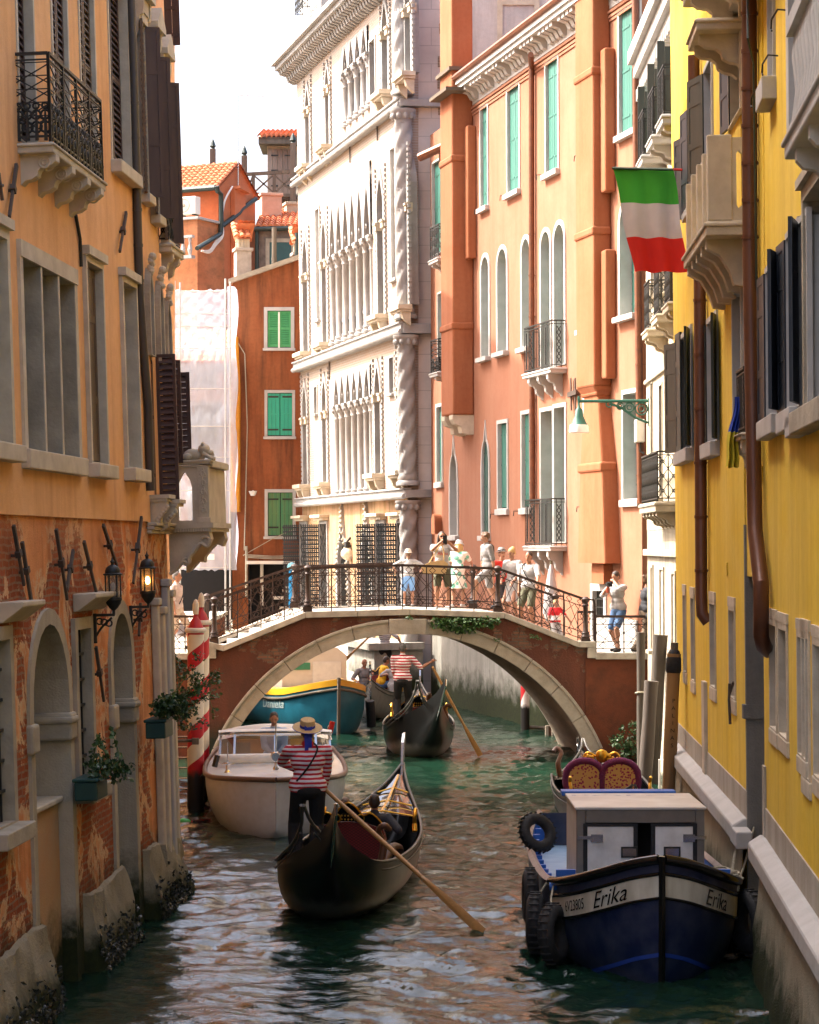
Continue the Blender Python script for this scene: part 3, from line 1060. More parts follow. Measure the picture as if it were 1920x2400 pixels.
# carved balcony box
def carved_balcony():
 ub = L.uv(390, 1235)[0]
 vt = L.uv(390, 1228)[1]
 pj = L.wfor(ub, vt, 499)
 LEN = 1.7
 s = MB()
 s.box((ub, vt - .07, .02), (ub + LEN, vt, pj))
 s.box((ub + .02, vt - .12, .02), (ub + LEN, vt - .072, pj - .03))
 for k in range(16):
  s.box((ub - .012, vt - .115, .04 + (pj - .08) * k / 16), (ub + .018, vt - .075, .04 + (pj - .08) * (k + .5) / 16))
 root = s.build("carved_balcony", STONE, neigh)
 # scrolled bracket under it
 s = MB()
 prof = [(0, 0), (pj * .86, 0), (pj * .90, -.1), (pj * .82, -.2), (pj * .68, -.16), (pj * .55, -.24), (pj * .42, -.34), (pj * .40, -.42), (pj * .28, -.40), (pj * .1, -.52), (0, -.56)]
 for uu in (ub + .06, ub + LEN - .3):
  s.prism(prof, uu, uu + .26, lambda a, b, h: (h, vt - .122 + b, .02 + a))
 rp = [(ub + .045, vt - .12 + b, .02 + a) for a, b in prof[2:]]
 s.tube(catmull(rp, 5), .026, 6)
 s.ring((ub + .045, vt - .25, .02 + pj * .78), (1, 0, 0), .06, .02, 14, 6)
 s.ring((ub + .045, vt - .52, .02 + pj * .36), (1, 0, 0), .045, .016, 14, 6)
 s.build("console", STONE, root, smooth=45)
 h = L.uv(480, 1076, pj * .9)[1] - vt
 # side screen with a pointed opening and a carved pier at the corner
 w0, w1, wp = .05, pj - .2, pj - .05
 s = MB()
 wa, wb = .16, pj - .28
 hole = outline(wa, wb, .04, h * .82, 'gothic')
 P = [[Vector((a, b, 0)) for a, b in ((.02, 0), (w1, 0), (w1, h - .1), (.02, h - .1))], [Vector((a, b, 0)) for a, b in hole]]
 fl = [q for l in P for q in l]
 tr = [tuple(t) for t in tessellate_polygon(P)]
 for uu in (ub + .06, ub + .14):
  s.add([(uu, vt + q.y, q.x) for q in fl], tr)
 n = len(hole)
 s.add([(ub + .06, vt + b, a) for a, b in hole] + [(ub + .14, vt + b, a) for a, b in hole], [(i, (i + 1) % n, (i + 1) % n + n, i + n) for i in range(n)])
 s.build("side_screen", STONE, root, recalc=False)
 s = MB()
 s.box((ub + .04, vt, w1), (ub + .2, vt + h - .1, wp))
 s.box((ub + .02, vt + .0, w1 - .02), (ub + .22, vt + .07, wp + .02))
 for (a, b) in ((.1, 0), (.06, .03), (.03, .05)):
  s.box((ub + .04 - b, vt + h - a, .02), (ub + .2 + b, vt + h - a + .031, wp + b))
 # relief of scrolls on the pier
 cx = (w1 + wp) / 2
 for k in range(5):
  y = vt + .14 + k * h * .145
  sg = -1 if k % 2 else 1
  s.tube([(ub + .036, y + .05 * sin(q * .8) + q * .008, cx + sg * .045 * cos(q * .8) * (1 - q / 12)) for q in range(10)], .010, 5)
  s.ell((ub + .036, y + .03, cx - sg * .03), (.012, .022, .018), 6)
 s.box((ub + .036, vt + .72 * h, w1 + .02), (ub + .05, vt + .73 * h, wp - .02))
 s.build("carved_pier", STONE, root, smooth=45)
 s = MB()
 s.box((ub + .2, vt, wp - .12), (ub + LEN, vt + h - .1, wp - .02))
 s.box((ub + .2, vt + h - .1, wp - .14), (ub + LEN, vt + h, wp + .04))
 s.build("front_parapet", STONE, root)
 # crouching lions on the corner
 for k, (du, sc) in enumerate(((.12, 1.0), (.42, .8))):
  s = MB()
  c = Vector((ub + du, vt + h, wp - .12))
  s.ell(c + Vector((0, .075, -.09)) * sc, (.08 * sc, .085 * sc, .13 * sc), 12)
  s.ell(c + Vector((0, .14, .06)) * sc, (.085 * sc, .085 * sc, .085 * sc), 12)
  s.ell(c + Vector((0, .10, .14)) * sc, (.045 * sc, .04 * sc, .055 * sc), 10)
  for sg in (-1, 1):
   s.ell(c + Vector((sg * .055, .21, .05)) * sc, (.02 * sc, .035 * sc, .02 * sc), 8)
   s.tube([c + Vector((sg * .06, .09, .05)) * sc, c + Vector((sg * .06, .02, .16)) * sc, c + Vector((sg * .06, .015, .2)) * sc], [.035 * sc, .026 * sc, .028 * sc], 7)
   s.ell(c + Vector((sg * .07, .05, -.16)) * sc, (.04 * sc, .05 * sc, .07 * sc), 8)
  s.build("stone_lion", STONE, root, smooth=60)
 # two carved corbel shelves in front of it
 for (xa, xr, yt, du) in ((347, 396, 1160, .0), (358, 421, 1172, .16)):
  uu, vv = L.uv(xa, yt)
  pp = L.wfor(uu, vv, xr)
  s = MB()
  s.box((uu, vv - .05, .02), (uu + .5, vv, pp))
  s.box((uu + .01, vv - .09, .02), (uu + .49, vv - .052, pp - .03))
  pr = [(0, -.09), (pp * .8, -.09), (pp * .74, -.2), (pp * .5, -.27), (pp * .46, -.36), (pp * .2, -.42), (0, -.44)]
  s.prism(pr, uu + .03, uu + .2, lambda a, b, h: (h, vv + b, .02 + a))
  for q in range(6):
   s.ell((uu + .03, vv - .16 - q * .035, .05 + pp * (.7 - q * .1)), (.02, .035, .03), 7)
  s.build("corbel", STONE, root, smooth=45)
 uu, vv = L.uv(343, 1224)
 s = MB()
 for k in range(3):
  s.box((uu, vv - .05 - k * .05, .0), (ub + .3, vv - k * .05 - .004, .14 - k * .035))
 s.build("string_course", STONE, root)
carved_balcony()
# ---------------------------------------------------------------- right bank: the two yellow houses
YEL = plaster("yellow_plaster", (.80, .545, .045), (.82, .60, .12), (.54, .33, .03), .6, .75, bump=.2)
DADO = mat("roughcast_dado", (.46, .42, .35), .9, (.30, .26, .19), 2.2, .8, bump=.5, bscale=60, stretch=(1, .3, 1))
QUAYS = plaster("quay_stone", (.30, .27, .20), (.36, .33, .24), (.16, .15, .10), .5, .7, algae=.85, bump=.9)
Y1 = Fac((2.15, 0, 0), (-.0691, -1), -.008)
Y2 = Fac((4.39, 38.3, 0), (-.038, -1), -.010)
def base_of(F, par, u0, u1, vm, vd, end=None):
 """roughcast dado, stone moulding and rough footing of a canal wall"""
 s = MB()
 s.box((u0, vm - .2, .002), (u1, vd, .018))
 s.build("dado", DADO, par)
 s = MB()
 s.prism([(.0, .10), (.06, .095), (.18, .02), (.19, .0), (.19, -.17), (.15, -.20), (0, -.20)], u0, u1, lambda a, b, h: (h, vm + b, a))
 s.build("stone_moulding", WSTONE, par, smooth=25)
 rnd = random.Random(int(u1 * 10))
 n = int((u1 - u0) / .25)
 rows = []
 for w, vv in ((.06, vm - .19), (.09, .8), (.12, .45), (.16, .2), (.2, -.4)):
  rows.append([(u0 + (u1 - u0) * i / n, vv, w + rnd.uniform(-.015, .02) * (2 if vv < .5 else 1)) for i in range(n + 1)])
 s = MB()
 s.grid(rows)
 s.build("footing", QUAYS, par, smooth=40)
yel = thing("near_yellow_house", "bright yellow house filling the right edge, with a thick brown drainpipe", "house", M=Y1.M)
uY0 = Y1.uv(1788, 1275)[0]
uY1 = -9.0
vm1 = 1.39
vd1 = Y1.uv(1805, 1904)[1]
def w1(xl, xr, yt, yb, **k):
 return window(Y1, yel, Y1.rect(xl, xr, yt, yb), None, **k)
# small stone-framed openings low on the wall
for (xl, xr, yt, yb) in ((1808, 1822, 1463, 1700), (1829, 1847, 1473, 1716), (1874, 1891, 1492, 1763), (1911, 1935, 1510, 1812)):
 w1(xl, xr, yt, yb, fw=.07, proud=.02, depth=.16, frame=STONE, fill='glass', lintel=.1, sill=.16, sillp=.006, sillm=STONE)
w1(1896, 1960, 470, 960, fw=.12, proud=.05, depth=.30, frame=GSTONE, fill='glass', sill=.2, sillp=.12, lintel=.08)
wa = w1(1801, 1834, 640, 985, fw=.06, proud=.03, depth=.12, frame=WSTONE, fill='panel', fm=NAVYP, sill=.2, sillp=.1)
wb = w1(1850, 1878, 560, 965, fw=.06, proud=.03, depth=.12, frame=WSTONE, fill='panel', fm=NAVYP, sill=.2, sillp=.1)
for wo, xl, xr, yt, yb in ((wa, 1801, 1834, 640, 985), (wb, 1850, 1878, 560, 965)):
 u0, u1, v0, v1 = Y1.rect(xl, xr, yt, yb)
 side_leaf(Y1, wo, u0, v0, v1, .55, 1782 if xl < 1840 else 1840, 'panel', NAVYP, 1)
 side_leaf(Y1, wo, u1, v0, v1, .5, xl + 2, 'panel', NAVYP, -1)
w1(1805, 1817, -120, 205, fw=.05, proud=.03, depth=.12, frame=WSTONE, fill='panel', fm=WPAINT, sill=.24, sillp=.12)
bw = w1(1862, 1990, -300, 300, fw=.25, proud=.06, depth=.4, frame=WSTONE, fill='glass', sill=0)
for uu in (-21.5, -18.5, -15.5):
 window(Y1, yel, (uu, uu + .55, 2.6, 3.85), None, fw=.07, proud=.02, depth=.16, frame=STONE, fill='glass', lintel=.1, sill=.16, sillp=.006)
 window(Y1, yel, (uu - .2, uu + .8, 5.9, 7.6), None, fw=.06, proud=.03, depth=.12, frame=WSTONE, fill='panel', fm=NAVYP, sill=.2)
wall(Y1, yel, [(uY0, -.8), (uY1, -.8), (uY1, 10.9), (uY0, 10.9)], YEL)
mass(Y1, yel, uY0, uY1, -1, 10.9, 8, YEL)
s = MB()
s.box((uY0 - .2, 10.9, -8.2), (uY1, 11.1, .5))
s.build("roof_edge", GSTONE, yel)
base_of(Y1, yel, uY0, uY1, vm1, vd1)
s = MB()
s.box((uY0, vm1, .002), (uY0 + .25, vd1 + .45, .03))
s.build("corner_stone", DADO, yel)
ub = Y1.uv(1846, 350)[0]
pb = .42
vb = Y1.uv(1838, 327, pb)[1]
ub = Y1.uv(1838, 327, pb)[0]
bo = balcony(Y1, yel, ub, ub + 4, vb, pb, th=.16, nc=4, ch=.42, cw=.12, rh=0, stone=WSTONE)
s = MB()
for k in range(16):
 s.lathe([(.05, 0), (.075, .12), (.045, .35), (.07, .62), (.05, .8)], 8, (ub + .15 + k * .24, vb, pb - .12), (0, 1, 0))
s.build("baluster", WSTONE, bo, smooth=50)
s = MB()
s.box((ub, vb + .8, pb - .22), (ub + 4, vb + .92, pb - .02))
s.build("handrail", WSTONE, bo)
def on1(px, py, w, F=None):
 F = F or Y1
 u, v = F.uv(px, py, w)
 return (u, v, w)
pipe(yel, [on1(1756, -100, .12), on1(1758, 600, .12), on1(1768, 1150, .12), on1(1770, 1245, .12), on1(1784, 1370, .12), on1(1784, 1490, .12), on1(1789, 1512, .09), on1(1800, 1524, .02)], .085, BPIPE, clamps=8)
s = MB()
pts = [on1(1752, -50, .15), on1(1753, 90, .2), on1(1766, 150, .1), on1(1775, 800, .05), on1(1778, 1250, .05), on1(1788, 1400, .05), on1(1792, 1470, .03)]
s.tube(pts, .012, 5)
s.build("cable", DKPIPE, yel)
s = MB()
for k in range(7):
 a = Y1.uv(1789, 1095 + k * 5)
 s.box((a[0] - .14, a[1] - .012, .0), (a[0] + .14, a[1] + .012, .025))
s.build("vent_grille", YEL, yel)
# iron hooks on the wall
for (px, py) in ((1793, 222), (1778, 265), (1820, 145), (1843, 40)):
 u, v = Y1.uv(px, py)
 s = MB()
 s.tube([(u + .2, v + .02, 0), (u + .2, v + .03, .1), (u, v - .02, .14), (u - .06, v - .1, .14), (u, v - .13, .14)], .010, 5)
 s.build("hook", IRON, yel)
far = thing("far_yellow_house", "yellow house with a large stone balcony behind the near yellow house", "house", M=Y2.M)
u2a, u2b = 0.0, Y2.uv(1746, 1275)[0]
vd2 = Y2.uv(1592, 1695)[1]
def w2(xl, xr, yt, yb, **k):
 return window(Y2, far, Y2.rect(xl, xr, yt, yb), None, **k)
for (xl, xr, yt, yb) in ((1604, 1609, 1395, 1570), (1622, 1629, 1402, 1590), (1667, 1678, 1415, 1604), (1712, 1724, 1430, 1630)):
 w2(xl, xr, yt, yb, fw=.05, proud=.02, depth=.14, frame=STONE, fill='glass', lintel=.12, sill=.18, sillp=.006)
ga = w2(1596, 1624, 800, 1060, fw=.07, proud=.03, depth=.15, frame=WSTONE, fill='glass', sill=.2, sillp=.1)
gb = w2(1662, 1684, 760, 1040, fw=.07, proud=.03, depth=.15, frame=WSTONE, fill='glass', sill=.2, sillp=.1)
gc = w2(1722, 1742, 695, 1010, fw=.05, proud=.03, depth=.15, frame=WSTONE, fill='panel', fm=DKGREENP, sill=0)
u0, u1, v0, v1 = Y2.rect(1596, 1624, 800, 1060)
side_leaf(Y2, ga, u0, v0, v1, .6, 1560, 'panel', DKGREENP, 1)
side_leaf(Y2, ga, u0 + .45, v0, v1 + .12, .6, 1586, 'panel', DKGREENP, 1)
open_leaf(Y2, ga, u1 + .03, v0, v1, .45, 168, 'panel', DKGREENP, .05, -1)
u0, u1, v0, v1 = Y2.rect(1662, 1684, 760, 1040)
side_leaf(Y2, gb, u0, v0, v1, .5, 1653, 'panel', DKGREENP, 1)
open_leaf(Y2, gb, u1, v0, v1, .4, 168, 'panel', DKGREENP, .03, -1)
# door to the stone balcony, with dark shutters
gd = w2(1716, 1742, 30, 300, fw=.1, proud=.05, depth=.12, frame=STONE, fill='panel', fm=NAVYP, sill=0)
u0, u1, v0, v1 = Y2.rect(1716, 1742, 30, 300)
side_leaf(Y2, gd, u0, v0, v1, .6, 1690, 'panel', NAVYP, 1)
ge = w2(1655, 1672, 170, 395, fw=.06, proud=.03, depth=.12, frame=WSTONE, fill='panel', fm=DKGREENP, sill=.12)
u0, u1, v0, v1 = Y2.rect(1655, 1672, 170, 395)
side_leaf(Y2, ge, u0, v0 - .1, v1, .6, 1614, 'panel', DKGREENP, 1)
gf = w2(1618, 1634, 255, 500, fw=.06, proud=.03, depth=.12, frame=WSTONE, fill='panel', fm=NAVYP, sill=.12)
u0, u1, v0, v1 = Y2.rect(1618, 1634, 255, 500)
side_leaf(Y2, gf, u0, v0, v1, .5, 1597, 'panel', NAVYP, 1)
side_leaf(Y2, gf, u0 - .5, v0, v1 - .3, .5, 1582, 'panel', NAVYP, 1)
H2 = 14.2
wall(Y2, far, [(u2a, -.8), (u2b, -.8), (u2b, H2), (u2a, H2)], YEL)
mass(Y2, far, u2a, u2b, -1, H2, 7, YEL)
s = MB()
s.box((u2a - .1, H2, -7.2), (u2b + 1.3, H2 + .2, .5))
s.build("roof_edge", GSTONE, far)
base_of(Y2, far, u2a, u2b + .05, vm1, vd2)
# grey stone pier of the water gate, and the wall over the gate
s = MB()
s.box((u2b - .02, -.6, -.5), (u2b + .10, Y2.uv(1746, 1230)[1], .012))
s.box((u2b - .05, Y2.uv(1746, 1680)[1], -.5), (u2b + .13, Y2.uv(1746, 1648)[1], .05))
s.build("gate_pier", plaster("gate_stone", (.17, .165, .15), (.25, .24, .215), (.08, .08, .07), .6, .7, bump=.6), far)
s = MB()
s.box((u2b + .1, Y2.uv(1746, 1290)[1] - .3, -.5), (u2b + 2.2, H2 - .01, -.012))
s.build("gate_lintel", YEL, far)
s = MB()
s.box((u2b + .1, -.6, -1.6), (u2b + 2.2, 4.6, -1.3))
s.build("gate_recess", DARK, far)
s = MB()
s.box((u2b - .2, vm1 - .2, .0), (u2b + .55, vm1, .19))
s.build("gate_step", WSTONE, far)
# pilaster strip under the second drain pipe
uu = Y2.uv(1655, 1500)[0]
s = MB()
s.box((uu - .28, vm1 + .05, .0), (uu + .12, Y2.uv(1655, 1597)[1], .05))
s.build("pilaster", STONE, far)
pipe(far, [on1(1626, 130, .1, Y2), on1(1627, 300, .1, Y2), on1(1640, 640, .1, Y2), on1(1644, 1400, .1, Y2), on1(1646, 1440, .1, Y2), on1(1660, 1458, .02, Y2)], .085, BPIPE, clamps=6)
# stone balcony
pj = Y2.wfor(Y2.uv(1720, 560)[0], Y2.uv(1720, 560)[1], 1602)
ub0 = Y2.uv(1602, 608, .5)[0]
PB = .50
ub0, vbb = Y2.uv(1602, 590, PB)
ub1 = Y2.uv(1655, 517, PB)[0]
vbb = Y2.uv(1655, 517, PB)[1]
sb = balcony(Y2, far, ub0, ub1, vbb, PB, th=.17, nc=0, rh=0, stone=STONE)
s = MB()
nb = 5
for k in range(nb):
 u = ub0 + (ub1 - ub0) * (k + .3) / nb
 s.prism([(0, 0), (PB * .93, 0), (PB * .93, -.10), (PB * .62, -.18), (PB * .40, -.36), (PB * .30, -.52), (0, -.54)], u - .09, u + .09, lambda a, b, h: (h, vbb - .17 + b, a))
s.build("console", STONE, sb, smooth=40)
s = MB()
HB = Y2.uv(1665, 292, PB)[1] - vbb
s.box((ub1 - .12, vbb, PB - .30), (ub1, vbb + HB, PB - .02))
s.build("parapet_pier", STONE, sb)
s = MB()
n = 5
for k in range(n):
 u = ub0 + (ub1 - .14 - ub0) * k / (n - 1)
 s.box((u - .05, vbb, PB - .16), (u + .05, vbb + HB * .93, PB - .04))
s.build("parapet_upright", STONE, sb)
s = MB()
a, b = .02, PB - .282
slot = [[(a, 0), (b, 0), (b, HB * .97), (a, HB * .97)]]
for c in (.08,):
 slot.append([(c, .18), (c + .05, .14), (c + .07, .18), (c + .07, HB * .78), (c + .045, HB * .82), (c, HB * .78)])
P = [[Vector((x, y, 0)) for x, y in l] for l in slot]
fl = [q for l in P for q in l]
tr = [tuple(t) for t in tessellate_polygon(P)]
for uu in (ub1 - .02, ub1 - .10):
 s.add([(uu, vbb + q.y, q.x) for q in fl], tr)
s.build("parapet_side", STONE, sb, recalc=False)
# upper balcony slab seen from below at the top of the frame, and a small one beyond it
for (xl, xr, yt, nc_) in ((1600, 1660, -8, 2), (1612, 1632, 95, 1)):
 u0_, v0_ = Y2.uv(xl, yt, .55)
 u1_ = Y2.uv(xr, yt - 60, .55)[0]
 balcony(Y2, far, u0_, u1_, v0_, .55, th=.14, nc=nc_ + 1, ch=.4, cw=.14, rh=0)
# small iron balcony where the blue and yellow flag hangs
uf0, vf0 = Y2.uv(1728, 1020, .16)
ib = balcony(Y2, far, uf0 - .2, uf0 + .75, vf0, .19, th=.08, nc=2, ch=.4, cw=.14, rh=.72, pattern='bars')
s = MB()
u, v = Y2.uv(1720, 1640)
s.tube([(u, v + .2, .05), (u + .02, v, .06), (u + .03, v - .3, .05)], .02, 6)
s.tube([(u, v + .22, .0), (u - .08, v + .05, .05)], .018, 6)
s.build("mooring_chain", RUST, far)
for (px, py) in ((1705, 1320),):
 s = MB()
 for k in range(6):
  a = Y2.uv(px, py + k * 5)
  s.box((a[0] - .1, a[1] - .01, .0), (a[0] + .1, a[1] + .01, .02))
 s.build("vent_grille", YEL, far)
# ---------------------------------------------------------------- cream house beyond, at the bridge foot
CREAM = plaster("cream_plaster", (.46, .40, .29), (.50, .46, .36), (.30, .26, .19), .5, .5)
PEEL = plaster("peeling_cream_plaster", (.36, .32, .245), (.43, .39, .31), (.15, .135, .11), .7, .8, bump=.6)
C = Fac((5.20, 51.2, 0), (-.009, -1), -.004)
crm = thing("cream_house", "narrow cream house with stepped iron balconies between the orange and yellow houses", "house", M=C.M)
uc1 = 8.5
for (xl, xr, yt, yb) in ((1527, 1531, 900, 1170), (1547, 1553, 905, 1165), (1528, 1533, 570, 700), (1550, 1556, 570, 690), (1573, 1578, 560, 680), (1527, 1531, 1330, 1520), (1548, 1556, 1335, 1540), (1576, 1583, 1345, 1520)):
 window(C, crm, C.rect(xl, xr, yt, yb), None, fw=.06, proud=.02, depth=.1, frame=GSTONE, fill='glass', sill=.08)
v6 = C.uv(1540, 1275)[1]
for (xl, xr, yt, yb) in ((1524, 1534, 150, 420), (1541, 1552, 100, 370), (1562, 1573, 40, 300)):
 wo = window(C, crm, C.rect(xl, xr, yt, yb), None, fw=.06, proud=.02, depth=.08, frame=WSTONE, fill='plank', fm=TEALP, fd=.0, sill=0)
wall(C, crm, [(0, 5.0), (uc1, 5.0), (uc1, 15.5), (0, 15.5)], CREAM)
wall(C, crm, [(0, -.5), (uc1, -.5), (uc1, 5.0), (0, 5.0)], PEEL, w=-.01)
mass(C, crm, 0, uc1, -1, 15.5, 4, CREAM)
s = MB()
for k in range(3):
 s.box((-.15 - .06 * k, 15.5 - .9 + .3 * k, -.1), (uc1, 15.5 - .62 + .3 * k, .12 + .12 * k))
for k in range(24):
 s.box((k * .35, 14.35, .0), (k * .35 + .16, 14.6, .2))
s.build("cornice", WSTONE, crm)
s = MB()
yv = C.uv(1540, 1290)[1]
s.box((-.04, yv - .12, -.01), (uc1, yv + .02, .09))
yv = C.uv(1525, 890)[1]
s.box((0, yv - .05, -.01), (uc1, yv + .04, .06))
s.build("string_course", GSTONE, crm)
# balconies: three high, three in the middle, one low
for (px, py, hr, pat, lab) in ((1505, 790, .95, 'cross', 0), (1527, 757, .95, 'cross', 0), (1552, 730, .95, 'cross', 0)):
 u0, v0 = C.uv(px, py - 10, .42)
 balcony(C, crm, u0, u0 + 1.1, v0, .42, th=.16, nc=2, ch=.3, cw=.2, rh=hr, pattern=pat)
for (px, py) in ((1493, 395), (1515, 350), (1538, 305)):
 u0, v0 = C.uv(px, py - 12, .5)
 bo = balcony(C, crm, u0, u0 + 1.15, v0, .5, th=.18, nc=2, ch=.3, cw=.2, rh=0, stone=WSTONE)
 s = MB(Matrix.Translation((u0 + .04, v0, .05)))
 for k in range(3):
  s.box((-.02, 0, .145 * k), (.02, 1.35 + .1 * k, .145 * k + .14))
 s.build("windbreak_boards", DKGREENP, bo)
 iron_rail(C, bo, u0 + .06, u0 + 1.1, v0, .46, .9, 'bars', IRON)
u0, v0 = C.uv(1499, 1182, .45)
balcony(C, crm, u0, u0 + 3.4, v0, .45, th=.2, nc=5, ch=.3, cw=.24, rh=.95, pattern='cross', stone=GSTONE)
# ---------------------------------------------------------------- orange house with the two chimney breasts
ORANGE = plaster("orange_plaster", (.315, .138, .082), (.35, .18, .115), (.24, .098, .052), .45, .7, bump=.2)
ORANGE_D = plaster("deep_orange_plaster", (.31, .108, .048), (.35, .15, .078), (.21, .066, .026), .5, .7, bump=.2)
PLINTH = plaster("canal_plinth", (.27, .26, .225), (.34, .33, .29), (.12, .12, .10), .7, .7, algae=1.3, bump=.6)
O = Fac((4.70, 53.9, 0), (.24, -1), -.004)
org = thing("orange_house", "tall salmon orange house with two chimney breasts, green shutters and a white cornice", "house", M=O.M)
uo0 = O.uv(1010, 700)[0]
uo1 = 2.0
def wo_(xl, xr, yt, yb, kind=None, **k):
 return window(O, org, O.rect(xl, xr, yt, yb), kind, frame=WSTONE, **k)
G = dict(fm=GREENP)
for (xl, xr, yt, yb) in ((1128, 1144, 256, 488), (1191, 1218, 212, 455), (1281, 1309, 150, 408), (1453, 1500, 32, 318)):
 wo_(xl, xr, yt, yb, fw=.09, proud=.03, depth=.12, fill='plank', fd=.07, sill=.14, sillp=.1, **G)
wo_(1366, 1371, 90, 362, fw=.09, proud=.03, depth=.3, fill='plank', sill=.14, **G)
for (xl, xr, yt, yb) in ((1130, 1147, 606, 838), (1168, 1189, 588, 826), (1225, 1243, 564, 815), (1270, 1291, 548, 868), (1301, 1324, 531, 858), (1366, 1372, 524, 772), (1455, 1492, 478, 742)):
 wo_(xl, xr, yt, yb, 'round', fw=.12, proud=.03, depth=.34, fill='plank', fd=.28, sill=.0 if xl in (1270, 1301) else .13, sillp=.14, **G)
for (xl, xr, yt, yb) in ((1056, 1073, 1030, 1254), (1131, 1147, 1000, 1254)):
 wo_(xl, xr, yt, yb, 'ogee', fw=.1, proud=.03, depth=.07 if xl > 1100 else .28, fill='plank', sill=.14, fm=mat("deep_green_paint", (.018, .07, .055), .5))
for (xl, xr, yt, yb, dp) in ((1169, 1190, 994, 1192, .11), (1225, 1243, 972, 1190, .10), (1270, 1297, 966, 1275, .42), (1301, 1326, 957, 1270, .3), (1372, 1388, 942, 1182, .5), (1463, 1496, 925, 1170, .34), (1025, 1037, 955, 1130, .1)):
 wo_(xl, xr, yt, yb, fw=.1, proud=.03, depth=dp, fill='plank', sill=.0 if xl in (1270, 1301) else .16, sillp=.06, **G)
for (xl, xr, yt, yb, hh) in ((1014, 1040, 385, 600, .1), (1027, 1041, 690, 870, .2)):
 wo_(xl, xr, yt, yb, fw=.05, proud=.02, depth=hh, fill='plank', sill=0, **G)
# barred street door
dg = wo_(1392, 1418, 1384, 1500, fw=.16, proud=.04, depth=.3, fill='grille', sill=0)
HO = O.uv(1200, 183)[1]
wall(O, org, [(uo0, 2.2), (uo1, 2.2), (uo1, HO), (uo0, HO)], ORANGE)
wall(O, org, [(uo0, -.6), (uo1, -.6), (uo1, 2.2), (uo0, 2.2)], PLINTH, w=.04)
mass(O, org, uo0, uo1, -1, HO, 6, ORANGE)
s = MB()
s.box((O.uv(1395, 1400)[0], 2.2, .003), (uo1 - .3, 3.0, .03))
s.build("whitewashed_base", WSTONE, org)
# cornice with brackets, gutter
s = MB()
uA_, uB_ = O.uv(1104, 240)[0], O.uv(1370, 60)[0]
for (a, b, h, w) in ((.0, .55, .12, .46), (.12, .42, .14, .52)):
 s.box((uA_ - .3, HO + a + .42, -.1), (uo1, HO + a + h + .42, w))
s.box((uA_ - .3, HO + .003, -.3), (uo1, HO + .42, .02))
cr = s.build("cornice", WSTONE, org)
s = MB()
n = 44
for k in range(n):
 u = uA_ + (uo1 - uA_) * k / n
 if k % 5 == 3:
  continue
 s.prism([(.02, 0), (.40, 0), (.40, -.1), (.2, -.16), (.12, -.3), (.02, -.34)], u, u + .22, lambda a, b, h: (h, HO + .42 + b, a))
s.build("dentil", WSTONE, cr)
s = MB()
for (dv, w) in ((-.06, .07), (-.16, .05), (-.24, .03)):
 s.box((uA_, HO + dv - .06, .003), (uo1, HO + dv, w))
s.build("moulding", ORANGE, org)
s = MB()
s.tube([(uA_ - .3, HO + .74, .52), (uo1, HO + .74, .52)], .1, 8)
s.build("gutter", COPPER, org, smooth=40)
tiles(org, (uA_ - .3, HO + .78, .5), (.22, 0, 0), (0, .10, -.38), int((uo1 - uA_) / .22), 12, mat("roof_tile", (.44, .15, .065), .85, (.26, .10, .05), 6, .8, bump=.4))
# chimney breasts
def breast(name, xf, xs, ytop, ybot, lip, par=org, ybase=None):
 """shaft projecting from the wall: xf..xs pixel columns of its side face"""
 u0, v0 = O.uv(xs, ybot)
 v1 = HO + 6 if ytop is None else O.uv(xs, ytop)[1]
 w = O.wfor(u0, v0 + 3, xf)
 u_ = u0 - 1.35
 s = MB()
 s.box((u_, v0, .0), (u0, v1, w))
 for y in lip:
  vv = O.uv((xf + xs) / 2, y, w / 2)[1]
  s.box((u_ - .04, vv, .0), (u0 + .04, vv + .2, w + .04))
 return s.build("chimney_breast", ORANGE_D, par), u_, u0, v0, v1, w
ch1, ca, cb, cv0, cv1, cw = breast("a", 1061, 1112, None, 972, (378, 772))
s = MB()
s.box((ca - .1, HO + .95, -.05), (cb + .1, HO + 1.05, cw + .1))
s.box((ca - .04, HO + .3, -.05), (cb + .5, HO + .4, cw + .3))
s.build("chimney_ledge", mat("mossy_ledge", (.12, .09, .06), .9), ch1)
s = MB()
pr = [(0, 0), (cw, 0), (cw, -.12), (cw * .86, -.26), (cw * .6, -.32), (cw * .55, -.5), (cw * .2, -.55), (0, -.55)]
for u in (ca + .02, cb - .45):
 s.prism(pr, u, u + .4, lambda a, b, h: (h, cv0 - .003 + b, a))
s.build("console", STONE, ch1, smooth=40)
s = MB()
s.box((cb + .003, O.uv(1108, 610)[1], .0), (cb + .34, O.uv(1108, 300)[1], .26))
s.build("flue_strip", ORANGE_D, ch1)
ch2, da, db, dv0, dv1, dw = breast("b", 1391, 1434, None, 905, (174, 550))
s = MB()
s.box((db + .003, O.uv(1430, 455)[1], .0), (db + .36, O.uv(1430, 120)[1], .26))
s.box((db + .003, O.uv(1430, 890)[1], .0), (db + .36, O.uv(1430, 590)[1], .26))
s.build("flue_strip", ORANGE_D, ch2)
s = MB()
v9 = O.uv(1440, 1320)[1]
vm = O.uv(1440, 1095)[1]
rows = []
for (v, e0, e1, w) in ((dv0, 0, 0, dw), (dv0 - .22, .18, .12, dw * .72), (vm, .05, -.35, dw * .85), (v9, -.1, -.6, dw * .9)):
 a, b = da + e0, db - e1
 rows.append([(a, v, 0), (a, v, w), (b, v, w), (b, v, 0)])
s.grid(rows)
s.box((da - .03, vm - .1, 0), (db + .38, vm + .12, dw * .95))
s.box((da + .1, O.uv(1440, 925)[1], 0), (db - .05, O.uv(1440, 912)[1] + .12, dw * .84))
s.build("flared_base", ORANGE_D, ch2)
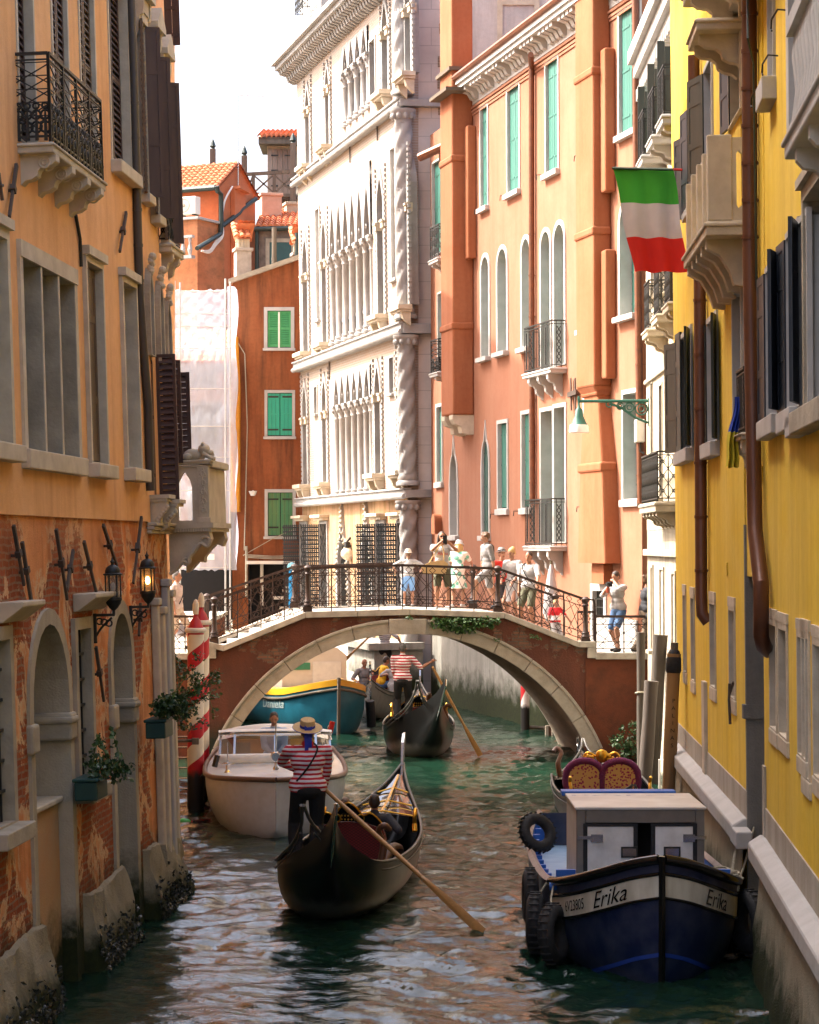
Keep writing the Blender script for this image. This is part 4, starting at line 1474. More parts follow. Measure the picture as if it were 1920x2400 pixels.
# pale string courses on the fronts and the copper pipe
def onO(px, py, w):
 u, v = O.uv(px, py, w)
 return (u, v, w)
pipe(org, [onO(1244, 128, .35), onO(1246, 160, .1), onO(1246, 500, .1), onO(1248, 1180, .1)], .075, COPPER, clamps=7)
pipe(org, [onO(1040, 250, .3), onO(1046, 280, .2), onO(1042, 335, .3), onO(1034, 345, .3), onO(1034, 372, .25), onO(1044, 383, .05)], .07, COPPER)
pipe(org, [onO(1489, -100, .12), onO(1492, 400, .12), onO(1502, 1180, .12)], .08, COPPER, clamps=6)
s = MB()
u, v = onO(1006, 360, .5)[:2]
s.tube([(u - .1, v - .1, .75), (u + 1.0, v + .15, .1)], .13, 8)
s.build("gutter", COPPER, org)
# balconies
def obal(xl, xr, yslab, p, hr, nc, ch, pat='bars'):
 u0 = O.uv(xl, yslab, p)[0]
 v0 = O.uv(xl, yslab, p)[1]
 u1 = O.uv(xr, yslab - 20, p)[0]
 return balcony(O, org, u0, u1, v0, p, th=.13, nc=nc, ch=ch, cw=.16, rh=hr, stone=WSTONE, pattern=pat)
obal(1224, 1290, 877, .42, 1.15, 3, .55)
obal(1226, 1290, 1279, .42, 1.15, 3, .6)
obal(1004, 1026, 612, .5, .95, 2, .3, 'cross')
obal(1006, 1026, 876, .5, .95, 1, .3, 'ornate')
for (px, py) in ((1342, 922),):
 s = MB()
 for dx in (-4, 6):
  a, b = onO(px + dx, py - 36, .06), onO(px + dx + 1, py + 40, .06)
  s.bar(a, b, .07, .03)
 s.bar(onO(px - 8, py + 4, .07), onO(px + 12, py - 4, .07), .12, .1)
 s.build("wall_anchor", RUST, org)
for (px, py, w_, h_) in ((1422, 1330, .9, .75), (1032, 1228, .45, .6)):
 u, v = O.uv(px, py)
 s = MB()
 s.prism(outline(u - w_ / 2, u + w_ / 2, v - h_ / 2, v + h_ / 2, 'round'), .004, .22)
 s.build("blind_niche", ORANGE_D, org)
for (px, py) in ((1123, 492), (1183, 459), (1269, 410), (1358, 366), (1160, 1205), (1215, 1198), (1364, 1188)):
 u, v = O.uv(px, py)
 s = MB()
 s.tube([(u, v, 0), (u, v, .12), (u - .05, v - .12, .12)], .014, 5)
 s.build("shutter_catch", IRON, org)
# ---------------------------------------------------------------- white gothic palace
PBRICK = brick("pale_palace_brick", (.35, .28, .225), (.30, .23, .185), (.38, .35, .315), .27, .08, .014, (.42, .30, .21), bump=.3)
PSTAIN = plaster("stained_palace_plaster", (.40, .265, .16), (.38, .21, .13), (.15, .115, .03), .95, .8)
P = Fac((.077, 71.0, 0), (.2515, -1), -.014)
pal = thing("gothic_palace", "white and pale brick gothic palace with columned loggias and a roped corner column", "palace", M=P.M)
up0 = P.uv(706, 1000)[0]
ZC = P.uv(690, 170)[1]
s1, s2, s3 = P.uv(963, 1157)[1], P.uv(963, 768)[1], P.uv(975, 222)[1]
def pw(xl, xr, yt, yb, kind='gothic', dep=.22, balc=True, cap=None, fill='glass', fw=.16):
 r = P.rect(xl, xr, yt, yb)
 wo = window(P, pal, r, kind, fw=fw, proud=.06, depth=dep, frame=PSTONE, fill='dark', sill=0)
 u0, u1, v0, v1 = r
 s = MB()
 if kind:
  vc = v1 - (u1 - u0) * (1.1 if kind == 'gothic' else 1.5) if cap is None else P.uv(xl, cap)[1]
  for (a, b) in ((u0 - fw, u0 + .06), (u1 - .06, u1 + fw)):
   s.box((a - .03, vc - .18, -.1), (b + .03, vc, .12))
   s.box((a - .06, vc, -.1), (b + .06, vc + .07, .15))
 s.build("capital", STONE, wo)
 # rope moulding round the panel
 s = MB()
 for x in (u0 - fw - .1, u1 + fw + .1):
  k = int((v1 + .5 - v0) / .17)
  for i in range(k):
   s.box((x - .045, v0 + i * .17, -.02), (x + .045, v0 + i * .17 + .10, .07))
 s.build("dogtooth", PSTONE, wo)
 if balc:
  s = MB()
  s.box((u0 - .3, v0 - .16, -.02), (u1 + .3, v0 - .02, .42))
  s.box((u0 - .26, v0 - .24, -.02), (u1 + .26, v0 - .162, .34))
  for u in (u0 - .1, u1 + .1):
   s.prism([(0, 0), (.3, 0), (.24, -.2), (.1, -.34), (0, -.42)], u - .1, u + .1, lambda a, b, h: (h, v0 - .24 + b, a))
  s.build("sill", STONE, wo)
 return wo
# top floor
for (xl, xr, yt, yb, cap) in ((719, 728, 210, 392, 262), (766, 774, 160, 346, 212), (899, 912, 14, 223, 80), (953, 966, -36, 180, 26)):
 pw(xl, xr, yt, yb, cap=cap)
def loggia(x0, x1, n, ytl, ysl, ycap, kind, dep=.7):
 """arcade of n pointed openings with round columns between: pixels measured on its left edge"""
 u0, u1, v0, v1 = P.rect(x0, x1, ytl, ysl)
 P.holes.append([(u0, v0), (u1, v0), (u1, v1), (u0, v1)])
 vc = P.uv(x0, ycap)[1]
 W = (u1 - u0) / n
 cr = .13
 outer = [(u0, vc), (u1, vc), (u1, v1), (u0, v1)]
 P_ = [[Vector((a, b, 0)) for a, b in outer]]
 hs = []
 for i in range(n):
  a, b = u0 + W * i + cr * .8, u0 + W * (i + 1) - cr * .8
  c = (a + b) / 2
  hgt = min((v1 - vc) * .92, W * 1.6)
  pts = [(a, vc + .001), (b, vc + .001)]
  for k in range(1, 12):
   t = k / 12 * 2 - 1
   pts.append((c - (b - a) / 2 * t, vc + hgt * (1 - abs(t)) ** .62 + .02))
  hs.append(pts)
  P_.append([Vector((x, y, 0)) for x, y in pts])
 fl = [q for l in P_ for q in l]
 tr = [tuple(t) for t in tessellate_polygon(P_)]
 s = MB()
 for w in (.07, -.16):
  s.add([(q.x, q.y, w) for q in fl], tr)
 for pts in hs:
  k = len(pts)
  s.add([(x, y, .07) for x, y in pts] + [(x, y, -.16) for x, y in pts], [(i, (i + 1) % k, (i + 1) % k + k, i + k) for i in range(k)])
  # raised trefoil tracery inside each arch
  a, b = pts[0][0], pts[1][0]
  for sg, x in ((1, a), (-1, b)):
   s.ring((x + sg * .03, vc + (b - a) * .45, .0), (0, 0, 1), .09, .03, 8, 4)
 lo = s.build("loggia", PSTONE, pal, recalc=False)
 for i in range(n + 1):
  u = u0 + W * i
  u = min(max(u, u0 + .12), u1 - .12)
  s = MB()
  H = vc - v0
  s.lathe([(.2, 0), (.2, .08), (.15, .12), (.17, .2), (cr, .26), (cr * .92, H - .5), (cr * 1.15, H - .46), (cr, H - .42), (cr * 1.1, H - .34), (cr * 1.7, H - .1), (cr * 1.75, H - .06)], 12, (u, v0, -.05), (0, 1, 0))
  s.box((u - .24, vc - .08, -.28), (u + .24, vc - .002, .16))
  for q in range(10):
   t = q * 2 * pi / 10
   s.ell((u + cr * 1.4 * cos(t), vc - .2 + .05 * (q % 2), -.05 + cr * 1.4 * sin(t)), (.055, .08, .055), 6)
  s.build("column", PSTONE, lo, smooth=45)
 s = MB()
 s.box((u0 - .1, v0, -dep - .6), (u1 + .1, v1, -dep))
 s.build("loggia_wall", mat("loggia_shade", (.20, .185, .165), .9), lo)  # grey shade between the columns is put into this wall colour
 s = MB()
 for i in range(n):
  a, b = u0 + W * (i + .2), u0 + W * (i + .8)
  s.box((a, v0, -dep + .001), (b, vc + W * .5, -dep + .03))
 s.build("pane", GLASS, lo)
 s = MB()
 s.box((u0, v0 - .02, -dep), (u1, v0 + .0, -.02))
 for k in range(int(n * 5)):
  s.lathe([(.04, 0), (.06, .2), (.035, .5), (.05, .72)], 6, (u0 + (u1 - u0) * (k + .5) / (n * 5), v0, -.18), (0, 1, 0))
 s.box((u0, v0 + .72, -.28), (u1, v0 + .84, -.10))
 s.build("balustrade", PSTONE, lo)
 return lo
loggia(806, 866, 4, 112, 302, 175, 'g', .3)
window(P, pal, P.rect(868, 880, 100, 232), None, fw=.1, proud=.03, depth=.3, frame=PSTONE, fill='dark', sill=0)
# second noble floor
for (xl, xr, yt, yb, cap) in ((713, 724, 560, 828, 650), (758, 768, 520, 806, 618), (888, 902, 418, 742, 528), (943, 957, 372, 720, 490)):
 pw(xl, xr, yt, yb, cap=cap, dep=.3)
loggia(776, 874, 6, 440, 812, 604, 'g', .8)
for (xl, xr, yt, yb) in ((742, 750, 492, 750), (918, 931, 350, 655)):
 window(P, pal, P.rect(xl, xr, yt, yb), None, fw=.1, proud=.03, depth=.12, frame=PSTONE, fill='plank', fm=WPAINT, sill=.1)
# first noble floor
for (xl, xr, yt, yb, cap) in ((713, 722, 905, 1135, 984), (759, 768, 890, 1130, 970), (882, 895, 860, 1110, 930), (937, 950, 838, 1103, 914)):
 pw(xl, xr, yt, yb, cap=cap, dep=.3)
loggia(787, 873, 6, 880, 1166, 952, 'g', .8)
for (xl, xr, yt, yb) in ((738, 744, 908, 970), (914, 924, 840, 922)):
 window(P, pal, P.rect(xl, xr, yt, yb), None, fw=.08, proud=.03, depth=.2, frame=PSTONE, fill='dark', sill=.08)
wall(P, pal, [(up0, s1 + .02), (0, s1 + .02), (0, ZC), (up0, ZC)], PBRICK)
# ground floor
LAT = mat("lattice_iron", (.045, .055, .06), .6)
for (xl, xr, yt, yb) in ((707, 722, 1229, 1420), (753, 769, 1228, 1425), (885, 904, 1227, 1440), (935, 954, 1226, 1440)):
 r = P.rect(xl, xr, yt, yb)
 wo = window(P, pal, r, None, fw=.1, proud=.05, depth=.25, frame=PSTONE, fill='dark', sill=.12, lintel=.0)
 u0, u1, v0, v1 = r
 s = MB()
 for k in range(-3, 9):
  for d in (1, -1):
   a, b = v0 + (v1 - v0) * k / 7, v0 + (v1 - v0) * (k + d * 2.4) / 7
   p0, p1 = Vector((u0, a, .02)), Vector((u1, b, .02))
   if min(a, b) > v0 - .3 and max(a, b) < v1 + .3:
    s.bar(p0, p1, .035, .02)
 s.build("grille", IRON, wo)
 s = MB()
 s.box((u0 - .25, v1 + .22, -.01), (u1 + .25, v1 + .32, .35))
 s.box((u0 - .2, v1 + .12, -.01), (u1 + .2, v1 + .218, .22))
 s.build("hood", STONE, wo)
 T = Matrix.Translation((u0 - .1, v0, .05)) @ Matrix.Rotation(-pi / 2, 4, 'Y')
 s = MB(T)
 Wl = .62
 for k in range(8):
  s.box((k * Wl / 8, 0, -.012), (k * Wl / 8 + .03, v1 - v0, .012))
 for k in range(20):
  y = (v1 - v0) * k / 20
  s.box((0, y, -.018), (Wl, y + .05, -.012))
  for q in range(8):
   s.ring((Wl * (q + .65) / 8, y + .08, 0), (0, 0, 1), .032, .014, 6, 3)
 s.build("lattice_shutter", LAT, wo)
for (xl, xr, yt) in ((795, 818, 1205), (853, 873, 1196)):
 r = P.rect(xl, xr, yt, 1470)
 wo = window(P, pal, (r[0], r[1], .6, r[3]), 'ogee', fw=.22, proud=.08, depth=.5, frame=PSTONE, fill='grille', sill=0)
 s = MB()
 o_ = offset_outline((r[0], r[1], .6, r[3]), 'ogee', .12, .0)
 for (a, b), (c, d) in zip(o_[1:], o_[2:]):
  n = max(1, int(sqrt((c - a) ** 2 + (d - b) ** 2) / .16))
  for i in range(n):
   s.ell((a + (c - a) * i / n, b + (d - b) * i / n, .1), (.06, .06, .05), 6)
 s.build("rosette_border", GSTONE, wo)
wall(P, pal, [(up0, -.3), (0, -.3), (0, s1 + .02), (up0, s1 + .02)], PSTAIN, w=-.01)
mass(P, pal, up0, -.05, -1, ZC, 9, PBRICK)
s = MB()
s.box((up0, 0, -9), (up0 + 3, ZC + 2.2, -2))
s.box((up0 + 3.2, ZC - .1, -7), (-.3, ZC + 2.6, -3))
s.build("attic", PSTONE, pal)
s = MB()
for v, h, w in ((s1, .24, .22), (s2, .3, .26), (s3, .22, .2)):
 s.box((up0 - .1, v - h / 2, -.01), (.25, v + h / 2, w))
 s.box((up0 - .1, v + h / 2, -.01), (.25, v + h / 2 + .06, w + .06))
 s.tube([(up0 - .1, v - h * .3, w), (.25, v - h * .3, w)], .09, 8)
 s.box((.0, v - h / 2, -3.6), (.3, v + h / 2, .2))
s.build("string_course", PSTONE, pal)
s = MB()
s.box((up0 - .3, ZC, -.4), (.3, ZC + .18, .75))
s.box((up0 - .35, ZC + .18, -.4), (.3, ZC + .34, .9))
n = 46
for k in range(n):
 u = up0 - .2 + (0.2 - up0) * k / n
 s.prism([(0, 0), (.66, 0), (.6, -.16), (.36, -.22), (.3, -.4), (.1, -.5), (0, -.5)], u, u + .2, lambda a, b, h: (h, ZC + b - .003, a))
s.build("cornice", PSTONE, pal, smooth=30)
# white terrace wall on the roof at the far corner
s = MB()
s.box((up0 - .1, ZC + .34, -3), (up0 + 3.6, ZC + 3.4, -.2))
s.build("roof_terrace", PSTONE, pal)
s = MB()
u = up0 + 1.4
iron_rail(P, pal, u, u + 1.3, ZC + 1.7, .3, .8, 'cross', IRON)
# iron cramps hanging below the string course
for (px, y) in ((772, 860), (820, 350), (884, 296)):
 u, v = P.uv(px, y, .05)
 s = MB()
 s.bar((u, v + .45, .05), (u, v - .45, .05), .06, .04)
 s.build("iron_cramp", RUST, pal)
# roped corner columns, one above the other
segs = ((.7, s1 - .2), (s1 + .25, s2 - .2), (s2 + .3, s3 - .2), (s3 + .25, ZC - .1))
for a, b in segs:
 s = MB()
 K = int((b - a) / .10)
 rows = []
 for j in range(K + 1):
  y = a + .35 + (b - a - .75) * j / K
  row = []
  for q in range(20):
   t = 2 * pi * q / 20
   rr = .20 + .09 * abs(sin(2 * (t + y * 2.6))) ** .7
   row.append((.05 + rr * cos(t), y, .05 + rr * sin(t)))
  rows.append(row)
 s.grid(rows, True)
 s.lathe([(.36, 0), (.36, .1), (.28, .16), (.31, .24), (.26, .36)], 16, (.05, a, .05), (0, 1, 0))
 s.lathe([(.25, 0), (.27, .05), (.25, .08), (.36, .3), (.40, .36), (.40, .42)], 16, (.05, b - .42, .05), (0, 1, 0))
 for q in range(10):
  t = q * .628
  s.ell((.05 + .32 * cos(t), b - .2, .05 + .32 * sin(t)), (.08, .12, .08), 6)
 s.build("corner_column", PSTONE, pal, smooth=60)
# side towards us: coarse stone blocks and grey stucco behind the orange house
PS = Fac((.26, 71.1, 0), (1, 0), 0)
SIDE = brick("side_stone_blocks", (.62, .56, .52), (.56, .51, .47), (.40, .37, .34), .8, .55, .012, (.36, .33, .30), bump=.3)
sd = tag(empty("palace_side_wing", M=PS.M), "grey stone side wing of the palace with a dark window above the orange roof", "house")
r = PS.rect(1178, 1252, 12, 165)
window(PS, sd, r, None, fw=.16, proud=.05, depth=.12, frame=STONE, fill='panel', fm=mat("slate_blue_paint", (.045, .065, .085), .6, (.06, .08, .1), 4, .5), sill=0)
wall(PS, sd, [(0, -.5), (1.05, -.5), (1.05, 24), (0, 24)], SIDE)
uw = PS.uv(1300, 200)[0]
STUC = plaster("grey_stucco", (.50, .47, .44), (.58, .55, .52), (.30, .27, .24), .6, .8, bump=.6)
wall(PS, sd, [(1.05, -.5), (uw + 3, -.5), (uw + 3, 24), (1.05, 24)], STUC)
s = MB()
s.box((.02, -.5, -5), (uw + 3, 24, -.4))
s.build("side_wall", STUC, sd)
s = MB()
rnd = random.Random(5)
for k in range(26):
 y = 1.2 + k * .82 + rnd.uniform(-.1, .1)
 x = rnd.uniform(.45, .75)
 s.box((x, y, .002), (min(1.02, x + rnd.uniform(.25, .5)), y + rnd.uniform(.3, .5), .012 + .01 * rnd.random()))
s.build("brick_patch", brick("brown_brick", (.24, .17, .12), (.18, .13, .10), (.34, .29, .23)), sd)
# ---------------------------------------------------------------- houses that close the view on the left
BROWN = plaster("rust_brown_plaster", (.25, .075, .028), (.31, .115, .045), (.06, .03, .018), .85, .75, bump=.3)
B = Fac((-6.64, 88, 0), (1, 0), 0)
brn = thing("brown_house", "rust brown rendered house with three green shuttered windows between the scaffold and the palace", "house", M=B.M)
ub1 = B.uv(760, 900)[0]
vtl, vtr = B.uv(545, 663)[1], B.uv(760, 585)[1]
GRN1 = mat("bright_green_blind", (.05, .30, .10), .5, (.07, .36, .13), 6, .5)  # the blind's own green with a random second tone
GRN2 = mat("emerald_shutter_paint", (.012, .34, .22), .45, (.02, .38, .25), 4, .4)
GRN3 = mat("faded_green_shutter_paint", (.05, .20, .085), .6, (.12, .20, .06), 6, .7, stretch=(1, .15, 1))
bw1 = window(B, brn, B.rect(627, 682, 728, 815), None, fw=.13, proud=.03, depth=.12, frame=WSTONE, fill='louver', fm=GRN1, fd=.05, sill=.1)
bw2 = window(B, brn, B.rect(627, 685, 921, 1022), None, fw=.11, proud=.03, depth=.12, frame=WSTONE, fill='plank', fm=GRN2, fd=.03, sill=.1)
bw3 = window(B, brn, B.rect(628, 686, 1154, 1256), None, fw=.12, proud=.03, depth=.12, frame=WSTONE, fill='plank', fm=GRN3, fd=.05, sill=.1)
for wo, ys in ((bw2, (930, 1007)), (bw3, (1170, 1236))):
 s = MB()
 for y in ys:
  for (a, b) in ((629, 653), (662, 684)):
   p0, p1 = B.uv(a, y), B.uv(b, y)
   s.box((p0[0], p0[1] - .03, -.03), (p1[0], p0[1] + .03, .0))
 s.build("strap_hinge", IRON, wo)
s = MB()
p0 = B.uv(654, 731)
s.box((p0[0] - .03, B.uv(654, 815)[1], -.06), (p0[0] + .03, p0[1], -.01))
s.build("mullion", WPAINT, bw1)
shop = B.rect(582, 692, 1322, 1470)
B.holes.append(outline(*shop))
wall(B, brn, [(0, .5), (ub1, .5), (ub1, vtr), (0, vtl)], BROWN)
s = MB()
s.box((0, .5, -6), (ub1, vtl - .3, -1.2))
s.box((0, .5, -1.2), (.04, vtl, -.003))
s.build("side_wall", BROWN, brn)
s = MB()
s.add([(shop[0], shop[2], -.8), (shop[1], shop[2], -.8), (shop[1], shop[3], -.8), (shop[0], shop[3], -.8), (shop[0], shop[2], 0), (shop[1], shop[2], 0), (shop[1], shop[3], 0), (shop[0], shop[3], 0)],
  [(0, 1, 2, 3), (0, 3, 7, 4), (1, 5, 6, 2), (3, 2, 6, 7)])
sh = s.build("shop_recess", DARK, brn, recalc=False)
s = MB()
s.box((shop[0] - .05, shop[3], .01), (shop[1], shop[3] + .12, .3))
s.build("shop_lintel", WPAINT, sh)
s = MB()
for (px, py, w_, h_) in ((610, 1420, .12, 1.8), (640, 1405, .5, .12), (662, 1388, .4, .1), (668, 1384, .3, .16), (655, 1428, .9, .1)):
 u, v = B.uv(px, py, -.5)
 s.box((u, v, -.6), (u + w_, v + h_, -.5))
s.build("shop_shelf", WPAINT, sh)
s = MB()
s.prism([(-.15, vtl - .06), (ub1, vtr - .06), (ub1, vtr + .12), (-.15, vtl + .12)], -.3, .22)
s.build("roof_edge", GSTONE, brn)
for pts, r_, m_, nm in (([(548, 790), (553, 900), (553, 1200)], .17, mat("orange_chute", (.75, .30, .02), .5), 'rubbish_chute'), ([(556, 800), (574, 830), (580, 1000), (573, 1290)], .02, ROPE, 'cable'), ([(578, 1280), (578, 1400)], .05, GSTONE, 'drainpipe'), ([(690, 1240), (640, 1262), (570, 1302)], .015, ROPE, 'cable')):
 s = MB()
 s.tube([(*B.uv(a, b, .1), .14) for a, b in pts], r_, 8)
 s.build(nm, m_, brn)
s = MB()
p = B.uv(593, 1151, .1)
s.lathe([(.16, 0), (.10, -.14), (.08, -.18)], 8, (p[0], p[1], .14), (0, 1, 0))
s.bar((p[0], p[1], 0), (p[0], p[1], .14), .05)
s.build("wall_lamp", WPAINT, brn)
s = MB()
p0, p1 = B.uv(575, 1306, .2), B.uv(700, 1308, .2)
for k in range(3):
 s.tube([(p0[0], p0[1] + k * .05, .12), ((p0[0] + p1[0]) / 2, p0[1] - .06 + k * .05, .14), (p1[0], p1[1] + k * .05, .12)], .02, 5)
s.build("cable", GSTONE, brn)
# pink house wrapped in sheeting
S = Fac((-8.9, 86.6, 0), (1, 0), 0)
pnk = thing("wrapped_house", "pale pink house with a tiled roof behind the white sheeting", "house", M=Fac((-8.9, 87.4, 0), (1, 0), 0).M)
F2 = Fac((-8.9, 87.4, 0), (1, 0), 0)
PINK = plaster("pale_pink_plaster", (.58, .36, .29), (.62, .42, .36), (.5, .30, .24), .2, .5)
us1 = F2.uv(540, 900)[0]
ve = F2.uv(480, 850)[1]
for (xl, xr, yt, yb) in ((452, 500, 880, 900), (450, 510, 950, 1040), (450, 505, 1060, 1085), (450, 510, 1160, 1230)):
 window(F2, pnk, F2.rect(xl, xr, yt, yb), None, fw=.15, proud=.04, depth=.15, frame=WSTONE, fill='louver', fm=GSTONE, sill=.12)
wall(F2, pnk, [(-1.2, 1.0), (us1, 1.0), (us1, ve), (-1.2, ve)], PINK)
RT = MATS["roof_tile"]
tiles(pnk, (-1.2, ve, .25), (.24, 0, 0), (0, .2, -.34), int((us1 + 1.2) / .24), 7, mat("bright_roof_tile", (.60, .20, .085), .85, (.42, .15, .07), 5, .7, bump=.3))
s = MB()
s.box((-1.2, ve - .3, -.0), (us1, ve - .05, .22))
s.build("cornice", WSTONE, pnk)
s = MB()
s.box((-1.2, 1.0, .0), (us1, F2.uv(480, 1335)[1], .05))
s.build("shopfront", DARK, pnk)
scf = thing("scaffold", "white sheeted scaffold wrapped round the pink house", "scaffold", M=S.M)
def sheetmat():
 m, nt, b = newmat("scaffold_sheeting")
 out = nt.nodes["Material Output"]
 tr = _n(nt, "ShaderNodeBsdfTransparent")
 tl = _n(nt, "ShaderNodeBsdfTranslucent")
 tl.inputs[0].default_value = (.70, .80, .95, 1)
 b.inputs['Base Color'].default_value = (.62, .68, .78, 1)
 b.inputs['Roughness'].default_value = .5
 mx = _n(nt, "ShaderNodeMixShader")
 mx.inputs[0].default_value = .45
 nt.links.new(b.outputs[0], mx.inputs[1])
 nt.links.new(tl.outputs[0], mx.inputs[2])
 m2 = _n(nt, "ShaderNodeMixShader")
 v = coords(nt, (1, .35, 1))
 f = ramp(nt, noise(nt, v, 1.6, 5, .6, .5), [(.3, .26), (.7, .46)])
 nt.links.new(f, m2.inputs[0])
 nt.links.new(mx.outputs[0], m2.inputs[1])
 nt.links.new(tr.outputs[0], m2.inputs[2])
 nt.links.new(m2.outputs[0], out.inputs[0])
 add_bump(nt, b, noise(nt, coords(nt), 3, 5), .6, .05)
 return m
SHEET = sheetmat()
def sheet(xl, xr, yt, yb, w, seed):
 u0, u1, v0, v1 = S.rect(xl, xr, yt, yb, w)
 rnd = random.Random(seed)
 nx, ny = 18, 30
 rows = []
 for j in range(ny + 1):
  rows.append([(u0 + (u1 - u0) * i / nx + (rnd.uniform(-.02, .02)), v1 + (v0 - v1) * j / ny + (rnd.uniform(-.05, .05) if j in (0, ny) else 0), w + .06 * sin(i * 1.3 + seed) * sin(j * .9 + i * .4) + rnd.uniform(-.012, .012)) for i in range(nx + 1)])
 s = MB()
 s.grid(rows)
 s.build("sheeting", SHEET, scf, smooth=60, recalc=False)
sheet(400, 531, 680, 822, .25, 1)
sheet(400, 533, 815, 1336, .1, 2)
s = MB()
u0, u1 = S.uv(533, 1000, .1)[0], S.uv(550, 1000, .1)[0]
rnd = random.Random(8)
rows = []
for j in range(34):
 y = 672 + (1336 - 672) * j / 33
 v = S.uv(540, y)[1]
 rows.append([(u0, v, .12), ((u0 + u1) / 2 + rnd.uniform(-.05, .05), v, .16 + rnd.uniform(-.05, .05)), (u1 + .08 * sin(j * .8), v, .0), (u1 + .05 * sin(j * .7), v, -1.2)])
s.grid(rows)
s.build("sheeting", SHEET, scf, smooth=50, recalc=False)
s = MB()
for px, yt in ((411, 660), (424, 664), (530, 655), (541, 662)):
 a, b = S.uv(px, yt, .05), S.uv(px, 1400, .05)
 s.tube([(a[0], a[1], .33), (a[0], 1.2, .33)], .035, 8)
for y in (684, 736, 766, 818, 912, 1000, 1072, 1150, 1240, 1330):
 a, b = S.uv(398, y, .05), S.uv(545, y, .05)
 s.tube([(a[0], a[1], .27), (b[0], b[1], .27)], .02, 6)
for (y0, y1) in ((1040, 950), (1240, 1340), (1160, 1080)):
 a, b = S.uv(440, y0, 0), S.uv(530, y1, 0)
 s.tube([(a[0], a[1], -.02), (b[0], b[1], -.02)], .025, 6)
s.build("scaffold_tube", mat("galvanised_tube", (.6, .62, .62), .4, metal=.5), scf)
s = MB()
p = S.rect(463, 503, 1298, 1312, .2)
s.box((p[0], p[2], .2), (p[1], p[3], .23))
s.build("blank_notice", WPAINT, scf)
s = MB()
for k, y in enumerate((820, 1000, 1160)):
 a = S.uv(400, y)[1]
 s.box((-1.0, a - .04, -.5), (u0, a, -.02))
s.build("scaffold_board", GREYWOOD, scf)
# orange red house with gable behind
RED = plaster("orange_red_plaster", (.50, .125, .046), (.55, .2, .10), (.30, .075, .033), .4, .6)
PEACH = plaster("salmon_gable_plaster", (.54, .185, .085), (.58, .25, .135), (.38, .12, .05), .35, .5)
g0 = ray(512, 1275, 95)
gd = Vector((.44, .9, 0)).normalized()
ld = Vector((.9, -.44, 0)).normalized()
red = thing("red_gable_house", "orange red house with a tiled gable roof, behind the scaffold", "house")
zE = ray(512, 428, 95).z
zP = zE + .97
zB = 8.0
GW = 3.0
c0 = Vector((g0.x, g0.y, 0))
c1 = c0 + gd * GW
cm = c0 + gd * GW / 2
lf = -ld * 6
def zz(p, z):
 return Vector((p.x, p.y, z))
s = MB()
s.add([zz(c0, zB), zz(c1, zB), zz(c1, zE), zz(cm, zP), zz(c0, zE)], [(0, 1, 2, 3, 4)])
s.build("gable_wall", PEACH, red)
s = MB()
s.add([zz(c0, zB), zz(c0 + lf, zB), zz(c0 + lf, zE), zz(c0, zE)], [(0, 1, 2, 3)])
s.add([zz(c1, zB), zz(c1 + lf, zB), zz(c1 + lf, zE), zz(c1, zE)], [(0, 1, 2, 3)])
s.build("wall", RED, red)
sl = (zz(cm, zP + .12) - zz(c0, zE))
tiles(red, zz(c0 - gd * .25 + ld * .1, zE - .22), -ld * .26, sl * 1.14 / 9, 23, 9, MATS["bright_roof_tile"], th=.08)
sl2 = (zz(cm, zP + .12) - zz(c1, zE))
tiles(red, zz(c1 + gd * .25 + ld * .1, zE - .22), -ld * .26, sl2 * 1.14 / 9, 23, 9, MATS["bright_roof_tile"], th=.08)
s = MB()
s.tube([zz(c0 - gd * .32 + ld * .05, zE - .25), zz(c0 - gd * .32 + lf, zE - .25)], .12, 8)
red_g = s.build("gutter", DKPIPE, red)
nrm = Vector((gd.y, -gd.x, 0))
def onG(px, py, off=.12):
 d = Vector(((px - CX) / FOC, 1, (CY - py) / FOC))
 o = Vector((0, 0, CAMZ))
 pl = c0 + nrm * off
 t = (pl - o).dot(nrm) / d.dot(nrm)
 return o + d * t
pipe(red, [onG(508, 436, .3), onG(510, 448, .3), onG(518, 455, .2), onG(519, 520, .15), onG(517, 548, .15)], .10, DKPIPE)
pipe(red, [onG(600, 466, .15), onG(566, 491, .15), onG(560, 500, .15), onG(520, 530, .15)], .10, DKPIPE)
pipe(red, [onG(517, 548, .2), onG(490, 565, .6), onG(462, 582, 1.0)], .09, DKPIPE)
s = MB()
for k in range(3):
 s.tube(catmull([onG(545, 437, .15 + .04 * k), onG(527, 470 + k, .2), onG(521, 515, .2), onG(523, 548 + 2 * k, .2), onG(506, 565 + 5 * k, .3), onG(492, 586 + 3 * k, .3), onG(472, 588, .3)], 4), .035, 5)
s.build("cable", WPAINT, red)
s = MB()
a, b = onG(541, 442, .02), onG(566, 455, .02)
s.add([a, b, b + Vector((0, 0, -5.5)), a + Vector((0, 0, -5.5)), a + nrm * .2, b + nrm * .2, b + nrm * .2 + Vector((0, 0, -5.5)), a + nrm * .2 + Vector((0, 0, -5.5))], [(4, 5, 6, 7), (0, 4, 7, 3), (1, 2, 6, 5), (0, 1, 5, 4)])
s.bar(a + nrm * .2 + Vector((0, 0, .05)), b + nrm * .2 + Vector((0, 0, .05)), .5, .12)
s.build("flue", PEACH, red)
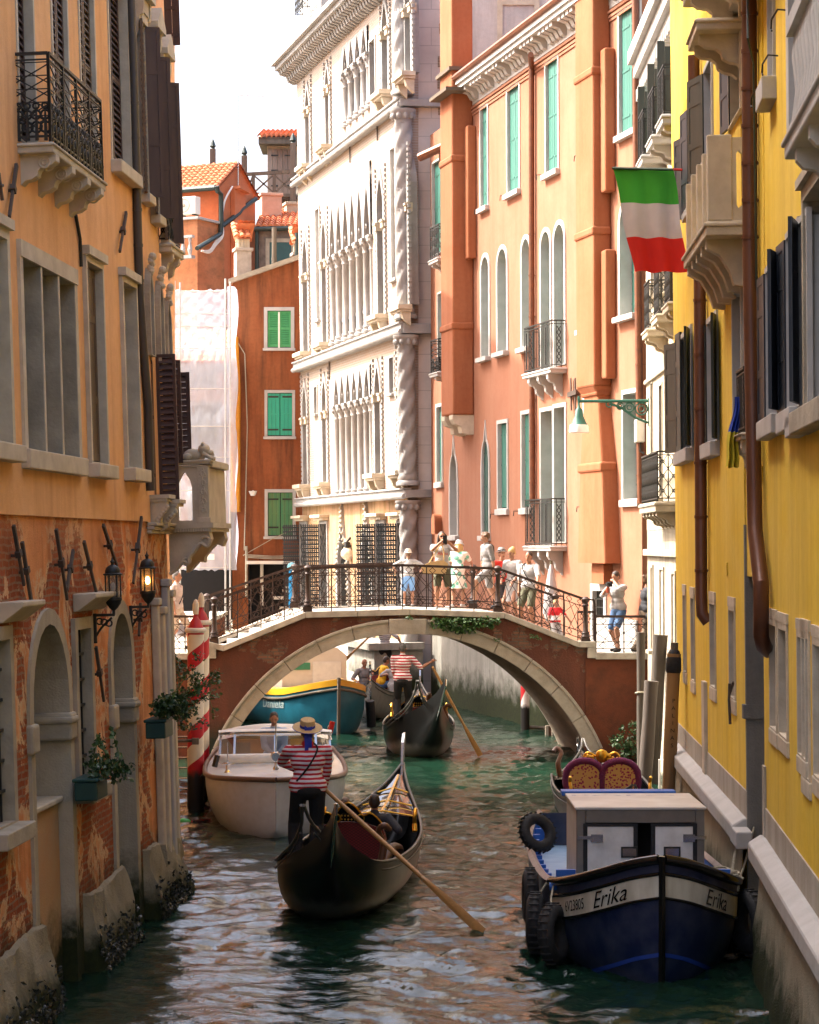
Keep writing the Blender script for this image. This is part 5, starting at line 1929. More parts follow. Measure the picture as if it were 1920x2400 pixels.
# annex with a terrace in front
ax = thing("terrace_annex", "low salmon annex with a parapet carrying an air conditioner, before the red gable house", "house")
q0 = ray(463, 1275, 93.5)
s = MB()
qa, qb = zz(q0, 9.5), zz(q0, ray(463, 511, 93.5).z)
lf2 = -ld * 5
rt2 = gd * 2.1
for d in (lf2, rt2):
 s.add([qa, qa + d, qb + d, qb], [(0, 1, 2, 3)])
s.build("wall", plaster("worn_annex_plaster", (.50, .19, .085), (.58, .26, .13), (.22, .12, .06), .8, .7, bump=.5), ax)
s = MB()
s.bar(qb + lf2, qb + ld * .1, .25, .1)
s.bar(qb, qb + rt2, .25, .1)
s.build("coping", WSTONE, ax)
s = MB()
s.add([qb + lf2, qb, qb + rt2, qb + rt2 + lf2], [(0, 1, 2, 3)])
s.build("terrace_floor", GSTONE, ax)
vb_ = ray(440, 595, 93.2)
s = MB()
for k in range(5):
 t = vb_ + (-ld) * (k * .32 - .2) - gd * .15
 s.lathe([(.05, -.1), (.1, .15), (.05, .4), (.08, .62)], 8, t)
s.bar(vb_ - ld * 1.6 - gd * .15 + Vector((0, 0, .66)), vb_ + ld * .35 - gd * .15 + Vector((0, 0, .66)), .2, .1)
s.bar(vb_ - ld * 1.6 - gd * .15 + Vector((0, 0, -.15)), vb_ + ld * .35 - gd * .15 + Vector((0, 0, -.15)), .3, .12)
s.build("balustrade", WSTONE, ax)
ac = thing("air_conditioner", "white air conditioning unit standing on the annex parapet", "air conditioner", loc=ray(443, 506, 94.2), rz=atan2(ld.y, ld.x))
s = MB()
s.box((-.42, -.2, .05), (.42, .2, .75))
s.build("casing", WPAINT, ac)
s = MB()
s.ring((-.12, -.205, .4), (0, 1, 0), .27, .015, 20, 6)
for k in range(5):
 s.ring((-.12, -.205, .4), (0, 1, 0), .05 * k + .03, .006, 16, 4)
s.ell((-.12, -.21, .4), (.07, .02, .07), 10)
s.build("fan_grille", GSTONE, ac)
s = MB()
for x in (-.3, .3):
 s.box((x - .04, -.2, 0), (x + .04, .2, .05))
s.build("foot", IRON, ac)
# aerial
an = thing("aerial", "thin television aerial mast on the gable of the red house", "aerial", loc=onG(558, 440, .1))
m0 = an.location.copy()
s = MB()
top = ray(557, 223, m0.y) - m0
s.tube([(0, 0, -.6), (0, 0, top.z)], .03, 6)
s.build("mast", CHROME, an)
s = MB()
e = ray(621, 227, m0.y) - m0
s.tube([(-.05, 0, top.z), (e.x, 0, top.z - .05)], .025, 6)
for k in range(12):
 x = e.x * k / 11
 s.bar((x, -.12, top.z), (x, .12, top.z), .01)
s.build("boom", CHROME, an)
# chimney with a little tiled roof
def chimney(name, label, px, yb, yt, D, w, cap, m):
 base = ray(px, yb, D)
 h = ray(px, yt, D).z - base.z
 t = thing("chimney", label, "chimney", loc=base, rz=.25, group=None)
 s = MB()
 s.box((-w / 2, -w / 2, -.5), (w / 2, w / 2, h))
 s.box((-w / 2 - .06, -w / 2 - .06, h), (w / 2 + .06, w / 2 + .06, h + .12))
 s.build("stack", m, t)
 if cap:
  s = MB()
  for x in (-.3, -.1, .1, .3):
   for y in (-.35, .35):
    s.box((x * w - .05, y * w - .05, h + .12), (x * w + .05, y * w + .05, h + .55))
  s.build("vent_post", STONE, t)
  tiles(t, (-w * .7, -w * .75, h + .52), (.22, 0, 0), (0, .19, .15), int(w * 1.5 / .22), 4, MATS["bright_roof_tile"], 'cap_tile', .07)
  tiles(t, (w * .7, w * .75, h + .52), (-.22, 0, 0), (0, -.19, .15), int(w * 1.5 / .22), 4, MATS["bright_roof_tile"], 'cap_tile', .07)
 return t
RGH = plaster("rough_chimney_plaster", (.48, .42, .35), (.54, .48, .42), (.24, .2, .16), .6, .7, bump=.8)
chimney("chimney", "tall chimney with a small tiled cap beside the red gable", 569, 655, 590, 89.5, .58, True, RGH)
chimney("chimney", "square peach chimney with a brick rim below the roof terrace", 633, 515, 462, 99, .85, False, plaster("peach_chimney_plaster", (.56, .36, .26), (.6, .42, .32), (.4, .24, .16), .4, .5))
chimney("chimney", "small cream chimney just left of the palace under the roof terrace", 685, 520, 482, 100, .6, False, CREAM)
chimney("chimney", "short tile capped chimney at the palace edge above the brown house", 702, 618, 600, 89, .5, True, RGH)
# grey house with tiled roof
gry = thing("grey_house", "grey stucco house with a dark teal door below the roof terrace", "house")
D = 96.5
s = MB()
pts = [ray(598, 680, D), ray(735, 680, D), ray(735, 530, D), ray(598, 533, D)]
s.add(pts, [(0, 1, 2, 3)])
s.build("wall", plaster("dark_grey_stucco", (.20, .17, .14), (.27, .24, .21), (.08, .07, .06), .7, .7), gry)
s = MB()
a, b = ray(632, 680, D - .1), ray(683, 568, D - .1)
s.box((a.x, D - .12, a.z), (b.x, D - .02, b.z))
s.build("door", mat("teal_door_paint", (.02, .085, .085), .5), gry)
s = MB()
for (x0, x1) in ((a.x - .16, a.x), (b.x, b.x + .16)):
 s.box((x0, D - .14, a.z), (x1, D - .01, b.z + .16))
s.box((a.x, D - .14, b.z), (b.x, D - .01, b.z + .16))
s.build("door_frame", GSTONE, gry)
e0, e1 = ray(598, 531, D - .3), ray(740, 528, D - .3)
t1 = ray(740, 476, D + 4.5)
tiles(gry, e0, (.25, 0, 0), (.0, .46, .135), int((e1.x - e0.x) / .25), 10, MATS["bright_roof_tile"], th=.09)
s = MB()
s.tube([e0 + Vector((-.1, 0, -.1)), e1 + Vector((0, 0, -.1))], .1, 8)
s.tube([ray(602, 535, D - .2), ray(602, 640, D - .2)], .08, 8)
s.build("gutter", DKPIPE, gry)
for (px, yt, yb) in ((643, 533, 622), (697, 546, 620)):
 t = thing("roof_post", "grey wooden post on the roof edge of the brown house, %s" % ("taller one at left" if px < 660 else "dark one near the palace"), "post", loc=ray(px, yb, 88.6))
 s = MB()
 s.tube([(0, 0, -.3), (0, 0, (yb - yt) / FOC * 88.6)], .09, 8)
 s.lathe([(.1, 0), (.1, .3)], 8, (0, 0, 0))
 s.build("shaft", GREYWOOD if px < 660 else DKPIPE, t)
# wooden roof terrace with a hut
D = 102
alt = thing("roof_terrace", "weathered wooden roof terrace with crossed railings above the chimneys", "terrace")
s = MB()
R = lambda x, y, d=D: ray(x, y, d)
s.bar(R(572, 409), R(690, 402), .16, .14)
s.bar(R(690, 402), R(716, 412, D + 3), .14, .12)
s.bar(R(590, 455), R(692, 459), .16, .14)
s.bar(R(692, 459), R(716, 462, D + 3), .14, .12)
xs = [594, 643, 690]
for i, x in enumerate(xs):
 s.bar(R(x, 404), R(x, 456), .14)
for x0, x1 in zip([578] + xs[:-1], xs):
 s.bar(R(x0, 410), R(x1, 453), .12, .06)
 s.bar(R(x0, 453), R(x1, 408), .12, .06)
s.bar(R(694, 408, D + 1), R(712, 458, D + 2.5), .1)
s.bar(R(712, 408, D + 2.5), R(694, 458, D + 1), .1)
s.build("railing", GREYWOOD, alt)
s = MB()
s.add([R(600, 461), R(720, 463), R(735, 458, D + 5), R(605, 456, D + 5)], [(0, 1, 2, 3)])
s.add([R(600, 466), R(720, 468), R(720, 463), R(600, 461)], [(0, 1, 2, 3)])
s.build("deck", GREYWOOD, alt)
hut = thing("rooftop_hut", "small wooden door hut with a tiled lid at the back of the roof terrace", "hut")
Dh = 104.5
s = MB()
a, b = R(627, 465, Dh), R(700, 340, Dh)
s.box((a.x, Dh, a.z - .6), (b.x, Dh + 2, b.z))
s.build("wall", CREAM, hut)
s = MB()
a2, b2 = R(628, 465, Dh), R(686, 350, Dh)
for k in range(5):
 x = a2.x + (b2.x - a2.x) * k / 5
 s.box((x + .01, Dh - .06, a2.z - .5), (x + (b2.x - a2.x) / 5 - .01, Dh - .01, b2.z))
hd = s.build("door", mat("bleached_brown_wood", (.24, .17, .13), .85, (.34, .27, .22), 3, .8, stretch=(1, 1, .2), bump=.4), hut)
s = MB()
for y in (365, 400, 436):
 for (x0, x1) in ((636, 652), (668, 684)):
  p, q = R(x0, y, Dh), R(x1, y, Dh)
  s.box((p.x, Dh - .09, p.z - .03), (q.x, Dh - .065, p.z + .03))
s.build("strap_hinge", IRON, hd)
s = MB()
p, q = R(608, 342, Dh), R(712, 326, Dh)
s.box((p.x, Dh - .6, p.z - .0), (q.x, Dh + 2.4, q.z))
s.build("fascia", GREYWOOD, hut)
tiles(hut, (p.x - .05, Dh - .65, q.z + .02), (.21, 0, 0), (0, .5, .12), int((q.x - p.x + .1) / .21), 7, MATS["bright_roof_tile"], th=.09)
for (px, yt, yb, lab) in ((499, 325, 392, "spiked wooden post rising from the red roof ridge, left of the aerial"), (573, 341, 405, "spiked wooden post right of the aerial mast"), (687, 311, 460, "tallest spiked wooden post in front of the rooftop hut")):
 d = 101.5
 t = thing("spiked_post", lab, "post", loc=ray(px, yb, d), group="spiked posts on the roofs")
 h = (yb - yt) / FOC * d
 s = MB()
 s.box((-.12, -.12, -.8), (.12, .12, h - .45))
 s.build("shaft", GREYWOOD, t)
 s = MB()
 s.lathe([(.12, h - .45), (.08, h - .40), (.14, h - .33), (.06, h - .1), (.01, h)], 8)
 s.build("spike", DKPIPE, t)
# ---------------------------------------------------------------- unseen house added on the left bank so its roof shades the orange house
side = thing("added_shade_house", "unseen tiled ochre house added on the left bank to shade the orange house", "house")
s = MB()
s.box((-16, 63.5, -1), (-7.2, 72.0, 21.5))
s.build("wall", OCHRE, side)
tiles(side, (-7.0, 63.4, 21.5), (0, .3, 0), (-.42, 0, .14), 29, 11, MATS["roof_tile"], th=.08)
# ---------------------------------------------------------------- left and right banks
DB = 51.7
KB = DB / FOC
def bx(px):
 return (px - CX) * KB
def bz(py):
 return CAMZ + (CY - py) * KB
SK = -.135                      # the bridge runs a little skew
BW = 3.5
zdeck_end = bz(1510)
zq = bz(1530)
REDW = plaster("dark_red_plaster", (.135, .042, .022), (.19, .065, .032), (.055, .03, .02), .7, .8, algae=1.0, bump=.5)
slab("right_quay", [(bx(1372), DB - .02), (8, DB - .02), (8, 60), (bx(1372) - .3, 60)], -1, zq - .12, REDW, "red rendered quay wall and pavement at the right end of the bridge")
slab("right_pavement", [(bx(1390), DB - .08), (8, DB - .08), (8, 60), (bx(1390) - .3, 60)], zq - .116, zq, PAVE, "pale stone pavement at the right end of the bridge")
slab("left_quay", [(-30, DB + .0), (bx(478), DB + .0), (bx(478) - .6, 58), (-6.2, 62), (-6.6, 84), (-30, 84)], -1, zq - .13, REDW, "quay wall at the left end of the bridge")
slab("left_pavement", [(-30, DB - .06), (bx(484), DB - .06), (bx(484) - .6, 58), (-6.15, 62), (-6.5, 84), (-30, 84)], zq - .126, zq - .01, PAVE, "pale stone pavement at the left end of the bridge")
slab("far_quay", [(-30, 84), (-3.2, 84), (-3.0, 100), (-30, 100)], -1, 1.5, QUAYS, "stone quay in front of the brown house")
# palace landing stage and steps
lan = thing("stone_landing", "pale stone water steps in front of the palace", "landing stage", M=P.M)
s = MB()
for k in range(4):
 s.box((up0 + 2.5, -.5, -.2), (-1.0, 1.35 - k * .3, .7 + k * .35))
s.build("steps", plaster("landing_stone", (.50, .47, .40), (.6, .57, .5), (.25, .23, .18), .5, .6, algae=.7, bump=.5), lan)
s = MB()
s.box((-3.0, -.5, -.2), (.6, 1.55, 1.3))
s.box((-3.1, 1.551, -.2), (.8, 1.75, 1.5))
s.build("quay_block", PLINTH, lan)
# ---------------------------------------------------------------- bridge
br = thing("footbridge", "single arched red plaster footbridge with a stone arch ring and dark iron railings", "bridge", loc=(0, DB, 0))
cxb, zc, Ro, Ri = bx(955), -1.6, 4.64, 4.33
DECK = [(bx(487), bz(1503)), (bx(524), bz(1512)), (bx(716), bz(1434)), (bx(960), bz(1427)), (bx(1181), bz(1435)), (bx(1355), bz(1503)), (bx(1395), bz(1503))]
def deckz(x):
 for (a, b), (c, d) in zip(DECK, DECK[1:]):
  if x <= c:
   return b + (d - b) * max(0, (x - a)) / (c - a)
 return DECK[-1][1]
def arc(R, n=40, z0=-.6):
 t0 = math.asin((z0 - zc) / R)
 return [(cxb + R * cos(t0 + (pi - 2 * t0) * i / n), zc + R * sin(t0 + (pi - 2 * t0) * i / n)) for i in range(n + 1)]
ro, ri = arc(Ro), arc(Ri)
outer = [(DECK[0][0], -.6)] + [(x, z - .12) for x, z in DECK] + [(DECK[-1][0], -.6)]
face = outer + [(x, z) for x, z in ro]
s = MB()
tri = [tuple(t) for t in tessellate_polygon([[Vector((a, b, 0)) for a, b in face]])]
def sk(x, y, z):
 return (x + SK * y, y, z)
for y in (0.0, BW):
 s.add([sk(a, y, b) for a, b in face], tri)
for e in (0, len(outer) - 2):
 a, b = outer[e], outer[e + 1]
 s.add([sk(a[0], 0, a[1]), sk(b[0], 0, b[1]), sk(b[0], BW, b[1]), sk(a[0], BW, a[1])], [(0, 1, 2, 3)])
m, nt, b_ = newmat("bridge_plaster")
v = coords(nt)
vs_ = coords(nt, (1, 1, .15))
c = mixrgb(nt, (.088, .029, .017), (.145, .047, .025), ramp(nt, noise(nt, v, .9, 6, .65), [(.35, 0), (.7, 1)]))
c = mixrgb(nt, c, (.05, .028, .016), math_(nt, 'MULTIPLY', ramp(nt, noise(nt, vs_, 2.6, 5), [(.45, 0), (.8, 1)]), .7))
c = mixrgb(nt, c, (.19, .15, .10), ramp(nt, noise(nt, v, 2.1, 7, .7), [(.66, 0), (.70, .55)]))
z_ = math_(nt, 'ADD', sepz(nt, 2), math_(nt, 'MULTIPLY', noise(nt, v, 1.6, 6, .7), 1.2))
c = mixrgb(nt, c, (.012, .020, .010), ramp(nt, math_(nt, 'DIVIDE', z_, 4), [(.24, 1), (.36, 0)]))
brk = _n(nt, "ShaderNodeTexBrick")
for k, val in (('Scale', 1), ('Brick Width', .24), ('Row Height', .075), ('Mortar Size', .010)):
 brk.inputs[k].default_value = val
brk.inputs['Color1'].default_value = (.20, .10, .06, 1)
brk.inputs['Color2'].default_value = (.12, .055, .035, 1)
brk.inputs['Mortar'].default_value = (.10, .085, .065, 1)
cx_ = _n(nt, "ShaderNodeCombineXYZ")
nt.links.new(sepz(nt, 0), cx_.inputs[0])
nt.links.new(sepz(nt, 2), cx_.inputs[1])
nt.links.new(cx_.outputs[0], brk.inputs['Vector'])
msk = ramp(nt, math_(nt, 'ADD', noise(nt, v, 1.1, 6, .65), math_(nt, 'MULTIPLY', ramp(nt, math_(nt, 'DIVIDE', sepz(nt, 2), 4), [(.45, 0), (.8, 1)]), .10)), [(.60, 0), (.625, 1)])
c = mixrgb(nt, c, brk.outputs['Color'], msk)
nt.links.new(c, b_.inputs['Base Color'])
b_.inputs['Roughness'].default_value = .9
add_bump(nt, b_, math_(nt, 'ADD', noise(nt, v, 22, 6), math_(nt, 'MULTIPLY', msk, -.8)), .6, .03)
s.build("spandrel_wall", m, br, recalc=False)
# arch ring: soffit and separate stones
RINGST = plaster("arch_stone", (.37, .33, .27), (.45, .41, .34), (.17, .15, .11), .4, .8, bump=.7)
s = MB()
for i in range(40):
 (a, b), (c2, d) = ri[i], ri[i + 1]
 s.add([sk(a, .02, b), sk(c2, .02, d), sk(c2, BW - .02, d), sk(a, BW - .02, b)], [(0, 1, 2, 3)])
s.build("soffit", plaster("soffit_plaster", (.20, .15, .11), (.28, .22, .17), (.10, .08, .06), .6, .8, bump=.6), br, recalc=False)
n = 15
t0 = math.asin((-.6 - zc) / Ro)
for y0, y1 in ((-.07, .04), (BW - .04, BW + .07)):
 s = MB()
 for i in range(n):
  a0 = t0 + (pi - 2 * t0) * i / n + .0015
  a1 = t0 + (pi - 2 * t0) * (i + 1) / n - .0015
  pr = [(cxb + Ri * cos(a0 + (a1 - a0) * k / 5), zc + Ri * sin(a0 + (a1 - a0) * k / 5)) for k in range(6)]
  po = [(cxb + Ro * cos(a1 - (a1 - a0) * k / 5), zc + Ro * sin(a1 - (a1 - a0) * k / 5)) for k in range(6)]
  if i == 7:
   pr[0], pr[-1] = (pr[0][0] + .02, pr[0][1]), (pr[-1][0] - .02, pr[-1][1])
   if y0 < 1:
    key = pr[::5] + [(x, z + .03) for x, z in po[::5]]
    continue
  s.prism(pr + po, y0, y1, lambda x, z, h: sk(x, h, z))
  pa = [(cxb + (Ro - .05) * cos(a0 + (a1 - a0) * k / 5), zc + (Ro - .05) * sin(a0 + (a1 - a0) * k / 5)) for k in range(6)]
  s.prism(pa + [(cxb + (Ro + .015) * cos(a1 - (a1 - a0) * k / 5), zc + (Ro + .015) * sin(a1 - (a1 - a0) * k / 5)) for k in range(6)], y0 - .035 if y0 < 1 else y1, y0 - .002 if y0 < 1 else y1 + .035, lambda x, z, h: sk(x, h, z))
 s.build("arch_ring", RINGST, br)
s = MB()
s.prism(key, -.12, .03, lambda x, z, h: sk(x, h, z))
s.build("keystone", RINGST, br)
COPE = mat("bridge_coping_stone", (.48, .44, .37), .85, (.24, .22, .18), 3.5, .8, bump=.3, bscale=40)
for y0, y1 in ((-.10, .26), (BW - .26, BW + .10)):
 s = MB()
 for (a, b), (c2, d) in zip(DECK, DECK[1:]):
  nseg = max(1, int(abs(c2 - a) / 1.1))
  for i in range(nseg):
   xa, xb = a + (c2 - a) * i / nseg, a + (c2 - a) * (i + 1) / nseg - .006
   za, zb = b + (d - b) * i / nseg, b + (d - b) * (i + 1) / nseg
   s.prism([(xa, za - .13), (xb, zb - .13), (xb, zb), (xa, za)], y0, y1, lambda x, z, h: sk(x, h, z))
 for px0, px1, yt, yb in ((487, 506, 1503, 1543), (1376, 1395, 1503, 1542)):
  s.prism([(bx(px0), bz(yb)), (bx(px1), bz(yb)), (bx(px1), bz(yt) - .135), (bx(px0), bz(yt) - .135)], y0, y1, lambda x, z, h: sk(x, h, z))
 s.build("coping", COPE, br)
# quay copings beside the bridge ends
s = MB()
s.box((bx(1396), -.12, zq - .14), (bx(1532), .1, zq + .004))
s.box((bx(380), -.1, zq - .15), (bx(486), .1, zq - .006))
s.build("quay_coping", COPE, br)
# stepped deck
s = MB()
def steps(xa, za, xb, zb, n):
 for i in range(n):
  x0, x1 = xa + (xb - xa) * i / n, xa + (xb - xa) * (i + 1) / n
  z1 = za + (zb - za) * (i + .5) / n
  s.prism([(min(x0, x1), z1 - .28), (max(x0, x1), z1 - .28), (max(x0, x1), z1), (min(x0, x1), z1)], .262, BW - .262, lambda x, z, h: sk(x, h, z))
steps(DECK[1][0], zq, DECK[2][0], DECK[2][1], 7)
steps(DECK[5][0], zq, DECK[4][0], DECK[4][1], 7)
s.prism([(DECK[2][0], DECK[2][1] - .1), (DECK[4][0], DECK[4][1] - .1), (DECK[4][0], DECK[4][1] - .02), (DECK[3][0], DECK[3][1] - .02), (DECK[2][0], DECK[2][1] - .02)], .262, BW - .262, lambda x, z, h: sk(x, h, z))
s.build("deck", PAVE, br)
# railings
def newel(mb, x, y, z0, h):
 p = Vector(sk(x, y, z0))
 mb.box((p.x - .1, p.y - .1, p.z), (p.x + .1, p.y + .1, p.z + .13))
 mb.lathe([(.085, .13), (.10, .17), (.075, .22), (.09, .25), (.06, .29), (.052, .5), (.055, h - .2), (.075, h - .17), (.05, h - .13), (.085, h - .08), (.09, h - .03), (.06, h), (.02, h + .02)], 10, p)
def panel_rail(mb, pts, y, hb, ht, first=True):
 """iron railing along a polyline of (x, z) feet"""
 for (a, b), (c2, d) in zip(pts, pts[1:]):
  P0 = lambda t, h: sk(a + (c2 - a) * t, y, b + (d - b) * t + h)
  mb.bar(P0(0, ht), P0(1, ht), .055, .035, up=(0, 1, 0))
  for h in (ht - .17, hb + .15, hb):
   mb.bar(P0(0, h), P0(1, h), .018, up=(0, 1, 0))
  n = max(1, int(round(abs(c2 - a) / .52)))
  for k in range(n + 1):
   mb.bar(P0(k / n, -.0), P0(k / n, ht), .026)
   mb.ell(P0(k / n, (hb + ht) / 2), (.025, .025, .03), 6)
  for k in range(n):
   ta, tb = k / n, (k + 1) / n
   tm, tq, tr = (ta + tb) / 2, ta + (tb - ta) * .25, ta + (tb - ta) * .75
   lo, hi = hb + .15, ht - .17
   md = (lo + hi) / 2
   # crossing diagonals forming tall lozenges
   for (p, q) in (((ta, md), (tm, hi)), ((tm, hi), (tb, md)), ((ta, md), (tm, lo)), ((tm, lo), (tb, md)),
       ((tq, hi), (tm, md)), ((tm, md), (tr, hi)), ((tq, lo), (tm, md)), ((tm, md), (tr, lo))):
    mb.bar(P0(*p), P0(*q), .013)
   for h0, h1 in ((hb, hb + .15), (ht - .17, ht - .02)):
    hm = (h0 + h1) / 2
    for tt in (tq, tr):
     w = (tb - ta) * .13
     q = [P0(tt - w, hm), P0(tt, h1 - .01), P0(tt + w, hm), P0(tt, h0 + .01)]
     for i in range(4):
      mb.bar(q[i], q[(i + 1) % 4], .014)
NEW = [(bx(503), zdeck_end), (bx(722), bz(1436)), (bx(1168), bz(1437)), (bx(1374), zdeck_end)]
for yy, lab in ((.06, 0), (BW - .06, 1)):
 s = MB()
 f = [(NEW[0][0], NEW[0][1]), (NEW[1][0], NEW[1][1]), (bx(945), bz(1429)), (NEW[2][0], NEW[2][1]), (NEW[3][0], NEW[3][1])]
 panel_rail(s, f, yy, .09, .98)
 # scrolled ends running down to the quay rails
 for x, sg in ((NEW[0][0], -1), (NEW[3][0], 1)):
  s.tube(catmull([sk(x, yy, zdeck_end + .98), sk(x + sg * .12, yy, zdeck_end + .98), sk(x + sg * .2, yy, zdeck_end + .88), sk(x + sg * .21, yy, zdeck_end)], 4), .022, 6)
 ra = s.build("railing", BIRON, br)
 for x, z in NEW:
  s = MB()
  newel(s, x, yy, z, 1.03)
  s.build("newel_post", BIRON, ra, smooth=45)
# quay railings
for nm, lab, xa, xb, y, z in (("quay_railing", "dark iron quay railing at the right foot of the bridge", bx(1397), bx(1528), .0, zq), ("quay_railing", "dark iron quay railing at the left foot of the bridge beside the striped poles", bx(380), bx(488), .0, zq)):
 t = thing(nm, lab, "railing", loc=(0, DB + y, 0))
 s = MB()
 panel_rail(s, [(xa, z), (xb, z)], .0, .09, .80)
 s.build("rail_panel", BIRON, t)
# second rail going back from the bridge on the right
t = thing("quay_railing", "iron railing behind the right bridge ramp, in front of the barred door", "railing", loc=(0, DB + BW, 0))
s = MB()
panel_rail(s, [(bx(1360) + .2, zq), (4.34, zq)], 0, .09, .80)
s.build("rail_panel", BIRON, t)
# weeds growing from the bridge crown
LEAF = mat("leaf_green", (.045, .11, .02), .5, (.02, .06, .012), 8, .8)
LEAF2 = mat("dark_leaf_green", (.022, .058, .016), .45, (.05, .10, .03), 8, .7)
def leafclump(mb, c, r, n, size, rnd, sq=1.0):
 for _ in range(n):
  d = Vector((rnd.gauss(0, 1), rnd.gauss(0, 1), rnd.gauss(0, 1))).normalized() * (rnd.random() ** .45)
  p = Vector(c) + Vector((d.x * r[0], d.y * r[1], d.z * r[2]))
  a = Vector((rnd.gauss(0, 1), rnd.gauss(0, 1), rnd.gauss(0, .6))).normalized()
  b = a.cross(Vector((rnd.gauss(0, 1), rnd.gauss(0, 1), rnd.gauss(0, 1)))).normalized()
  L_ = size * rnd.uniform(.6, 1.3)
  w = L_ * .42
  nn = a.cross(b) * L_ * .12
  mb.add([p, p + a * L_ * .5 + b * w + nn, p + a * L_, p + a * L_ * .5 - b * w + nn], [(0, 1, 2), (0, 2, 3)])
wd = thing("ivy_tuft", "green ivy and weeds hanging from the bridge crown right of the keystone", "plant", loc=(bx(1085), DB - .15, bz(1455)))
s = MB()
rnd = random.Random(11)
for k in range(70):
 px = rnd.triangular(1005, 1180, 1080)
 py = 1452 + rnd.random() ** 1.4 * 32 * (1 - abs(px - 1085) / 130) + max(0, px - 1150) * .3
 leafclump(s, (bx(px) - bx(1085), rnd.uniform(-.06, .06), bz(py) - bz(1455)), (.09, .06, .07), 12, .075, rnd)
for (px, py) in ((957, 1446), (1150, 1462), (1250, 1490), (1260, 1495), (1165, 1500)):
 leafclump(s, (bx(px) - bx(1085), -.03, bz(py) - bz(1455)), (.1, .05, .05), 16, .06, rnd)
s.build("foliage", LEAF, wd)
MBC = MB
# ---------------------------------------------------------------- boats
def interp(st, y):
 for a, b in zip(st, st[1:]):
  if y <= b[0]:
   t = (y - a[0]) / (b[0] - a[0])
   return [p + (q - p) * t for p, q in zip(a, b)]
 return list(st[-1])
def dense(st, n):
 """smooth the station table along the hull"""
 P = catmull([(0, 0, 0)] * 2, 1)
 out = []
 for i in range(len(st) - 1):
  p0, p1, p2, p3 = st[max(i - 1, 0)], st[i], st[i + 1], st[min(i + 2, len(st) - 1)]
  for k in range(n):
   t = k / n
   out.append([.5 * (2 * b + (c - a) * t + (2 * a - 5 * b + 4 * c - d) * t * t + (3 * b - a - 3 * c + d) * t ** 3) for a, b, c, d in zip(p0, p1, p2, p3)])
 out.append(list(st[-1]))
 return out
def hullx(st, z, fx, fz):
 y, w, zg, zk = st[:4]
 q = min(1, max(0, (zg - z) / (zg - zk)))
 sn = q ** (1 / fz)
 return w * max(0, 1 - sn * sn) ** (.5 * fx)
def hull(st, fx=1.0, fz=1.0, m=14, inset=0.0, up=0.0):
 rows = []
 for y, w, zg, zk in (s[:4] for s in st):
  r = []
  for k in range(m + 1):
   t = pi * k / m
   x = -(max(w - inset, .004)) * (1 if cos(t) > 0 else -1) * abs(cos(t)) ** fx
   r.append((x, y, zg - (zg - zk - up) * abs(sin(t)) ** fz))
  rows.append(r)
 return rows
def strip(mb, st, za, zb, side, fx, fz, off, y0=-9, y1=99):
 """band along the hull side between two depths below the gunwale"""
 rows = []
 for s in st:
  if y0 <= s[0] <= y1:
   r = []
   for q in range(5):
    z = s[2] - (za + (zb - za) * q / 4)
    r.append((side * (hullx(s, z, fx, fz) + off), s[0] - off * .6, z))
   rows.append(r)
 if len(rows) > 1:
  mb.grid(rows)
_txt = {}
def text_mesh(body, size=1.0, shear=0.0, squeeze=1.0):
 cu = bpy.data.curves.new("lettering", 'FONT')
 cu.body = body
 cu.size = size
 cu.shear = shear
 cu.align_x = 'CENTER'
 cu.resolution_u = 3
 ob = bpy.data.objects.new("lettering", cu)
 COL.objects.link(ob)
 bpy.context.view_layer.update()
 me = bpy.data.meshes.new_from_object(ob.evaluated_get(bpy.context.evaluated_depsgraph_get()))
 v = [(p.co.x * squeeze, p.co.y) for p in me.vertices]
 f = [tuple(p.vertices) for p in me.polygons]
 bpy.data.objects.remove(ob)
 bpy.data.curves.remove(cu)
 bpy.data.meshes.remove(me)
 return v, f
def edge_tube(st, dx, dz, r, m, name, par, y0=-9, y1=99):
 s = MB()
 for sg in (-1, 1):
  s.tube([(sg * (a[1] + dx), a[0], a[2] + dz) for a in st if y0 <= a[0] <= y1], r, 7)
 return s.build(name, m, par, smooth=60)
VELVET = None
def brocade(name, a, b, scale=26):
 m, nt, bs = newmat(name)
 v = coords(nt)
 vo = _n(nt, "ShaderNodeTexVoronoi")
 vo.inputs['Scale'].default_value = scale
 nt.links.new(v, vo.inputs['Vector'])
 f = ramp(nt, vo.outputs['Distance'], [(.38, 0), (.46, 1)])
 nt.links.new(mixrgb(nt, a, b, f), bs.inputs['Base Color'])
 bs.inputs['Roughness'].default_value = .75
 return m
def diamonds(name, a, b, fr=16):
 m, nt, bs = newmat(name)
 tc = _n(nt, "ShaderNodeTexCoord")
 sp = _n(nt, "ShaderNodeSeparateXYZ")
 nt.links.new(tc.outputs['Object'], sp.inputs[0])
 p = math_(nt, 'FRACT', math_(nt, 'MULTIPLY', math_(nt, 'ADD', math_(nt, 'ADD', sp.outputs[0], math_(nt, 'MULTIPLY', sp.outputs[2], 1.5)), 20), fr))
 q = math_(nt, 'FRACT', math_(nt, 'MULTIPLY', math_(nt, 'ADD', math_(nt, 'SUBTRACT', sp.outputs[0], math_(nt, 'MULTIPLY', sp.outputs[2], 1.5)), 20), fr))
 f = math_(nt, 'MAXIMUM', math_(nt, 'LESS_THAN', p, .22), math_(nt, 'LESS_THAN', q, .22))
 nt.links.new(mixrgb(nt, a, b, f), bs.inputs['Base Color'])
 bs.inputs['Roughness'].default_value = .7
 return m
CRIMSON = diamonds("crimson_diamond_cloth", (.20, .018, .018), (.045, .006, .006), 17)
BROCADE = brocade("purple_gold_brocade", (.26, .012, .07), (.52, .30, .10), 24)
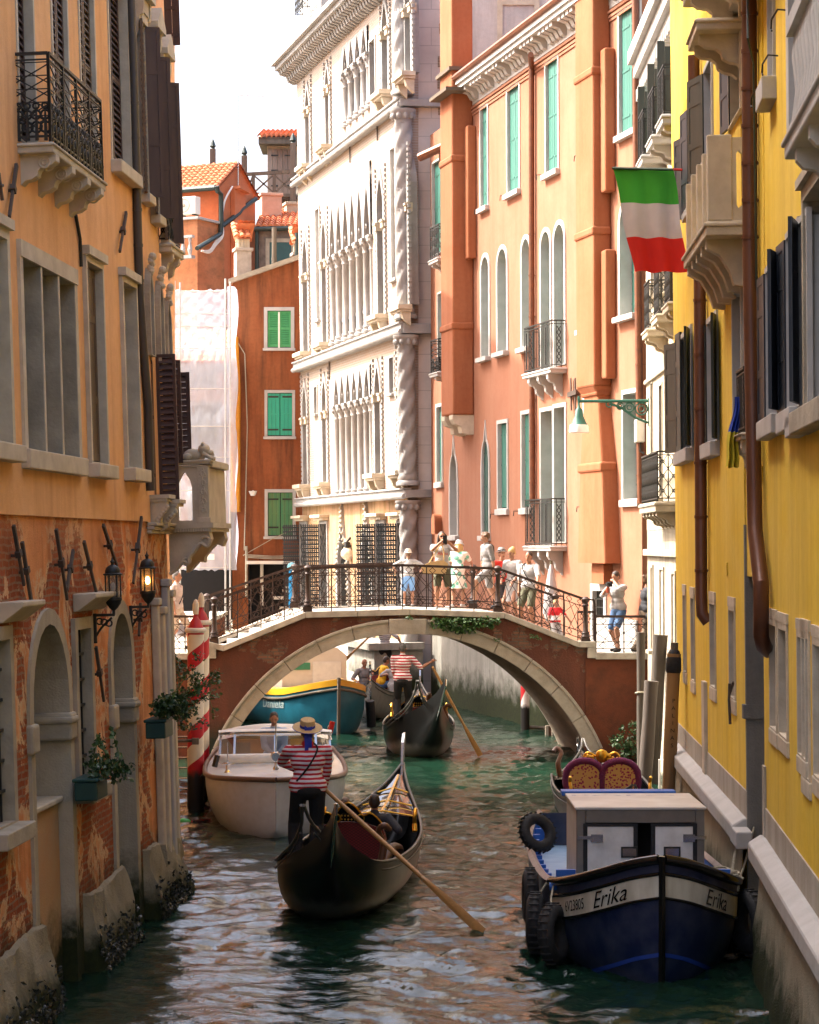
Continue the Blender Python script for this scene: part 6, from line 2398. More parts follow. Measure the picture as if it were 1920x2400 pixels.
PURPLE = mat("purple_velvet", (.10, .008, .05), .9, (.16, .02, .08), 30, .6, bump=.6)
HULLBLK, _nt, _b = newmat("worn_black_hull")
_v = coords(_nt)
_z = sepz(_nt, 2)
_f = math_(_nt, 'ADD', _z, math_(_nt, 'MULTIPLY', noise(_nt, coords(_nt, (1, 1, .35)), 3.2, 6, .7), .42))
_c = mixrgb(_nt, (.010, .011, .011), (.10, .098, .085), ramp(_nt, _f, [(.44, 1), (.56, 0)]))
_nt.links.new(_c, _b.inputs['Base Color'])
_b.inputs['Roughness'].default_value = .28
GUNW = mat("worn_gunwale", (.10, .095, .08), .45, (.03, .03, .03), 5, .7)
MIRROR = mat("varnished_deck", (.035, .035, .04), .06, (.05, .045, .04), 3, .5, spec=1.0)
def gondola(label, loc, rz, cover=None, tail=1.6, rowed=True, seat='crimson', grp=None, pale=False, bend=.4, iron=True):
 MB = lambda: MBC(lambda p: Vector((p.x + bend * max(0, 1 - p.y / 2.7) ** 2, p.y, p.z)))
 g = thing("gondola", label, "gondola", loc=loc, rz=rz, group=grp)
 st = dense([(0, .015, tail, tail - .12), (.35, .07, tail * .83, tail * .60), (.8, .24, tail * .66, tail * .30), (1.3, .46, tail * .53, .08), (1.9, .64, tail * .43, -.08), (2.8, .77, .60, -.16), (4.3, .82, .55, -.18), (5.8, .77, .56, -.18), (7.2, .60, .62, -.16), (8.3, .39, .73, -.06), (9.2, .18, .92, .18), (9.8, .06, 1.08, .55), (10.05, .02, 1.15, .8)], 5)
 s = MB()
 s.grid(hull(st, .8, .62, 16))
 s.build("hull", HULLBLK if not pale else mat("silver_hull", (.25, .26, .25), .35, (.12, .12, .12), 5, .6), g, smooth=50)
 s = MB()
 s.grid(hull([a for a in st if 1.4 < a[0] < 8.6], .8, .62, 12, .05, .12))
 s.build("inner_planking", BLACKL, g, smooth=50)
 edge_tube(st, .0, .0, .022, GUNW, "gunwale", g)
 edge_tube(st, .012, -.10, .012, GUNW, "rubbing_strake", g, .3, 9.6)
 # decks fore and aft
 def deck(y0, y1, dz, nm, m, crown=.05):
  s = MB()
  rows = []
  for a in st:
   if y0 <= a[0] <= y1:
    rows.append([(a[1] * .97 * t, a[0], a[2] - dz + crown * (1 - t * t)) for t in (-1, -.5, 0, .5, 1)])
  s.grid(rows)
  return s.build(nm, m, g, smooth=60)
 deck(.3, 2.3, .05, "stern_deck", BLACKL)
 deck(7.3, 9.7, .04, "fore_deck", MIRROR)
 s = MB()
 for y, x in ((7.35, .5), (8.1, .38), (8.8, .24)):
  s.tube([(-x, y, interp(st, y)[2] + .0), (0, y + .06, interp(st, y)[2] + .07), (x, y, interp(st, y)[2] + .0)], .014, 5)
 s.tube([(0, 7.35, .69), (0, 8.3, .80), (0, 9.5, 1.03)], .018, 5)
 s.build("deck_moulding", GOLD if rowed else IRON, g)
 s = MB()
 s.box((-.5, 2.4, .02), (.5, 7.2, .05))
 s.build("floor", mat("dark_floor_boards", (.05, .035, .03), .7), g)
 # iron prow: broad S blade with six teeth
 s = MB()
 pr = [(10.0, .55), (10.10, .9), (10.14, 1.15), (10.2, 1.38), (10.36, 1.55), (10.36, 1.64), (10.22, 1.63), (10.08, 1.5), (10.02, 1.32), (9.98, 1.1), (9.93, .8)]
 s.prism(pr, -.02, .02, lambda a, b, h: (h, a, b))
 for k in range(6):
  s.box((-.02, 10.08, .72 + k * .10), (.02, 10.24, .76 + k * .10))
 if iron:
  s.build("prow_iron", CHROME, g)
 s = MB()
 t2 = [(0, a[0] - .015, a[3] + (a[2] - a[3]) * .1) for a in st if a[0] < 1.6]
 s.tube([(0, -.02, tail + .03)] + t2, [.026] + [.02] * len(t2), 6)
 s.build("stern_iron", CHROME, g)
 if cover:
  s = MB()
  rows = []
  for a in st:
   if 2.0 <= a[0] <= 8.2:
    rows.append([(a[1] * 1.03 * t, a[0], a[2] + .02 + (.42 + .12 * sin(a[0] * 2.1)) * (1 - t * t) - (.12 if abs(t) == 1 else 0)) for t in (-1, -.98, -.6, -.3, 0, .3, .6, .98, 1)])
  s.grid(rows)
  s.build("tarpaulin", cover, g, smooth=70)
  return g
 # seat with a carved black and gilt crest
 if seat == 'crimson':
  s = MB()
  s.prism([(-.46, 0), (.46, 0), (.5, .30), (.46, .44), (.25, .52), (0, .54), (-.25, .52), (-.46, .44), (-.5, .30)], 0, .12, lambda a, b, h: (a, 4.0 + h + b * -.15, .40 + b))
  b = s.build("seat_back", CRIMSON, g)
  s = MB()
  pts = [(-.5, .44), (-.42, .56), (-.30, .66), (-.2, .62), (-.12, .72), (0, .80), (.12, .72), (.2, .62), (.30, .66), (.42, .56), (.5, .44), (.25, .53), (0, .55), (-.25, .53)]
  s.prism(pts, .02, .09, lambda a, c, h: (a, 3.98 + h - c * .15, .40 + c))
  s.build("seat_crest", BLACKL, b)
  s = MB()
  s.tube(catmull([(a, 3.98 - c * .15, .41 + c) for a, c in pts[:11]], 3), .014, 5)
  for x in (-.16, .16):
   s.ring((x, 3.98 - .09, .99), (0, 1, 0), .05, .012, 12, 5)
  for i in range(-2, 3):
   for j in range(2):
    s.ell((i * .045, 3.96 - .1, .98 + j * .05), .014, 6)
  s.build("gilding", GOLD, b)
  s = MB()
  s.box((-.48, 4.15, .2), (.48, 4.75, .40))
  s.build("seat_cushion", CRIMSON, g)
  for x in (-1, 1):
   s = MB()
   s.tube(catmull([(x * .44, 4.1, .35), (x * .5, 4.6, .5), (x * .52, 5.2, .42), (x * .5, 5.5, .3)], 4), [.07] * 13, 8)
   s.build("arm_rest", mat("brown_leather", (.10, .045, .03), .5), g, smooth=60)
 else:
  # big heart shaped love seat, purple velvet rim, gilt crest
  s = MB()
  pts = [(-.56, .0), (.56, .0), (.62, .30)]
  for k in range(13):
   t = pi * k / 12
   pts.append((.30 + .31 * cos(t), .42 + .24 * sin(t)))
  for k in range(13):
   t = pi * k / 12
   pts.append((-.30 + .31 * cos(t), .42 + .24 * sin(t)))
  pts.append((-.62, .30))
  s.prism(pts, 0, .12, lambda a, b, h: (a, 4.3 + h, .32 + b))
  b = s.build("seat_back", BROCADE, g)
  s = MB()
  s.tube([(a, 4.38, .32 + c) for a, c in pts[1:]] + [(-.56, 4.38, .32)], .065, 8)
  s.tube([(0, 4.41, .32), (0, 4.41, .76)], .05, 8)
  s.build("velvet_rim", PURPLE, b, smooth=60)
  s = MB()
  rnd = random.Random(4)
  s.ell((0, 4.32, 1.06), (.11, .05, .12), 10)
  for k in range(26):
   t = rnd.uniform(-1, 1)
   s.ell((t * .3, 4.32, .98 + (1 - abs(t)) * .10 + rnd.uniform(-.05, .05)), (rnd.uniform(.03, .06), .03, rnd.uniform(.03, .06)), 7)
  for sg in (-1, 1):
   s.tube(catmull([(sg * .1, 4.3, 1.05), (sg * .22, 4.3, 1.12), (sg * .3, 4.3, 1.06), (sg * .28, 4.3, .97)], 4), .025, 6)
  s.build("gilt_crest", GOLD, b, smooth=60)
 # forcola and brass sea horses
 s = MB()
 z0 = interp(st, 2.6)[2]
 s.tube(catmull([(.60, 2.6, z0 - .05), (.64, 2.62, z0 + .2), (.58, 2.55, z0 + .38), (.66, 2.5, z0 + .46), (.72, 2.56, z0 + .40)], 4), [.05] * 5 + [.04] * 12, 8)
 s.build("oar_rest", mat("walnut_wood", (.14, .06, .03), .4), g, smooth=60)
 for x in (-1, 1):
  s = MB()
  z1 = interp(st, 6.0)[2]
  c = Vector((x * .66, 6.0, z1))
  s.tube(catmull([c, c + Vector((-.01 * x, .05, .12)), c + Vector((0, -.02, .22)), c + Vector((0, .06, .3))], 4), [.04] * 4 + [.03] * 9, 7)
  s.ell(c + Vector((0, .1, .3)), (.03, .07, .035), 8)
  s.build("brass_ornament", GOLD, g, smooth=60)
 return g
def oar(label, a, b, blade=.9):
 a, b = Vector(a), Vector(b)
 t = thing("oar", label, "oar", loc=a)
 d = b - a
 L_ = d.length
 u = d.normalized()
 s = MB()
 n = 14
 s.tube([u * (L_ - blade) * k / n for k in range(n + 1)], [.028 + .004 * sin(k / n * 3) for k in range(n + 1)], 8)
 s.build("shaft", WOOD, t, smooth=60)
 s = MB()
 sd_ = u.cross(Vector((0, 1, 0))).normalized()
 rows = []
 for k in range(9):
  q = k / 8
  c = u * (L_ - blade + blade * q)
  w = .028 + .030 * sin(min(q, .8) / .8 * pi / 2)
  n_ = sd_.cross(u) * (.022 - .012 * q)
  rows.append([c + sd_ * w, c + n_, c - sd_ * w, c - n_])
 s.grid(rows, True)
 s.add(rows[-1], [(0, 1, 2, 3)])
 s.build("blade", WOOD, t, smooth=60)
 return t
G1 = Vector((-1.27, 27.85, 0))
H1 = -math.atan2(1.18, 10.2)
gondola("black gondola nearest the camera, with a crimson seat and the straw hatted gondolier", G1, H1)
gondola("black gondola passing under the bridge, rowed by the bare headed gondolier", (.17, 50.2, 0), -.01, tail=1.78, bend=.6)
gondola("moored gondola with a purple and gold heart shaped seat behind the blue work boat", (3.30, 44.6, 0), pi, tail=1.0, rowed=False, seat='heart', bend=.1, iron=False)
g3 = gondola("silver grey gondola beyond the bridge carrying the man in yellow", (-.62, 71.6, 0), pi - .04, tail=1.3, pale=True)
BLUE = mat("blue_tarpaulin", (.03, .13, .36), .5, (.02, .07, .22), 3, .7, bump=.5, bscale=8)
gondola("moored gondola under a blue tarpaulin, left of two by the palace steps", (-1.95, 81.5, 0), pi - .1, cover=BLUE, tail=1.2)
gondola("moored gondola under a dark grey tarpaulin beside the blue covered one", (-1.0, 81.0, 0), pi - .02, cover=mat("dark_tarpaulin", (.035, .04, .05), .5, bump=.5, bscale=8), tail=1.2)
oar("long wooden oar of the straw hatted gondolier reaching right into the water", ray(762, 1850, 30.4), ray(1132, 2186, 28.4), 1.2)
oar("wooden oar of the bare headed gondolier dipping right of the second gondola", ray(1014, 1563, 51.2), ray(1126, 1771, 51.6), .8)
oar("oar of the navy striped gondolier slanting down to the left beyond the bridge", ray(868, 1490, 69.5), ray(795, 1560, 70), .6)
# ---- blue work boat
E = thing("work_boat", "blue work boat named Erika with a white cabin box, moored by the yellow houses", "boat", loc=(2.70, 25.15, 0), rz=.01)
est = dense([(0, .02, 1.32, .0), (.15, .30, 1.25, -.12), (.4, .58, 1.13, -.22), (.8, .83, 1.0, -.26), (1.3, 1.0, .90, -.28), (2.2, 1.10, .80, -.28), (4.5, 1.12, .74, -.28), (6.8, 1.02, .78, -.28), (8.2, .8, .88, -.2)], 6)
EF = (.55, .75)
NAVY = mat("navy_hull_paint", (.006, .014, .055), .35, (.05, .06, .10), 3, .8, bump=.15, bscale=14)
BBLUE = mat("bright_blue_paint", (.015, .10, .42), .45, (.02, .14, .50), 5, .5)
s = MB()
s.grid(hull(est, *EF, 18))
s.add([(-.8, 8.2, .88), (.8, 8.2, .88), (.7, 8.2, -.2), (-.7, 8.2, -.2)], [(0, 1, 2, 3)])
eh = s.build("hull", NAVY, E, smooth=50)
s = MB()
s.grid(hull([a for a in est if a[0] > .9], *EF, 14, .07, .1))
s.build("inner_planking", BBLUE, E, smooth=50)
s = MB()
s.grid([[(a[1] * t * .93, a[0], .42) for t in (-1, 0, 1)] for a in est if a[0] > .8])
s.build("floor", mat("pale_blue_deck", (.22, .36, .52), .5, (.12, .22, .40), 4, .7), E)
BAND = mat("cream_band_paint", (.68, .66, .56), .5, (.42, .38, .28), 5, .8, stretch=(1, 1, .3))
s = MB()
for sg in (-1, 1):
 strip(s, est, .17, .40, sg, *EF, .010, -.1, 1.75)
s.build("name_band", BAND, E, smooth=60, recalc=False)
s = MB()
for sg in (-1, 1):
 strip(s, est, 1.0, 1.045, sg, *EF, .010, -.1, 3)
 strip(s, est, 1.005, 1.04, sg, *EF, .012, -.1, 3)
s.build("waterline_stripe", mat("royal_blue_paint", (.02, .06, .32), .4), E, smooth=60, recalc=False)
s = MB()
s.tube([(0, -.05, 1.36), (0, -.045, .9), (0, -.03, .3), (0, .02, -.2)], .04, 6)
s.build("stem_post", BLACKL, E)
s = MB()
for sg in (-1, 1):
 P_ = [(sg * (a[1] + .01), a[0], a[2]) for a in est]
 s.tube([p for p in P_ if p[1] < 1.7], .055, 8)
 s.tube([(x, y, z - .155) for x, y, z in P_ if y < 1.75], .022, 6)
 s.tube([(x, y, z - .415) for x, y, z in P_ if y < 1.75], .018, 6)
s.build("rubbing_rail", BLACKL, E, smooth=60)
s = MB()
for sg in (-1, 1):
 s.tube([(sg * (a[1] - .02), a[0], a[2] + .01) for a in est if a[0] >= 1.6], .05, 4)
s.build("side_rail", mat("worn_pink_wood", (.42, .33, .28), .8, (.28, .2, .17), 6, .6), E)
s = MB()
for sg in (-1, 1):
 for k in range(14):
  y = 1.7 + k * .46
  a = interp(est, y)
  s.box((sg * (a[1] - .02) if sg < 0 else a[1] - .16, y, .4), (-(a[1] - .16) if sg < 0 else a[1] - .02, y + .07, a[2] - .03))
s.build("rib", BBLUE, E)
# fore deck
s = MB()
s.grid([[(a[1] * t * .96, a[0], a[2] - .05 + .02 * (1 - t * t)) for t in (-1, -.5, 0, .5, 1)] for a in est if a[0] < 1.25])
s.build("fore_deck", NAVY, E, smooth=60)
s = MB()
s.box((-.92, 1.22, .80), (.92, 1.34, .9))
s.build("thwart", mat("varnished_plank", (.26, .13, .07), .5), E)
def band_text(body, side, ymid, size, squeeze, shear=.25):
 """lettering wrapped on the name band; ymid: how far aft of the stem along the hull (arc length)"""
 v, f = text_mesh(body, size, shear, squeeze)
 pts = [(side * (hullx(a, a[2] - .285, *EF) + .014), a[0] - .012, a[2]) for a in est if a[0] < 2.4]
 acc = [0.0]
 for p, q in zip(pts, pts[1:]):
  acc.append(acc[-1] + sqrt((q[0] - p[0]) ** 2 + (q[1] - p[1]) ** 2))
 s = MB()
 out = []
 for x, y in v:
  L_ = ymid + (x if side > 0 else -x)
  for i in range(len(acc) - 1):
   if L_ <= acc[i + 1]:
    break
  t = (L_ - acc[i]) / (acc[i + 1] - acc[i])
  p = [a + (b - a) * t for a, b in zip(pts[i], pts[i + 1])]
  dn = .285 - y + size * .33
  st_ = interp(est, p[1] + .012)
  out.append((side * (hullx(st_, st_[2] - dn, *EF) + .016), p[1] - .004, st_[2] - dn))
 s.add(out, f)
 return s.build("lettering", BLACKL, E, recalc=False)
band_text("Erika", -1, .62, .26, .95, .3)
band_text("Erika", 1, .82, .26, .95, .3)
band_text("6V23805", -1, 1.24, .17, .72, 0)
# cabin box
ALU = mat("brushed_aluminium", (.26, .23, .20), .4, (.18, .16, .14), 6, .5, metal=.5)
x0, x1, y0, y1, z0, z1 = -.68, .85, 2.85, 4.35, .40, 1.53
s = MB()
s.box((x0, y0 + .05, z0), (x0 + .03, y1, z1))
s.box((x1 - .03, y0 + .05, z0), (x1, y1, z1))
s.box((x0, y1, z0), (x1, y1 + .03, z1))
s.build("cabin_side", mat("off_white_panel", (.60, .57, .50), .5, (.42, .38, .3), 3, .6), E)
s = MB()
for xa in (x0, x1 - .11):
 s.box((xa, y0, z0), (xa + .11, y0 + .06, z1))
s.box((x0 + .111, y0, z1 - .16), (x1 - .111, y0 + .06, z1))
s.build("cabin_frame", ALU, E)
s = MB()
s.box((x0 - .02, y0 - .03, z1), (x1 + .02, y1 + .03, z1 + .035))
s.build("cabin_roof", mat("weathered_white_roof", (.62, .58, .52), .45, (.44, .38, .32), 2, .7), E)
v, f = text_mesh("POLO", .34, 0, 1.5)
s = MB()
s.add([(x, y1 - .32 + y * .5, z1 + .04) for x, y in v], f)
s.build("faded_lettering", mat("faded_print", (.42, .40, .44), .6), E, recalc=False)
s = MB()
s.box((x0 + .1, y0 + .5, z0), (x1 - .1, y0 + .6, z1 - .05))
s.build("cabin_inside", mat("shaded_brown_inside", (.022, .014, .009), .9), E)  # shade inside the cabin is put into this near-black brown
for (xa, xb, tilt, nm) in ((x0 + .13, -.0, 0, 0), (.26, x1 - .14, .0, 1)):
 dr = MB()
 dr.box((xa, y0 - .01, z0 + .05), (xb, y0 + .03, z1 - .2))
 d_ = dr.build("cabin_door", mat("scuffed_white_door", (.76, .74, .70), .5, (.50, .46, .40), 5, .6, bump=.1), E)
 s = MB()
 for a, b in (((xa - .05, z0), (xa, z1 - .165)), ((xb, z0), (xb + .05, z1 - .165)), ((xa, z1 - .2), (xb, z1 - .165))):
  s.box((a[0], y0 - .014, a[1]), (b[0], y0 + .02, b[1]))
 s.build("seal", RUBBER, d_)
 s = MB()
 hx = xa + .40 if nm == 0 else xa + .1
 s.box((hx, y0 - .03, z0 + .56), (hx + .2, y0 - .011, z0 + .69))
 s.build("recessed_handle", IRON, d_)
 s = MB()
 s.box((hx + .02, y0 - .034, z0 + .58), (hx + .18, y0 - .031, z0 + .67))
 hz_ = z0 + .78
 ax_ = xa - .12 if nm == 0 else xb - .12
 s.box((ax_, y0 - .04, hz_), (ax_ + .28, y0 - .02, hz_ + .04))
 s.box((ax_ + (.16 if nm == 0 else 0), y0 - .05, hz_ - .03), (ax_ + (.30 if nm == 0 else .14), y0 - .021, hz_ + .06))
 s.build("hinge", CHROME, d_)
s = MB()
s.box((-.74, y1 + .04, z1 + .0), (.70, y1 + .3, z1 + .06))
s.build("roof_plank", BBLUE, E)
s = MB()
s.lathe([(.05, 0), (.05, .14), (.03, .16), (.05, .18), (.02, .2)], 10, (-.03, .9, .96))
s.build("bow_lamp", CHROME, E)
def tyre(par, c, ax, R=.27, r=.085, name="tyre_fender"):
 s = MB()
 s.ring(c, ax, R, r, 24, 8)
 for k in range(24):
  t = 2 * pi * k / 24
  a = Vector(ax).normalized()
  x = a.orthogonal().normalized()
  d = x * cos(t) + a.cross(x) * sin(t)
  s.bar(Vector(c) + d * (R + r) - a * r * .6, Vector(c) + d * (R + r) + a * r * .6, .02, .016)
 return s.build(name, RUBBER, par, smooth=60)
tyre(E, (-1.08, 1.05, .34), (1, -.45, .1), .25, .10)
tyre(E, (-1.24, 1.75, .36), (1, -.12, 0), .25, .10)
tyre(E, (-1.24, 2.7, .52), (1, 0, 0), .25, .09)
tyre(E, (1.16, 1.4, .42), (1, .35, 0), .26, .11)
tyre(E, (-1.0, 5.1, .98), (.5, -.9, .5), .19, .075)
for x, yy, z, sg in ((-1.0, 1.5, .92, 1), (.98, 1.5, .92, -1)):
 s = MB()
 s.box((x - .02, yy, z - .12), (x + sg * .2, yy + .06, z + .08))
 s.tube([(x - .1, yy - .05, z - .1), (x + sg * .35, yy - .05, z - .1)], .045, 8)
 s.build("cleat_block", BBLUE, E)
s = MB()
rnd = random.Random(9)
for k in range(7):
 P_ = [(1.0 + rnd.uniform(-.25, .15), 2.0 + rnd.uniform(-.4, .6), .85 + rnd.uniform(-.08, .12)) for _ in range(5)]
 s.tube(catmull(P_, 5), .012, 5)
s.tube(catmull([(1.05, 2.0, .85), (1.12, 2.2, 1.1), (1.28, 2.4, 1.42), (1.45, 2.5, 1.5)], 5), .016, 6)
s.tube(catmull([(1.1, 1.8, .85), (1.2, 2.0, 1.0), (1.34, 2.2, 1.4)], 5), .014, 6)
s.tube(catmull([(-1.05, 1.45, .85), (-1.1, 1.2, .7), (-1.08, 1.05, .6)], 5), .012, 5)
s.tube(catmull([(-1.1, 1.9, .8), (-1.2, 1.85, .65), (-1.24, 1.75, .6)], 5), .012, 5)
s.build("mooring_rope", ROPE, E)
# ---- water taxi
X = thing("motor_boat", "white motor launch with a windscreen and chrome bow lamp behind the straw hatted gondolier", "boat", loc=(-2.14, 37.6, 0), rz=.06)
tst = dense([(0, .002, .92, .1), (.25, .42, .91, -.1), (.7, .80, .88, -.25), (1.4, 1.06, .84, -.3), (2.6, 1.20, .80, -.3), (5, 1.22, .76, -.3), (8, 1.1, .74, -.25)], 6)
HW = plaster("launch_hull_paint", (.50, .52, .52), (.56, .58, .58), (.30, .28, .22), .3, .5, bump=.02)
HW.node_tree.nodes["Principled BSDF"].inputs['Roughness'].default_value = .25
s = MB()
s.grid(hull(tst, .62, .85, 18))
s.build("hull", HW, X, smooth=50)
GW = mat("gloss_white", (.78, .77, .74), .18, (.72, .71, .67), 3, .5)
s = MB()
s.grid([[(a[1] * t * .985, a[0], a[2] + .09 * (1 - t * t) * min(1, a[0])) for t in (-1, -.6, -.2, .2, .6, 1)] for a in tst])
s.build("deck", GW, X, smooth=60)
s = MB()
for sg in (-1, 1):
 s.tube([(sg * a[1], a[0], a[2]) for a in tst], .045, 7)
s.build("rubbing_rail", mat("brown_rubbing_rail", (.16, .09, .06), .4), X, smooth=60)
s = MB()
s.tube(catmull([(-.95, 3.4, .95), (-.8, 3.15, .97), (0, 2.95, 1.0), (.8, 3.15, .97), (.95, 3.4, .95)], 6), .085, 8)
s.build("rolled_canvas", mat("white_canvas", (.72, .70, .65), .8, bump=.5, bscale=12), X, smooth=60)
s = MB()
WS = [(-.98, 4.1), (-.72, 3.55), (0, 3.42), (.72, 3.55), (.98, 4.1), (1.0, 5.2)]
def wsp(h, k=.0):
 return [(x * (1 - k * h), y + h * .25, .92 + h) for x, y in WS]
for h0 in (.0, .44):
 s.tube(wsp(h0, .04), .025, 6)
for a, b in zip(wsp(0), wsp(.44, .04)):
 s.bar(a, b, .04)
ws = s.build("windscreen", CHROME, X)
m, nt, b = newmat("clear_glass")
gl = _n(nt, "ShaderNodeBsdfGlossy")
gl.inputs['Roughness'].default_value = .02
tr = _n(nt, "ShaderNodeBsdfTransparent")
mx = _n(nt, "ShaderNodeMixShader")
mx.inputs[0].default_value = .22
nt.links.new(tr.outputs[0], mx.inputs[1])
nt.links.new(gl.outputs[0], mx.inputs[2])
nt.links.new(mx.outputs[0], nt.nodes["Material Output"].inputs[0])
CLEAR = m
s = MB()
s.grid([wsp(.02), wsp(.42, .04)])
s.build("pane", CLEAR, ws, recalc=False)
s = MB()
rows = []
for q in range(5):
 y = 3.55 + q * .12
 rows.append([(x, y + abs(x) * .35, 1.37 + .05 * (1 - (x) ** 2) + .03 * sin(q * 1.6)) for x in (-1.0, -.6, -.2, .2, .6, 1.0)])
s.grid(rows)
s.grid([[(x, y, z - .05) for x, y, z in r] for r in rows])
s.build("folded_awning", MATS["white_canvas"], X, smooth=60)
s = MB()
s.box((-1.0, 5.5, .75), (1.0, 7.6, 1.12))
s.build("cabin", mat("launch_cabin_varnish", (.20, .10, .05), .2), X)
s = MB()
s.grid([[(x, y, 1.12 + .12 * (1 - x * x)) for x in (-1.05, -.7, -.35, 0, .35, .7, 1.05)] for y in (5.4, 6.5, 7.7)])
s.build("cabin_roof", GW, X)
for x in (-.75, .6):
 s = MB()
 s.box((x, 5.485, .85), (x + .3, 5.499, 1.06))
 s.build("cabin_window", GLASS, X)
s = MB()
s.lathe([(.03, 0), (.05, .05), (.02, .1), (.02, .16)], 10, (0, .55, 1.0))
s.lathe([(.07, -.1), (.085, .0), (.085, .1), (.05, .14)], 12, (0, .6, 1.24), (0, 1, 0))
s.tube([(0, .62, 1.3), (0, .62, 1.75)], .012, 5)
s.build("search_lamp", CHROME, X, smooth=60)
for (x, y) in ((.95, 1.9), (-.95, 1.9), (1.0, 2.3)):
 s = MB()
 s.lathe([(.06, 0), (.03, .04), (.03, .12), (.07, .15), (.07, .17)], 8, (x * .85, y, .86))
 s.tube([(x * .85, y + .15, .86), (x * .85, y + .15, 1.35)], .012, 5)
 s.build("deck_fitting", CHROME, X)
for c, k in (((-1.05, 3.0, .95), 0), ((.98, 4.4, 1.42), 1)):
 s = MB()
 s.tube([Vector(c) + Vector((0, 0, -.1)), Vector(c) + Vector((.05, 0, .1))], .05, 8)
 s.build("mooring_fender" if k == 0 else "side_lamp", BLACKL if k == 0 else mat("red_lens", (.45, .02, .02), .2), X)
# ---- teal boat
Tt = thing("cargo_boat", "teal and yellow cargo boat with a cream cabin, moored left beyond the arch", "boat", loc=(-1.74, 57.6, 0), rz=.30)
dst = dense([(0, .002, 1.36, .05), (.3, .42, 1.28, -.1), (.8, .85, 1.16, -.2), (1.6, 1.1, 1.05, -.25), (3.5, 1.2, .98, -.25), (6, 1.2, .96, -.25), (8.5, 1.05, 1.0, -.2)], 6)
TEAL = mat("teal_hull_paint", (.010, .085, .13), .35, (.02, .16, .23), 2.2, .7, bump=.1, bscale=10)
YELP = mat("yellow_boat_paint", (.72, .38, .02), .4, (.62, .30, .02), 4, .5)
s = MB()
s.grid(hull(dst, .55, .8, 18))
s.build("hull", TEAL, Tt, smooth=50)
s = MB()
for sg in (-1, 1):
 strip(s, dst, -.02, .13, sg, .55, .8, .015)
 s.grid([[(sg * (a[1] + .015), a[0], a[2] + .02), (sg * (a[1] - .16), a[0], a[2] + .05)] for a in dst])
s.build("yellow_band", YELP, Tt, smooth=60, recalc=False)
s = MB()
for sg in (-1, 1):
 s.tube([(sg * (a[1] + .02), a[0], a[2] - .22) for a in dst], .035, 6)
s.tube([(0, -.03, 1.42), (0, -.02, .7), (0, .02, -.1)], .045, 6)
s.build("rubbing_rail", GREYWOOD, Tt, smooth=60)
s = MB()
s.grid([[(a[1] * t * .9, a[0], a[2] + .03) for t in (-1, 0, 1)] for a in dst if a[0] < 2.2])
s.build("fore_deck", mat("pale_wood_deck", (.5, .38, .24), .8), Tt)
s = MB()
s.box((-.85, 2.3, .3), (.85, 6.5, 1.85))
s.prism([(-.85, 1.852), (.85, 1.852), (.6, 2.05), (-.6, 2.05)], 2.3, 6.5, lambda a, b, h: (a, h, b))
cb = s.build("cabin", mat("cream_cabin_paint", (.60, .54, .44), .6, (.5, .43, .34), 3, .6), Tt)
s = MB()
s.box((-.05, 2.27, .9), (.7, 2.298, 1.7))
s.build("cabin_door", mat("white_cabin_door", (.66, .62, .54), .5), cb)
s = MB()
s.box((-.55, 2.275, 1.5), (-.12, 2.298, 1.68))
s.build("green_notice", mat("green_notice_paint", (.03, .20, .10), .5), cb)
v, f = text_mesh("Daniela", .30, .3, 1.0)
s = MB()
out = []
for x, y in v:
 st_ = interp(dst, 2.2 - x * 1.9)
 z = st_[2] - .46 + y
 out.append((-(hullx(st_, z, .55, .8) + .016), st_[0], z))
s.add(out, f)
s.build("lettering", mat("pale_lettering", (.40, .48, .46), .6), Tt, recalc=False)
tyre(Tt, (-1.32, 4.6, .45), (1, 0, 0), .28, .05)
s = MB()
s.tube([(1.15, 1.2, .75), (1.22, 1.3, .1)], .12, 8)
s.build("mooring_fender", RUBBER, Tt, smooth=60)
# ---------------------------------------------------------------- people
SKIN = mat("skin", (.36, .185, .115), .55, (.31, .145, .09), 20, .4)
SKIN2 = mat("tanned_skin", (.34, .155, .085), .55, (.28, .12, .065), 20, .4)
HAIRD = mat("dark_hair", (.022, .014, .010), .5, (.045, .028, .018), 40, .6, bump=.6, bscale=60)
HAIRG = mat("grey_hair", (.11, .10, .09), .6, (.05, .045, .04), 40, .6, bump=.6)
HAIRB = mat("blonde_hair", (.55, .36, .14), .5, (.38, .23, .08), 40, .6, bump=.6)
HAIRBR = mat("brown_hair", (.13, .065, .028), .5, (.07, .035, .015), 40, .6, bump=.6)
BLACKC = mat("black_cloth", (.010, .010, .011), .9, (.018, .018, .018), 9, .5, bump=.5, bscale=14)
WHITEC = mat("white_cloth", (.40, .39, .385), .9, (.29, .285, .28), 7, .5, bump=.5, bscale=12)
GREYC = mat("light_grey_cloth", (.22, .21, .205), .9, (.16, .155, .15), 7, .5, bump=.5, bscale=12)
OLIVE = mat("olive_cloth", (.10, .10, .06), .9, (.07, .07, .04), 8, .5, bump=.5, bscale=14)
DENIM = mat("denim", (.05, .11, .22), .9, (.10, .18, .32), 8, .6, bump=.5, bscale=16)
LBLUE = mat("light_blue_cloth", (.32, .42, .58), .9, (.26, .36, .52), 8, .5, bump=.5, bscale=14)
SBLUE = mat("sky_blue_denim", (.18, .36, .68), .9, (.14, .28, .56), 8, .5)
YELC = mat("yellow_cloth", (.72, .38, .01), .9, (.58, .29, .01), 8, .5, bump=.5, bscale=14)
REDC = mat("red_cloth", (.55, .03, .02), .9, (.42, .02, .02), 8, .5)
DKGREY = mat("charcoal_cloth", (.035, .037, .045), .9, (.025, .025, .03), 8, .5, bump=.4)
